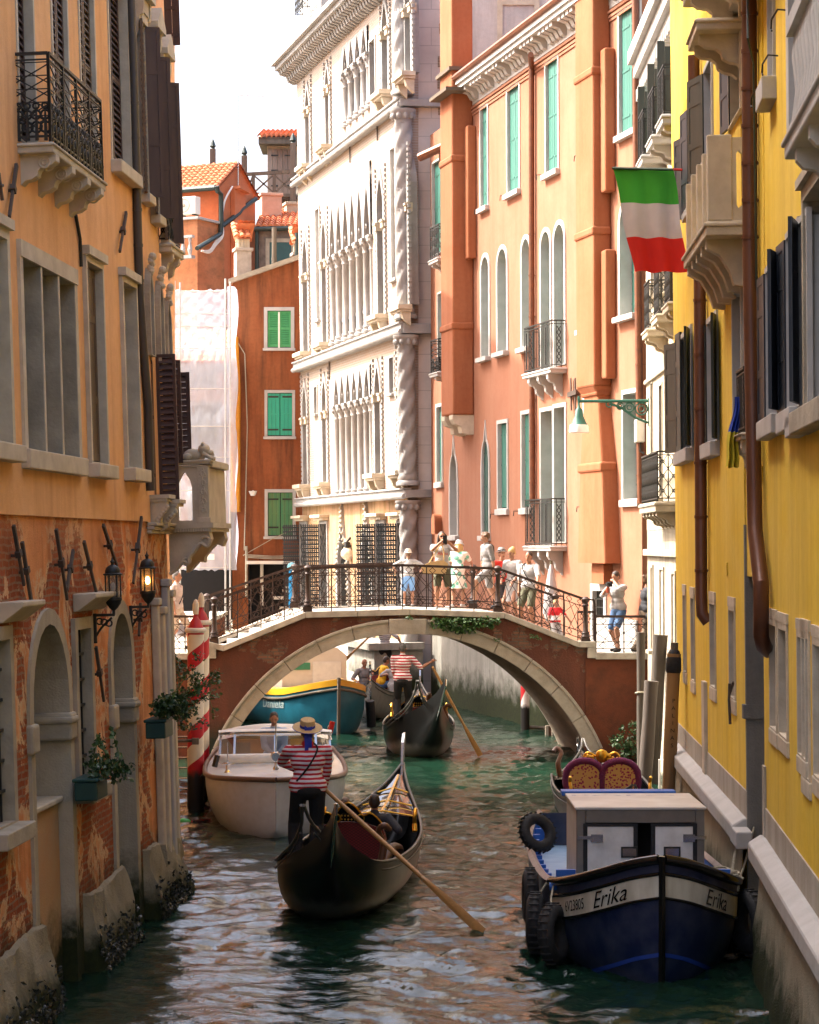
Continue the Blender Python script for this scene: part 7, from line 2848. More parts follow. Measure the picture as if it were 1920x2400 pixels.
CAMO = mat("patterned_trouser_cloth", (.22, .17, .12), .9, (.09, .06, .045), 14, .9)
REDSTR = stripes("red_white_striped_cloth", (.48, .012, .028), (.74, .70, .74), 17.5)
REDSTR2 = stripes("crimson_white_striped_cloth", (.40, .012, .020), (.72, .68, .66), 16.0)
NAVSTR = stripes("navy_white_striped_cloth", (.015, .025, .06), (.66, .66, .66), 17)
FLORAL = brocade("floral_cloth", (.12, .34, .25), (.72, .66, .58), 7)
STRAW = mat("straw", (.62, .43, .20), .8, (.50, .33, .14), 30, .6, bump=.5, bscale=80)
RIBBON = mat("blue_ribbon", (.012, .035, .42), .6)
def remesh(mb, name, m, par, vox, it=2):
 o = mb.build(name, m, None)
 md = o.modifiers.new("r", 'REMESH')
 md.mode = 'VOXEL'
 md.voxel_size = vox
 md.use_smooth_shade = True
 sm = o.modifiers.new("s", 'SMOOTH')
 sm.factor = .5
 sm.iterations = it
 bpy.context.view_layer.update()
 me = bpy.data.meshes.new_from_object(o.evaluated_get(bpy.context.evaluated_depsgraph_get()))
 old = o.data
 o.modifiers.clear()
 o.data = me
 bpy.data.meshes.remove(old)
 me.name = name
 if not me.materials:
  me.materials.append(m)
 me.shade_smooth()
 o.parent = par
 return o
def cap(mb, p, q, a, b, n=10):
 """tapered limb with rounded ends"""
 p, q = Vector(p), Vector(q)
 d = q - p
 L_ = d.length
 if L_ < 1e-5:
  mb.ell(p, a, n)
  return
 u = d / L_
 pts, rs = [], []
 for k in range(4):
  t = pi / 2 * k / 4
  pts.append(p - u * a * cos(t)); rs.append(max(a * sin(t), a * .05))
 for k in range(4):
  pts.append(p + d * k / 3); rs.append(a + (b - a) * k / 3)
 for k in range(1, 5):
  t = pi / 2 * k / 4
  pts.append(q + u * b * sin(t)); rs.append(max(b * cos(t), b * .05))
 mb.tube(pts, rs, n)
def ik(a, b, l1, l2, hint):
 a, b, hint = Vector(a), Vector(b), Vector(hint)
 d = b - a
 L_ = min(d.length, (l1 + l2) * .995)
 u = d.normalized()
 b = a + u * L_
 x = (l1 * l1 - l2 * l2 + L_ * L_) / (2 * L_)
 h = sqrt(max(0, l1 * l1 - x * x))
 hint = hint - u * hint.dot(u)
 hint = hint.normalized() if hint.length > 1e-6 else u.orthogonal().normalized()
 return a + u * x + hint * h, b
def person(label, loc, rz=0, h=1.72, lean=0.0, twist=0.0, hands=None, feet=None, sit=None, top=(WHITEC, .45), bottom=(BLACKC, 'long'), hair=(HAIRD, 'short'), hat=None, shoes=BLACKC, skin=SKIN, head=(0, 0), vox=.013, bulk=1.0, elbow=None, extra=None, headless=False, slim=1.0, grp=None):
 root = thing("person", label, "person", loc=loc, rz=rz, group=grp)
 b = bulk
 hz = sit if sit is not None else .515 * h
 Rl = Matrix.Rotation(lean, 3, 'X') @ Matrix.Rotation(twist, 3, 'Z')
 P0 = Vector((0, 0, hz))
 def T(x, y, z):
  return P0 + Rl @ Vector((x * h, y * h, z * h))
 sh = {1: T(.112 * b, 0, .275), -1: T(-.112 * b, 0, .275)}
 nk = T(0, .005, .305)
 hp = {1: P0 + Vector((.052 * h * b, 0, -.02 * h)), -1: P0 + Vector((-.052 * h * b, 0, -.02 * h))}
 feet = feet or {1: (.07 * h, 0, 0), -1: (-.07 * h, -.02 * h, 0)}
 hands = hands or {}
 up = MB(); cl = MB(); lg = MB(); shs = MB()
 # torso
 def torso(mb, e):
  mb.ell(T(0, 0, .045 if e else .0), ((.094 * b + e * 1.8) * h, (.068 * b + e * 1.8) * h, .075 * h), 14, Rl)
  if e:
   cap(mb, T(-.045 * b, 0, .03), T(.045 * b, 0, .03), (.062 * b + e) * h, (.062 * b + e) * h)
  mb.ell(T(0, -.004, .10), ((.082 * b + e) * h, (.060 * b + e) * h, .09 * h), 14, Rl)
  mb.ell(T(0, .0, .205), ((.100 * b + e) * h, (.066 * b + e) * h, (.095) * h), 14, Rl)
  cap(mb, T(-.075 * b, .004, .268), T(.075 * b, .004, .268), (.04 * slim + e) * h, (.04 * slim + e) * h)
 torso(up, 0)
 cap(up, nk - Rl @ Vector((0, 0, .03 * h)), nk + Rl @ Vector((0, -.012 * h, .05 * h)), .034 * h, .030 * h)
 Rh = Rl @ Matrix.Rotation(head[0], 3, 'Z') @ Matrix.Rotation(head[1], 3, 'X')
 hc = nk + Rl @ Vector((0, -.015 * h, .098 * h))
 H = lambda x, y, z: hc + Rh @ Vector((x * h, y * h, z * h))
 up.ell(H(0, .005, .008), (.043 * h, .053 * h, .058 * h), 14, Rh)
 up.ell(H(0, -.016, -.026), (.032 * h, .036 * h, .036 * h), 12, Rh)
 up.ell(H(0, -.053, -.010), (.008 * h, .013 * h, .014 * h), 8, Rh)
 for sg in (-1, 1):
  up.ell(H(sg * .044, .006, -.006), (.007 * h, .012 * h, .017 * h), 8, Rh)
 arms = {}
 for sg in (-1, 1):
  tgt = hands.get(sg, (sg * .15 * h, -.03 * h, .47 * h))
  hint = (elbow or {}).get(sg, (sg * .6, .7, -.5))
  e_, w_ = ik(sh[sg], Vector(tgt), .165 * h, .148 * h, hint)
  arms[sg] = (sh[sg], e_, w_)
  cap(up, sh[sg], e_, .031 * h * slim * b ** .5, .025 * h * slim)
  cap(up, e_, w_, .025 * h * slim, .017 * h)
  f = (w_ - e_).normalized()
  sd = f.cross(Vector((0, 0, 1)))
  sd = sd.normalized() if sd.length > .1 else Vector((1, 0, 0))
  nn = sd.cross(f)
  pc = w_ + f * .028 * h
  up.ell(pc, (.022 * h, .022 * h, .022 * h), 10)
  # four curled fingers and a thumb
  for k in range(4):
   o = pc + sd * (k - 1.5) * .0105 * h + f * .018 * h
   l_ = (.022, .026, .025, .020)[k] * h
   m_ = o + f * l_ - nn * .010 * h
   cap(up, o, m_, .0056 * h, .0052 * h, 6)
   cap(up, m_, m_ - nn * l_ * .8 - f * .004 * h, .0052 * h, .0046 * h, 6)
  cap(up, pc - sd * .014 * h, pc - sd * .026 * h + f * .018 * h - nn * .012 * h, .0062 * h, .0054 * h, 6)
 legs = {}
 for sg in (-1, 1):
  F_ = Vector(feet[sg])
  an = F_ + Vector((0, 0, .045 * h))
  kn, an = ik(hp[sg], an, .248 * h, .245 * h, (sg * .12, -1, .25 if sit else 0))
  legs[sg] = (hp[sg], kn, an)
  cap(up, hp[sg], kn, .052 * h * b ** .5, .034 * h)
  cap(up, kn, an, .033 * h, .021 * h)
  up.ell(kn.lerp(an, .3) + Vector((0, .012 * h, 0)), (.033 * h, .036 * h, .07 * h), 10)
  fd = Vector((sg * .18, -1, 0)).normalized()
  he, to = an + Vector((0, 0, -.02 * h)) - fd * .02 * h, an + fd * .10 * h + Vector((0, 0, -.028 * h))
  cap(up, he, to, .022 * h, .016 * h)
  cap(shs, he, to, .026 * h, .020 * h)
  shs.ell(he.lerp(to, .6) + Vector((0, 0, -.004 * h)), (.026 * h, .034 * h, .016 * h), 10)
 remesh(up, "body", skin, root, vox)
 # shirt
 if top:
  m_, slv = top[:2]
  torso(cl, .009)
  if len(top) > 2:
   cap(cl, nk - Vector((0, 0, .04 * h)), nk + Rl @ Vector((0, -.004 * h, .012 * h)), .044 * h, .038 * h)
  for sg in (-1, 1):
   a, e_, w_ = arms[sg]
   if slv > 0:
    t1 = min(1, slv * 2)
    cap(cl, a, a.lerp(e_, t1), .041 * h * b ** .5, (.041 - .007 * t1) * h)
    if slv > .5:
     cap(cl, e_, e_.lerp(w_, slv * 2 - 1), .034 * h, .026 * h)
  remesh(cl, "shirt", m_, root, vox, 2)
 if bottom:
  m_, kind = bottom
  lg.ell(P0 + Vector((0, 0, -.005 * h)), ((.103 * b) * h, (.079 * b) * h, .07 * h), 14)
  if kind == 'skirt':
   n = 28
   rows = []
   for j in range(6):
    q = j / 5
    z = hz + .03 * h - q * .27 * h
    rr = (.09 + .055 * q) * h * b
    rows.append([(rr * (1 + .07 * q * sin(k * 2 * pi / n * 7)) * cos(2 * pi * k / n) * 1.05, rr * .85 * (1 + .07 * q * sin(k * 2 * pi / n * 7)) * sin(2 * pi * k / n), z) for k in range(n)])
   s_ = MB()
   s_.grid(rows, True)
   s_.build("skirt", m_, root, smooth=70)
  else:
   for sg in (-1, 1):
    a, kn, an = legs[sg]
    if kind == 'shorts':
     cap(lg, a, a.lerp(kn, .82), .060 * h * b ** .5, .050 * h)
    else:
     cap(lg, a, kn, .060 * h * b ** .5, .050 * h)
     cap(lg, kn, kn.lerp(an, .45), .052 * h, .056 * h)
     cap(lg, kn.lerp(an, .45), kn.lerp(an, .96), .056 * h, .042 * h)
   remesh(lg, "shorts" if kind == 'shorts' else "trousers", m_, root, vox, 2)
 if shoes:
  remesh(shs, "shoes", shoes, root, vox * .9, 2)
 # face and hair
 s_ = MB()
 for sg in (-1, 1):
  s_.ell(H(sg * .017, -.0435, .006), (.006 * h, .004 * h, .0036 * h), 8, Rh)
  s_.bar(H(sg * .008, -.046, .0165), H(sg * .026, -.042, .0165), .004 * h)
 s_.bar(H(-.012, -.0515, -.034), H(.012, -.0515, -.034), .004 * h)
 s_.build("eyes", mat("eye_dark", (.03, .018, .014), .4), root)
 if hair:
  hm, st_ = hair
  hr = MB()
  hr.ell(H(0, .014, .018), (.047 * h, .054 * h, .056 * h), 14, Rh)
  if st_ == 'short':
   hr.ell(H(0, .022, .0), (.046 * h, .046 * h, .05 * h), 12, Rh)
  elif st_ == 'long':
   for sg in (-1, 1):
    cap(hr, H(sg * .034, .012, .02), H(sg * .048, .012, -.085), .025 * h, .024 * h)
   cap(hr, H(0, .035, .02), H(0, .04, -.095), .04 * h, .035 * h)
  elif st_ in ('pony', 'bun'):
   hr.ell(H(0, .02, .0), (.044 * h, .044 * h, .05 * h), 12, Rh)
   if st_ == 'pony':
    cap(hr, H(0, .055, .03), H(0, .065, -.10), .018 * h, .012 * h)
   else:
    hr.ell(H(0, .05, .045), (.03 * h, .03 * h, .028 * h), 10)
  elif st_ == 'curly':
   rr = random.Random(2)
   for _ in range(50):
    d = Vector((rr.gauss(0, 1), rr.gauss(.5, 1), rr.gauss(.5, .8))).normalized()
    hr.ell(H(d.x * .046, .012 + d.y * .05, .015 + d.z * .052), .016 * h, 7)
  elif st_ == 'bald':
   hr = MB()
   hr.ell(H(0, .02, -.005), (.0455 * h, .045 * h, .03 * h), 12, Rh)
  remesh(hr, "hair", hm, root, vox * .9, 2)
 if hat:
  hm, st_ = hat
  s_ = MB()
  q = {'boater': [(.104, .0), (.106, .004), (.054, .008), (.052, .058), (.048, .063), (.001, .064)],
    'bucket': [(.072, -.012), (.074, -.010), (.052, .016), (.048, .045), (.036, .058), (.001, .06)],
    'fedora': [(.080, .0), (.082, .004), (.052, .008), (.050, .04), (.040, .060), (.001, .052)]}[st_]
  s_.lathe([(r * h, z * h) for r, z in q], 24, H(0, .008, .034), Rh @ Vector((0, .48 if st_ == 'boater' else .12, 1)))
  ho = s_.build("hat", hm, root, smooth=40)
  if st_ != 'bucket':
   s_ = MB()
   s_.lathe([(.0555 * h, .008 * h), (.0545 * h, .026 * h)], 24, H(0, .008, .034), Rh @ Vector((0, .48 if st_ == 'boater' else .12, 1)))
   if st_ == 'boater':
    s_.ring(H(0, .008, .0355), Rh @ Vector((0, .48 if st_ == 'boater' else .12, 1)), .105 * h, .003 * h, 30, 5)
   s_.build("hat_band", RIBBON if st_ == 'boater' else BLACKC, ho)
 if extra:
  extra(root, dict(T=T, H=H, h=h, sh=sh, arms=arms, legs=legs, hz=hz, Rl=Rl))
 return root
def strap(root, d, m, sg=1, y=1):
 """shoulder strap across the back (y=1) or chest (y=-1)"""
 s_ = MB()
 T = d['T']
 s_.tube(catmull([T(.05 * sg, 0, .325), T(.06 * sg, .07 * y, .28), T(.0, .085 * y, .17), T(-.09 * sg, .07 * y, .06)], 6), .012, 6)
 s_.build("strap", m, root)
# --- gondolier in the straw hat
def ex1(root, d):
 strap(root, d, BLACKC, -1, 1)
 H, h = d['H'], d['h']
 s_ = MB()
 for dx, ln in ((-.010, .155), (.014, .185)):
  rows = [[H(dx - .014, .062 + .004 * sin(k * 1.3), .048 - ln * k / 8), H(dx + .014, .064 + .004 * sin(k * 1.3), .048 - ln * k / 8)] for k in range(9)]
  s_.grid(rows)
  s_.grid([[p + Vector((0, .004, 0)) for p in r] for r in rows])
 s_.build("ribbon_tails", RIBBON, root)
 s_ = MB()
 nkc = d['T'](0, .0, .318)
 s_.lathe([(.046 * h, -.012 * h), (.040 * h, .022 * h)], 14, nkc, d['Rl'] @ Vector((0, -.1, 1)))
 s_.build("collar", REDC, root)
p1 = ray(722, 2024, 30.2)
p1.z = .60
person("gondolier in a straw boater with blue ribbons and a long sleeved red striped shirt", p1, pi + .12, 1.82, lean=.10, twist=.05, hands={-1: (-.24, -.36, .92), 1: (.12, -.42, 1.16)}, elbow={-1: (-.9, .5, -.5), 1: (1.0, .1, .1)}, feet={1: (.15, -.05, 0), -1: (-.10, .10, 0)}, top=(REDSTR, 1.0, 'c'), bottom=(BLACKC, 'long'), hair=(HAIRG, 'short'), hat=(STRAW, 'boater'), skin=SKIN2, vox=.0085, bulk=1.2, extra=ex1)
# --- bare headed gondolier
p2 = ray(944, 1690, 51.6)
person("bare headed gondolier in a red and white striped polo shirt rowing under the bridge", p2, pi - .05, 1.74, lean=.04, hands={-1: (-.62, -.05, 1.30), 1: (.16, -.1, .78)}, elbow={-1: (0, .3, -1)}, top=(REDSTR2, .48, 'c'), bottom=(BLACKC, 'long'), hair=(HAIRG, 'short'), skin=SKIN2, vox=.011, bulk=1.05)
p3 = ray(902, 1592, 70.2)
person("gondolier in a navy and white striped shirt whose head is hidden by the arch", p3, pi + .2, 1.78, hands={-1: (-.5, .0, 1.05), 1: (.42, -.25, 1.38)}, feet={1: (.13, -.1, 0), -1: (-.32, .0, 0)}, top=(NAVSTR, .4), bottom=(BLACKC, 'long'), skin=SKIN2)
# --- people in boats
person("launch driver in a light blue shirt standing behind the windscreen", Vector((-2.42, 41.9, .0)), 0.1, 1.72, hands={-1: (-.05, -.28, .98), 1: (.06, -.28, .98)}, top=(LBLUE, .9, 'c'), bottom=(DKGREY, 'long'), hair=(HAIRD, 'short'), skin=SKIN2, head=(0, .35), vox=.011)
GM = Matrix.Translation(G1) @ Matrix.Rotation(H1, 4, 'Z')
person("dark haired passenger in a dark jacket on the near gondola's crimson seat", GM @ Vector((.24, 4.75, .02)), pi + H1, 1.68, sit=.42, feet={1: (.1, -.62, 0), -1: (-.1, -.62, 0)}, top=(DKGREY, 1.0, 'c'), bottom=(BLACKC, 'long'), hair=(HAIRD, 'short'), vox=.010)
person("passenger with brown hair sitting left on the near gondola's seat", GM @ Vector((-.18, 4.85, .0)), pi + H1, 1.62, sit=.40, feet={1: (.1, -.6, 0), -1: (-.1, -.6, 0)}, top=(BLACKC, 1.0), bottom=(BLACKC, 'long'), hair=(HAIRBR, 'short'), vox=.010)
G3 = lambda x, y, z: Matrix.Translation((-.62, 71.6, 0)) @ Matrix.Rotation(pi - .04, 4, 'Z') @ Vector((x, y, z))
person("man in a bright yellow shirt sitting sideways in the silver gondola", G3(.05, 4.2, .25), 1.9, 1.75, sit=.42, lean=.25, feet={1: (.1, -.55, 0), -1: (-.1, -.55, 0)}, hands={-1: (-.1, -.5, .62), 1: (.1, -.5, .62)}, top=(YELC, .48), bottom=(DENIM, 'long'), hair=(HAIRD, 'short'), skin=SKIN2)
person("bald man in a pale grey shirt left of the man in yellow", G3(.52, 4.6, .2), .5, 1.72, sit=.42, lean=.1, feet={1: (.1, -.55, 0), -1: (-.1, -.55, 0)}, hands={-1: (-.35, -.3, .6)}, top=(GREYC, .48), bottom=(DKGREY, 'long'), hair=(HAIRG, 'bald'), skin=SKIN2)
person("woman in a white top right of the man in yellow", G3(-.36, 4.6, .2), .2, 1.66, sit=.42, feet={1: (.1, -.55, 0), -1: (-.1, -.55, 0)}, top=(WHITEC, .45), bottom=(GREYC, 'long'), hair=(HAIRD, 'long'))
person("passenger with a brown head of hair in the gondola under the bridge", Vector((.45, 54.9, .02)), pi, 1.66, sit=.42, feet={1: (.1, -.6, 0), -1: (-.1, -.6, 0)}, top=(BLACKC, 1.0), bottom=(BLACKC, 'long'), hair=(HAIRBR, 'short'))
# --- people on the bridge
def onb(px, t):
 """standing place on the deck: pixel column and how far across (0 near rail, 1 far rail)"""
 y = .35 + (BW - .7) * t
 D = DB + y
 x = (px - CX) / FOC * D
 xd = x - SK * y
 if xd < DECK[2][0]:
  z = zq + (DECK[2][1] - zq) * max(0, (xd - DECK[1][0]) / (DECK[2][0] - DECK[1][0]))
 elif xd > DECK[4][0]:
  z = DECK[4][1] + (zq - DECK[4][1]) * min(1, (xd - DECK[4][0]) / (DECK[5][0] - DECK[4][0]))
 else:
  z = DECK[3][1] - .03
 return Vector((x, D, z))
person("little girl in a pale bucket hat and blue shorts leaning on the bridge rail", onb(957, .85), pi, 1.34, lean=.12, hands={-1: (-.30, -.2, .84), 1: (.30, -.2, .84)}, elbow={-1: (-1, .6, 0), 1: (1, .6, 0)}, top=(WHITEC, .45), bottom=(SBLUE, 'shorts'), hair=(HAIRBR, 'pony'), hat=(mat("cream_cotton", (.72, .62, .50), .9), 'bucket'), shoes=WHITEC)
def phone(root, d):
 a = (d['arms'][1][2] + d['arms'][-1][2]) / 2
 s_ = MB()
 s_.box((a.x - .045, a.y - .07, a.z - .03), (a.x + .045, a.y - .055, a.z + .15))
 s_.build("phone", BLACKC, root)
 H, h = d['H'], d['h']
 s_ = MB()
 for sg in (-1, 1):
  s_.ell(H(sg * .018, -.050, .006), (.016 * h, .006 * h, .012 * h), 8)
 s_.bar(H(-.03, -.048, .008), H(.03, -.048, .008), .006)
 s_.build("sunglasses", BLACKL, root)
 v, f = text_mesh("Aloha", .10, 0, 1.0)
 s_ = MB()
 T = d['T']
 c = T(0, -.083, .175)
 s_.add([(c.x + x, c.y + abs(x) ** 2 * .9, c.z + z) for x, z in v], f)
 s_.build("shirt_print", REDC, root, recalc=False)
person("tall dark haired woman in a printed T-shirt photographing with a phone", onb(1036, .12), .12, 1.76, hands={-1: (-.06, -.30, 1.50), 1: (.10, -.30, 1.50)}, elbow={-1: (-1, 0, -.9), 1: (1, 0, -.9)}, top=(WHITEC, .40), bottom=(OLIVE, 'shorts'), hair=(HAIRD, 'long'), shoes=WHITEC, skin=SKIN2, extra=phone, vox=.011, slim=.9)
person("woman in a green floral dress and white sun hat leaning on the far rail", onb(1072, .80), pi - .2, 1.58, lean=.35, hands={-1: (-.25, -.5, .95), 1: (.2, -.5, .95)}, top=(FLORAL, .3), bottom=(FLORAL, 'skirt'), hair=(HAIRB, 'long'), hat=(WHITEC, 'bucket'), shoes=WHITEC)
person("curly haired man in grey shirt and shorts striding left with a bag", onb(1146, .45), -pi / 2 + .35, 1.76, lean=.12, hands={-1: (-.22, -.1, .78), 1: (.2, .05, .80)}, feet={1: (.08, -.38, .12), -1: (-.08, .30, 0)}, top=(GREYC, .48, 'c'), bottom=(GREYC, 'shorts'), hair=(HAIRBR, 'curly'), shoes=DKGREY, extra=lambda r, d: strap(r, d, DKGREY, 1, 1))
person("person in a white fedora and red top behind the blonde woman", onb(1176, .85), .5, 1.64, top=(REDC, .4), bottom=(DKGREY, 'shorts'), hair=(HAIRBR, 'short'), hat=(WHITEC, 'fedora'))
person("blonde woman in a loose white dress looking down on the bridge ramp", onb(1203, .42), -.7, 1.70, lean=.06, hands={-1: (-.12, -.28, .95), 1: (.22, -.3, .92)}, top=(WHITEC, .5), bottom=(WHITEC, 'skirt'), hair=(HAIRB, 'bun'), shoes=STRAW, head=(-.2, .45), bulk=1.0)
person("man in a white T-shirt and dark shorts resting a hand on the ramp rail", onb(1240, .22), -.55, 1.76, hands={1: (.42, -.38, 1.0), -1: (-.2, -.1, .85)}, top=(WHITEC, .48), bottom=(OLIVE, 'shorts'), hair=(HAIRD, 'short'), shoes=WHITEC, head=(.1, .1), skin=SKIN2, extra=lambda r, d: strap(r, d, BLACKC, -1, -1))
person("child in a red top and white trousers at the foot of the ramp", onb(1302, .75), .4, 1.12, hands={-1: (-.28, -.2, .62), 1: (.28, -.2, .62)}, top=(stripes("red_white_band_cloth", (.62, .02, .03), (.8, .78, .76), 2.6, duty=.72, off=.02), .5), bottom=(WHITEC, 'long'), hair=(HAIRB, 'short'), shoes=REDC)
def cam_(root, d):
 a = (d['arms'][1][2] + d['arms'][-1][2]) / 2
 s_ = MB()
 s_.box((a.x - .07, a.y - .09, a.z - .06), (a.x + .05, a.y - .02, a.z + .05))
 s_.tube([(a.x, a.y - .09, a.z), (a.x - .01, a.y - .17, a.z)], .035, 10)
 s_.build("camera_body", BLACKC, root)
 s_ = MB()
 s_.tube([(a.x - .05, a.y - .06, a.z - .06), (a.x - .05, a.y - .06, a.z - .20)], .035, 8)
 s_.build("camera_grip", mat("red_brown_leather", (.30, .05, .02), .5), root)
qpt = lambda px, D: Vector(((px - CX) / FOC * D, D, zq))
person("man in a white polo shirt and denim shorts taking a photograph", qpt(1450, 52.3), -.75, 1.82, lean=.12, hands={-1: (-.08, -.26, 1.46), 1: (.08, -.26, 1.56)}, elbow={-1: (-.8, 0, -1), 1: (1, .1, -.8)}, feet={1: (.12, -.16, 0), -1: (-.12, .12, 0)}, top=(WHITEC, .48, 'c'), bottom=(DENIM, 'shorts'), hair=(HAIRD, 'short'), head=(-.1, .35), extra=cam_, vox=.011)
def bag_(root, d):
 s_ = MB()
 s_.ell((-.24, -.05, .80), (.10, .16, .10), 10)
 s_.build("handbag", DKGREY, root, smooth=60)
person("woman in a charcoal T-shirt and patterned trousers walking away on the right quay", qpt(1513, 51.95), pi / 2 + .3, 1.74, lean=.05, feet={1: (.08, -.3, 0), -1: (-.08, .3, .02)}, top=(DKGREY, .45), bottom=(CAMO, 'long'), hair=(HAIRBR, 'bun'), extra=bag_)
person("grey haired man in a beige polo shirt walking right on the left quay", Vector(((414 - CX) / FOC * 53.4, 53.4, zq)), pi / 2 - .25, 1.80, feet={1: (.08, -.25, 0), -1: (-.08, .25, .02)}, top=(mat("beige_pink_cloth", (.52, .40, .34), .9, bump=.4, bscale=14), .48, 'c'), bottom=(mat("beige_shorts", (.50, .38, .28), .9), 'shorts'), hair=(HAIRG, 'short'), skin=SKIN2, extra=lambda r, d: strap(r, d, BLACKC, 1, -1))
bg = thing("straw_bag", "plaited straw shoulder bag hanging at the hip of the woman with the phone", "bag", loc=onb(1019, .02) + Vector((0, .05, .80)))
s = MB()
s.prism([(-.26, 0), (.24, -.02), (.30, .22), (.2, .30), (-.1, .26), (-.3, .16)], -.07, .07, lambda a, b, h: (a, h, b))
s.build("body", STRAW, bg, smooth=30)
s = MB()
s.tube(catmull([(-.12, 0, .25), (.02, 0, .48), (.14, .02, .64), (.2, .03, .5), (.2, 0, .28)], 5), .014, 6)
s.build("handle", STRAW, bg)
# ---------------------------------------------------------------- mooring poles
REDW_ = spiral("red_white_pole", (.46, .006, .014), (.72, .64, .48), 1.5)
def pali(label, px, py, D, top_y, r):
 h = (py - top_y) / FOC * D
 base = ray(px, py, D)
 t = thing("mooring_pole", label, "mooring pole", loc=(base.x, D, 0), group="red and white mooring poles")
 s = MB()
 s.lathe([(r * 1.02, -1), (r, h * .97), (r, h)], 24)
 s.build("shaft", REDW_, t, smooth=50)
 s = MB()
 s.lathe([(r, h), (r * 1.0, h + .05), (r * .98, h + .10), (r * .9, h + .14), (r * .62, h + .24), (r * .3, h + .30), (r * .26, h + .36), (r * .3, h + .38)], 20)
 s.build("cap", mat("red_pole_cap", (.46, .01, .02), .4), t, smooth=50)
 s = MB()
 s.ring((0, 0, h + .075), (0, 0, 1), r * 1.05, .045, 24, 8)
 s.lathe([(r * .34, h + .36), (r * .4, h + .44), (r * .36, h + .54), (r * .2, h + .61), (.005, h + .63)], 14)
 s.build("white_finial", mat("cream_gloss", (.70, .62, .48), .4), t, smooth=60)
pali("front red and white striped mooring pole at the left end of the bridge", 459, 1892, 41.9, 1487, .148)
pali("second red and white striped mooring pole just behind the front one", 472, 1872, 43.4, 1470, .146)
t = thing("mooring_pole", "short red and white striped pole beyond the arch, in front of the orange house", "mooring pole", loc=(ray(1231, 1711, 59).x, 59, 0), group=None)
s = MB()
s.lathe([(.11, -1), (.11, 1.75)], 16)
s.build("shaft", spiral("short_striped_pole", (.55, .01, .015), (.78, .74, .68), .75), t, smooth=50)
s = MB()
s.tube([(0, 0, .1), (1.0, 0, .05)], .05, 6)
s.build("boom", GREYWOOD, t)
# wooden posts on the right
POSTW = mat("dark_post_wood", (.085, .068, .052), .85, (.035, .03, .024), 5, .7, bump=.6, bscale=30, stretch=(1, 1, .12))
def post(label, pts, D, r, m=POSTW, parts=None):
 a = ray(*pts[0], D)
 t = thing("mooring_post", label, "mooring post", loc=a, group="wooden mooring posts at the right foot of the bridge")
 s = MB()
 P_ = [ray(*p, D) - a for p in pts]
 P_ = [P_[0] + (P_[0] - P_[1]).normalized() * 1.2] + P_
 n = 6
 Q = []
 for p, q in zip(P_, P_[1:]):
  Q += [p.lerp(q, k / n) for k in range(n)]
 Q.append(P_[-1])
 s.tube(Q, [r * (1 + .05 * sin(i * 1.7)) for i in range(len(Q))], 12)
 s.build("shaft", m, t, smooth=60)
 if parts:
  parts(t, P_)
 return t
PALEW = mat("yellowed_wood", (.34, .20, .075), .75, (.20, .11, .045), 5, .7, bump=.5, bscale=24, stretch=(1, 1, .1))
def rope1(t, P_):
 s = MB()
 c = Vector((.0, 0, 1.95))
 s.ring(c, (0, .2, 1), .11, .018, 16, 6)
 s.tube(catmull([c + Vector((.08, -.1, 0)), c + Vector((.13, -.1, -.25)), c + Vector((.2, -.12, -.38)), c + Vector((.35, -.1, -.45))], 5), .016, 6)
 s.build("rope", ROPE, t)
post("thin grey mooring post, leftmost of the group at the bridge foot", [(1503, 1850), (1502, 1482)], 47.5, .085, POSTW, rope1)
post("thick dark leaning mooring post behind the others", [(1527, 1850), (1548, 1488)], 46.0, .14)
post("grey leaning mooring post with a cut white top", [(1510, 1860), (1527, 1596)], 44.5, .13, mat("grey_brown_wood", (.11, .088, .072), .8, (.06, .05, .042), 5, .6, bump=.4, stretch=(1, 1, .12)))
def capc(t, P_):
 top = P_[-1]
 u = (P_[-1] - P_[-2]).normalized()
 s = MB()
 s.lathe([(.11, -.34), (.125, -.3), (.118, -.12), (.085, .0), (.06, .02)], 12, top + u * .04, u)
 s.build("black_cap", RUBBER, t, smooth=60)
 s = MB()
 s.tube([top, top + u * .17], .06, 10)
 s.build("peg", GREYWOOD, t)
 s = MB()
 for k, ch in enumerate("PALINAS"):
  v, f = text_mesh(ch, .085)
  c = P_[1].lerp(top, .66 - .052 * k) + Vector((.01, -.128, 0))
  s.add([(c.x + x * 1.1, c.y + abs(x) * .1, c.z + y) for x, y in v], f)
 s.build("lettering", BLACKC, t, recalc=False)
post("yellowed wooden mooring post with a black cap and painted letters beside the yellow house", [(1567, 1866), (1580, 1532)], 36.6, .105, PALEW, capc)
# dark low fence between them and the bridge
t = thing("mooring_rack", "pale metal mooring rack low in the water between the wooden posts", "rack", loc=ray(1552, 1840, 44.2))
s = MB()
s.tube([(-.05, 0, -.6), (-.05, 0, .48), (.15, 0, .50), (.15, 0, .2)], .022, 6)
s.build("tube", WPAINT, t)
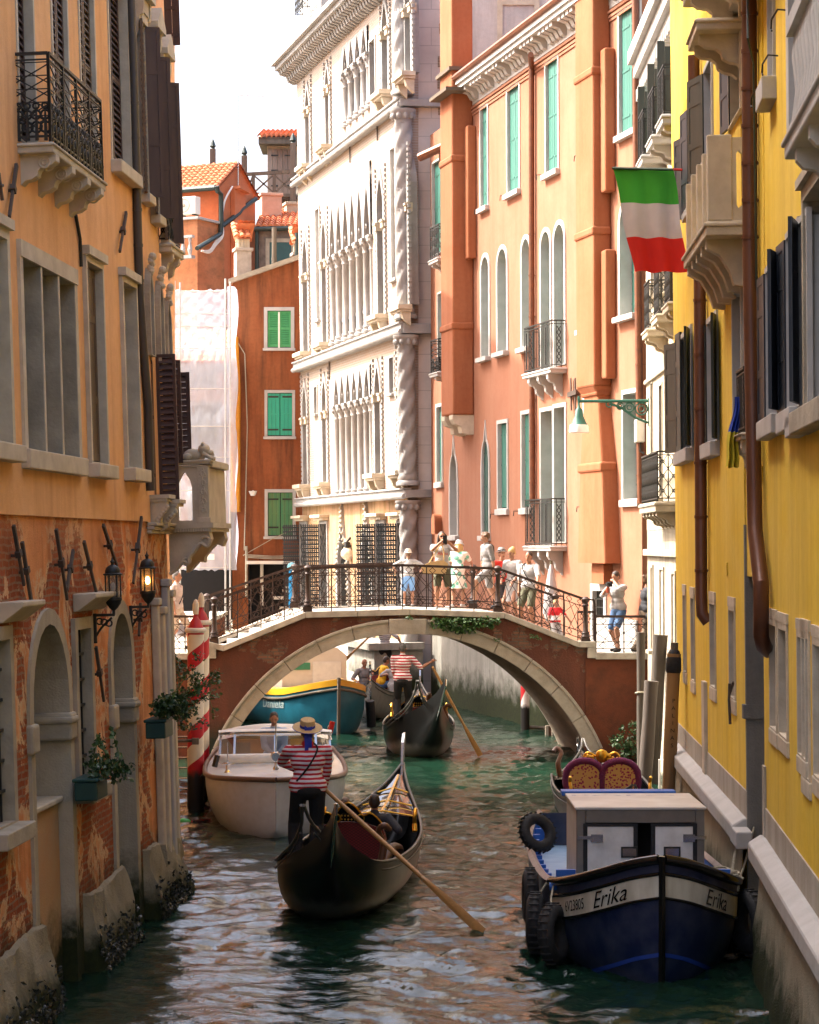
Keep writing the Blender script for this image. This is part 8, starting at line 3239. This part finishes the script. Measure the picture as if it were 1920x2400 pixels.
# purple and white wrapped poles under the arch
m_, nt_, b_ = newmat("purple_white_wrap")
f_ = ramp(nt_, noise(nt_, coords(nt_, (1, 1, .8)), 4.5, 2, .4), [(.5, 0), (.54, 1)])
nt_.links.new(mixrgb(nt_, (.70, .66, .68), (.40, .32, .48), f_), b_.inputs['Base Color'])
HAZ = stripes("hazard_tape", (.02, .02, .02), (.62, .48, .03), 9, axis=0)
for px, D, lab in ((1044, 70, "left one of two white and purple wrapped poles under the arch"), (1083, 68, "right one of two white and purple wrapped poles under the arch")):
 b0 = ray(px, 1650, D)
 t = thing("wrapped_pole", lab, "mooring pole", loc=(b0.x, D, 0), group="wrapped mooring poles")
 s = MB()
 s.tube([(0, 0, -1), (0, 0, .4), (.03, 0, 1.1), (0, 0, 2.6)], [.13, .14, .17, .15], 12)
 s.build("shaft", m_, t, smooth=50)
 for z in (.95, 1.45):
  s = MB()
  s.tube([(0.02, 0, z), (0.02, 0, z + .12)], .18, 12)
  s.build("hazard_band", HAZ, t)
 s = MB()
 s.tube(catmull([(.2, -.1, 1.0), (.26, -.1, .7), (.2, -.1, .4), (.28, -.1, .25)], 4), .07, 7)
 s.build("torn_sheet", RUBBER, t)
t = thing("blue_pole", "bright blue painted mooring pole behind the left bridge railing", "mooring pole", loc=(ray(684, 1600, 64).x, 64, 0))
s = MB()
s.lathe([(.085, -1), (.085, 3.9), (.075, 4.0)], 14)
s.build("shaft", mat("bright_blue_pole_paint", (.02, .35, .70), .4), t, smooth=50)
s = MB()
s.lathe([(.12, 4.0), (.13, 4.08), (.10, 4.16), (.02, 4.2)], 14)
s.build("cap", mat("pale_blue_cap", (.25, .62, .72), .4), t, smooth=50)
for k, (px, py, D) in enumerate(((1285, 1704, 57.5), (1300, 1702, 57.8), (1318, 1706, 57.4))):
 t = thing("stub_post", "dark cut off post stub in the water under the right side of the arch", "post", loc=(ray(px, py, D).x, D, 0), group="cut off post stubs")
 s = MB()
 s.tube([(0, 0, -1), (0, 0, .25 + .1 * k)], .08, 8)
 s.build("shaft", GREYWOOD, t)
# ladder and jetty behind the striped poles
t = thing("ladder", "metal water ladder on the quay left of the striped poles", "ladder", loc=ray(418, 1860, 43.0))
s = MB()
for x in (-.24, .24):
 s.tube([(x, 0, -.6), (x, 0, 1.3)], .025, 7)
s.build("rail", GREYWOOD, t)
s = MB()
for k in range(7):
 s.tube([(-.24, 0, -.1 + k * .19), (.24, 0, -.1 + k * .19)], .018, 6)
s.build("rung", CHROME, t)
t = thing("boom_arm", "short metal arm with a roller reaching from the left wall to the front striped pole", "boom", loc=ray(400, 1738, 41.5))
s = MB()
s.tube([(0, 0, 0), (.42, 0, .02)], .028, 8)
s.box((.38, -.05, -.05), (.5, .05, .06))
s.build("arm", GREYWOOD, t)
# ---------------------------------------------------------------- wall lanterns
WARM, nt_, b_ = newmat("lamp_flame")
b_.inputs['Emission Color'].default_value = (1, .42, .08, 1)
b_.inputs['Emission Strength'].default_value = 9
LG, nt_, b_ = newmat("ribbed_lamp_glass")
b_.inputs['Base Color'].default_value = (.35, .30, .24, 1)
b_.inputs['Roughness'].default_value = .15
_t = _n(nt_, "ShaderNodeBsdfTransparent")
_x = _n(nt_, "ShaderNodeMixShader")
_x.inputs[0].default_value = .62
nt_.links.new(b_.outputs[0], _x.inputs[1])
nt_.links.new(_t.outputs[0], _x.inputs[2])
nt_.links.new(_x.outputs[0], nt_.nodes["Material Output"].inputs[0])
def lantern(label, px, ytop, ybot, yarm, lit):
 w = .24
 u, v0 = L.uv(px, ybot, w)
 v1 = L.uv(px, ytop, w)[1]
 va = L.uv(px, yarm, w)[1]
 t = tag(empty("wall_lantern", M=L.M @ Matrix.Translation((u, 0, w))), label, "lantern", "wall lanterns on the ochre house")
 H = v1 - v0
 Y = lambda q: v0 + H * q
 s = MB()
 ax = (0, 1, 0)
 s.lathe([(.005, Y(0)), (.025, Y(.02)), (.05, Y(.06)), (.085, Y(.14)), (.092, Y(.19)), (.10, Y(.2)), (.10, Y(.25)), (.08, Y(.26))], 16, (0, 0, 0), ax)
 s.build("bowl", IRON, t, smooth=40)
 s = MB()
 s.lathe([(.08, Y(.66)), (.11, Y(.67)), (.115, Y(.69)), (.088, Y(.71)), (.09, Y(.75)), (.075, Y(.81)), (.04, Y(.85)), (.018, Y(.86)), (.02, Y(.9)), (.028, Y(.92)), (.012, Y(.95)), (.004, Y(1.0))], 16, (0, 0, 0), ax)
 s.build("dome", IRON, t, smooth=40)
 s = MB()
 for k in range(6):
  a = k * pi / 3 + .3
  s.bar((.084 * cos(a), Y(.25), .084 * sin(a)), (.084 * cos(a), Y(.67), .084 * sin(a)), .016)
 s.build("cage", IRON, t)
 s = MB()
 s.lathe([(.07, Y(.26)), (.07, Y(.66))], 18, (0, 0, 0), ax)
 s.build("glass", LG, t, smooth=60)
 s = MB()
 s.ell((0, Y(.45), 0), (.03, .055, .03), 10)
 s.build("bulb", WARM if lit else WPAINT, t)
 s = MB()
 s.bar((0, va, 0), (0, Y(.02), 0), .03)
 s.bar((0, va, -w), (0, va, .01), .03)
 s.bar((0, va + .02, -w + .02), (0, va - .32, -w + .02), .035)
 for q in range(3):
  s.ring((0, va - .07 - .012 * q, -w + .07 + q * .055), (1, 0, 0), .035, .010, 10, 5)
 s.tube(catmull([(0, va - .25, -w + .02), (0, va - .14, -w * .6), (0, va - .03, -w * .1)], 5), .014, 6)
 s.build("bracket", IRON, t)
 return t
lantern("unlit black wall lantern, left of the two on the ochre house", 267, 1306, 1432, 1441, False)
lantern("lit black wall lantern with a warm bulb, right of the two on the ochre house", 348, 1292, 1416, 1422, True)
# green street lamp on the orange house corner
cl_ = C.M @ Vector((0.2, 0, 0))
u, v = C.uv(1521, 945)
lw = C.wfor(u, v, 1357)
t = tag(empty("street_lamp", M=C.M @ Matrix.Translation((u, v, 0))), "green bracket street lamp with a white shade hanging in front of the orange house", "street lamp")
GRL = mat("green_lamp_paint", (.012, .085, .06), .4, (.02, .12, .09), 6, .5)
s = MB()
s.tube([(0, .05, 0), (0, .05, lw)], .035, 8)
for k, (z, r) in enumerate(((.16, .13), (.42, .10), (.62, .07))):
 s.ring((0, -.12 + .03 * k, z), (1, 0, 0), r, .018, 14, 6)
 s.ring((0, -.12 + .03 * k, z), (1, 0, 0), r * .5, .014, 12, 6)
s.tube(catmull([(0, -.42, .02), (0, -.3, .3), (0, -.1, .6), (0, .0, .85)], 5), .028, 6)
s.bar((0, .12, 0), (0, -.5, 0), .08, .03)
s.ring((0, -.02, .86), (1, 0, 0), .06, .016, 12, 6)
s.build("bracket", GRL, t)
s = MB()
s.lathe([(.02, .16), (.035, .1), (.02, .04), (.03, -.08), (.08, -.14), (.10, -.28), (.13, -.34), (.16, -.42), (.19, -.46)], 14, (0, 0, lw), (0, 1, 0))
s.build("housing", GRL, t, smooth=50)
s = MB()
s.lathe([(.19, -.46), (.205, -.5), (.215, -.62), (.20, -.63)], 16, (0, 0, lw), (0, 1, 0))
s.build("lamp_shade", mat("white_lamp_glass", (.78, .76, .72), .3), t, smooth=50)
u2, v2 = C.uv(1512, 1010)
t = tag(empty("meter_box", M=C.M @ Matrix.Translation((u2, v2, 0))), "small white electrical box on the wall below the green street lamp", "box")
s = MB()
s.box((-.2, -.25, .02), (.2, .25, .22))
s.build("casing", WPAINT, t)
s = MB()
s.tube([(0, -.25, .1), (0, -.45, .1), (.05, -.5, .02)], .025, 6)
s.build("cable", IRON, t)
# globe lamp on the palace
u, v = P.uv(822, 1284)
w = P.wfor(u, v, 814)
t = tag(empty("globe_lamp", M=P.M @ Matrix.Translation((u, v, 0))), "white globe lamp on a dark arm between the pointed palace doors", "lamp")
s = MB()
s.tube([(0, .35, 0), (0, .2, w)], .04, 6)
s.lathe([(.06, .0), (.12, .02), (.1, .2)], 10, (0, 0, w), (0, 1, 0))
s.build("arm", IRON, t)
s = MB()
s.ell((0, -.2, w), .22, 16)
s.build("globe", mat("cream_lamp_glass", (.80, .74, .58), .3), t, smooth=80)
# ---------------------------------------------------------------- flags
def flag(name, label, TL, TR, BR, BL, D, stops, dy, axis_w=.04):
 P_ = [ray(*p, D + d) for p, d in zip((TL, TR, BR, BL), (dy, 0, 0, dy))]
 t = thing(name, label, "flag", loc=P_[1])
 nx, ny = 14, 24
 cols = [c for _, c in stops]
 rows = []
 for j in range(ny + 1):
  q = j / ny
  a, b = P_[0].lerp(P_[3], q), P_[1].lerp(P_[2], q)
  rows.append([a.lerp(b, i / nx) - P_[1] + Vector((.015 * sin(j * .35), .05 * sin(i * 1.1 + j * .12) * (.3 + q), .012 * sin(i * .9) * q)) for i in range(nx + 1)])
 s = MB()
 s.grid(rows)
 k = len(cols)
 ms = [mat("flag_" + n_, c, .8, tuple(x * .85 for x in c), 5, .5, bump=.15) for n_, c in cols]
 s.mi = [min(k - 1, int((i // nx) / ny * k)) for i in range(len(s.f))]
 o = s.build("cloth", ms, t, smooth=80, recalc=False)
 return t, P_
ft, FP = flag("italian_flag", "green, white and red striped flag hanging from a pole on the stone balcony", (1437, 394), (1579, 399), (1612, 638), (1487, 637), 35.2, [(0, ("green", (.05, .42, .03))), (1, ("white", (.66, .62, .60))), (2, ("red", (.72, .02, .01)))], .35)
s = MB()
a, b = ray(1436, 394, 35.55) - FP[1], ray(1650, 399, 34.9) - FP[1]
s.tube([a, a.lerp(b, .67)], .022, 7)
s.build("pole", mat("dark_green_pole", (.02, .07, .035), .5), ft)
s = MB()
s.tube([a.lerp(b, .671), b], .018, 7)
s.build("pole_end", REDC, ft)
flag("blue_yellow_flag", "blue and yellow cloth flag draped over the small iron balcony of the far yellow house", (1722, 930), (1736, 930), (1728, 1095), (1698, 1095), 26.6, [(0, ("blue", (.012, .05, .38))), (1, ("yellow", (.62, .50, .03)))], .0)
# ---------------------------------------------------------------- plants in boxes
def planter(label, px, py, yb, w, box, sprigs, seed, lift=.0, cl=8):
 u, v = L.uv(px, py, w)
 vb = L.uv(px, yb, w)[1]
 t = tag(empty("window_box", M=L.M @ Matrix.Translation((u, vb, w))), label, "planter")
 rnd = random.Random(seed)
 s = MB()
 s.box((-.28, 0, -.13), (.28, .20, .12))
 s.box((-.30, .20, -.15), (.30, .24, .14))
 s.build("trough", mat("dark_green_plastic", (.012, .055, .045), .5), t)
 s = MB()
 for _ in range(cl):
  leafclump(s, (rnd.uniform(-.3, .3) * box, .24 + rnd.uniform(-.05, .14) + lift, rnd.uniform(-.02, .35)), (.15, .10, .15), 60, .062, rnd)
 s.build("foliage", LEAF2, t)
 s = MB()
 for k in range(sprigs):
  a = Vector((rnd.uniform(-.3, .3), .25, rnd.uniform(-.1, .2)))
  P_ = [a, a + Vector((rnd.uniform(-.2, .2), .16, rnd.uniform(-.1, .2))), a + Vector((rnd.uniform(-.4, .4), rnd.uniform(.2, .5), rnd.uniform(-.1, .3)))]
  C_ = catmull(P_, 5)
  s.tube(C_, .006, 4)
  for c in C_[3:]:
   leafclump(s, c, (.05, .05, .05), 5, .06, rnd)
 s.build("sprig", LEAF, t)
 return t
planter("green trough with trailing glossy plants under the nearer grilled window", 214, 1822, 1872, .22, 1.0, 3, 3, cl=6)
planter("bushy potted shrub in a trough low beside the striped poles", 374, 1690, 1728, .26, 1.0, 4, 5, lift=.1, cl=13)
t = thing("climbing_shrub", "loose leafy shrub climbing the wall behind the striped poles", "plant", loc=ray(428, 1640, 40.5))
s = MB()
rnd = random.Random(6)
for k in range(40):
 leafclump(s, (rnd.gauss(-.05, .16), rnd.gauss(0, .15), rnd.uniform(-.5, .75)), (.12, .12, .10), 30, .06, rnd)
s.build("foliage", LEAF2, t)
s = MB()
for k in range(7):
 C_ = catmull([(0, 0, rnd.uniform(-.3, .3)), (.25, -.05, rnd.uniform(-.1, .5)), (.55 + .1 * rnd.random(), -.05, rnd.uniform(-.3, .6))], 5)
 s.tube(C_, .006, 4)
 for c in C_[4:]:
  leafclump(s, c, (.06, .05, .05), 4, .07, rnd)
s.build("sprig", LEAF, t)
t = thing("weed_clump", "dark waterside shrub at the foot of the bridge wall by the wooden posts", "plant", loc=(ray(1470, 1760, 50.8).x, 50.9, .35))
s = MB()
for k in range(26):
 leafclump(s, (rnd.gauss(0, .3), rnd.gauss(0, .15), rnd.uniform(-.3, .45)), (.14, .1, .12), 20, .08, rnd)
s.build("foliage", LEAF2, t)
# folded parasol behind the ramp
t = thing("parasol", "folded white and olive parasol standing beyond the ramp railing", "parasol", loc=qpt(1292, 56.2))
s = MB()
s.lathe([(.02, 1.95), (.07, 1.75), (.17, 1.2), (.20, .75), (.12, .55)], 10, (0, 0, 0))
s.build("canopy", WHITEC, t, smooth=30)
s = MB()
s.tube([(0, 0, 0), (0, 0, 2.0)], .03, 8)
s.box((-.2, -.2, 0), (.2, .2, .07))
s.build("stand", OLIVE, t)
t = thing("floating_bottle", "crumpled green plastic bottle floating at the foot of the left wall", "litter", loc=ray(428, 1930, 39.5))
s = MB()
s.tube([(-.12, 0, .01), (0, .02, .04), (.1, 0, .03), (.14, 0, .02)], [.04, .05, .045, .02], 8)
s.build("bottle", mat("green_plastic", (.10, .55, .12), .3), t, smooth=60)
s = MB()
s.tube([(.14, 0, .02), (.17, 0, .02)], .022, 8)
s.build("bottle_cap", REDC, t)
# ---------------------------------------------------------------- separate pieces become parts of their own; soften hard edges
def islands(me):
 par = list(range(len(me.vertices)))
 def find(a):
  while par[a] != a:
   par[a] = par[par[a]]
   a = par[a]
  return a
 for p in me.polygons:
  v = p.vertices
  r = find(v[0])
  for k in v[1:]:
   par[find(k)] = r
 g = {}
 for p in me.polygons:
  g.setdefault(find(p.vertices[0]), []).append(p.index)
 return list(g.values())
SPLIT = {"console", "impost", "shop_shelf", "cleat_block", "parapet_upright", "carved_figure", "flue_strip", "door_frame", "hinge", "white_finial", "capital"}
for o in [o for o in COL.objects if o.type == 'MESH' and o.name.split('.')[0] in SPLIT]:
 if o.children:
  continue
 gs = islands(o.data)
 if not 2 <= len(gs) <= 12:
  continue
 me = o.data
 nm = o.name.split('.')[0]
 for k, fs in enumerate(gs):
  vid = {}
  V, F_, I_ = [], [], []
  for fi in fs:
   p = me.polygons[fi]
   q = []
   for v in p.vertices:
    if v not in vid:
     vid[v] = len(V)
     V.append(me.vertices[v].co.copy())
    q.append(vid[v])
   F_.append(q)
  m2 = bpy.data.meshes.new(nm)
  m2.from_pydata(V, [], F_)
  for m in me.materials:
   m2.materials.append(m)
  if k == 0:
   o.data = m2
  else:
   c = bpy.data.objects.new(nm, m2)
   COL.objects.link(c)
   c.parent = o.parent
 bpy.data.meshes.remove(me)
BEV = {"chimney_breast": .05, "flared_base": .05, "flue_strip": .04, "sill": .012, "balcony": .015, "stone_moulding": .02, "gate_step": .02, "parapet_pier": .012, "parapet_upright": .012, "impost": .03, "hood": .012, "coping": .012, "quay_coping": .012, "cabin_frame": .01, "cabin_roof": .012, "cabin_door": .006, "door_sill": .015, "door_post": .02, "carved_pier": .01, "front_parapet": .015, "arch_ring": .012, "keystone": .015, "roof_plank": .01, "trough": .015, "casing": .02, "string_course": .015, "stack": .015, "wall_anchor": .006}
for o in COL.objects:
 w = BEV.get(o.name.split('.')[0])
 if w and o.type == 'MESH':
  md = o.modifiers.new("soft edge", 'BEVEL')
  md.width = w
  md.segments = 2
  md.limit_method = 'ANGLE'
  md.angle_limit = radians(40)
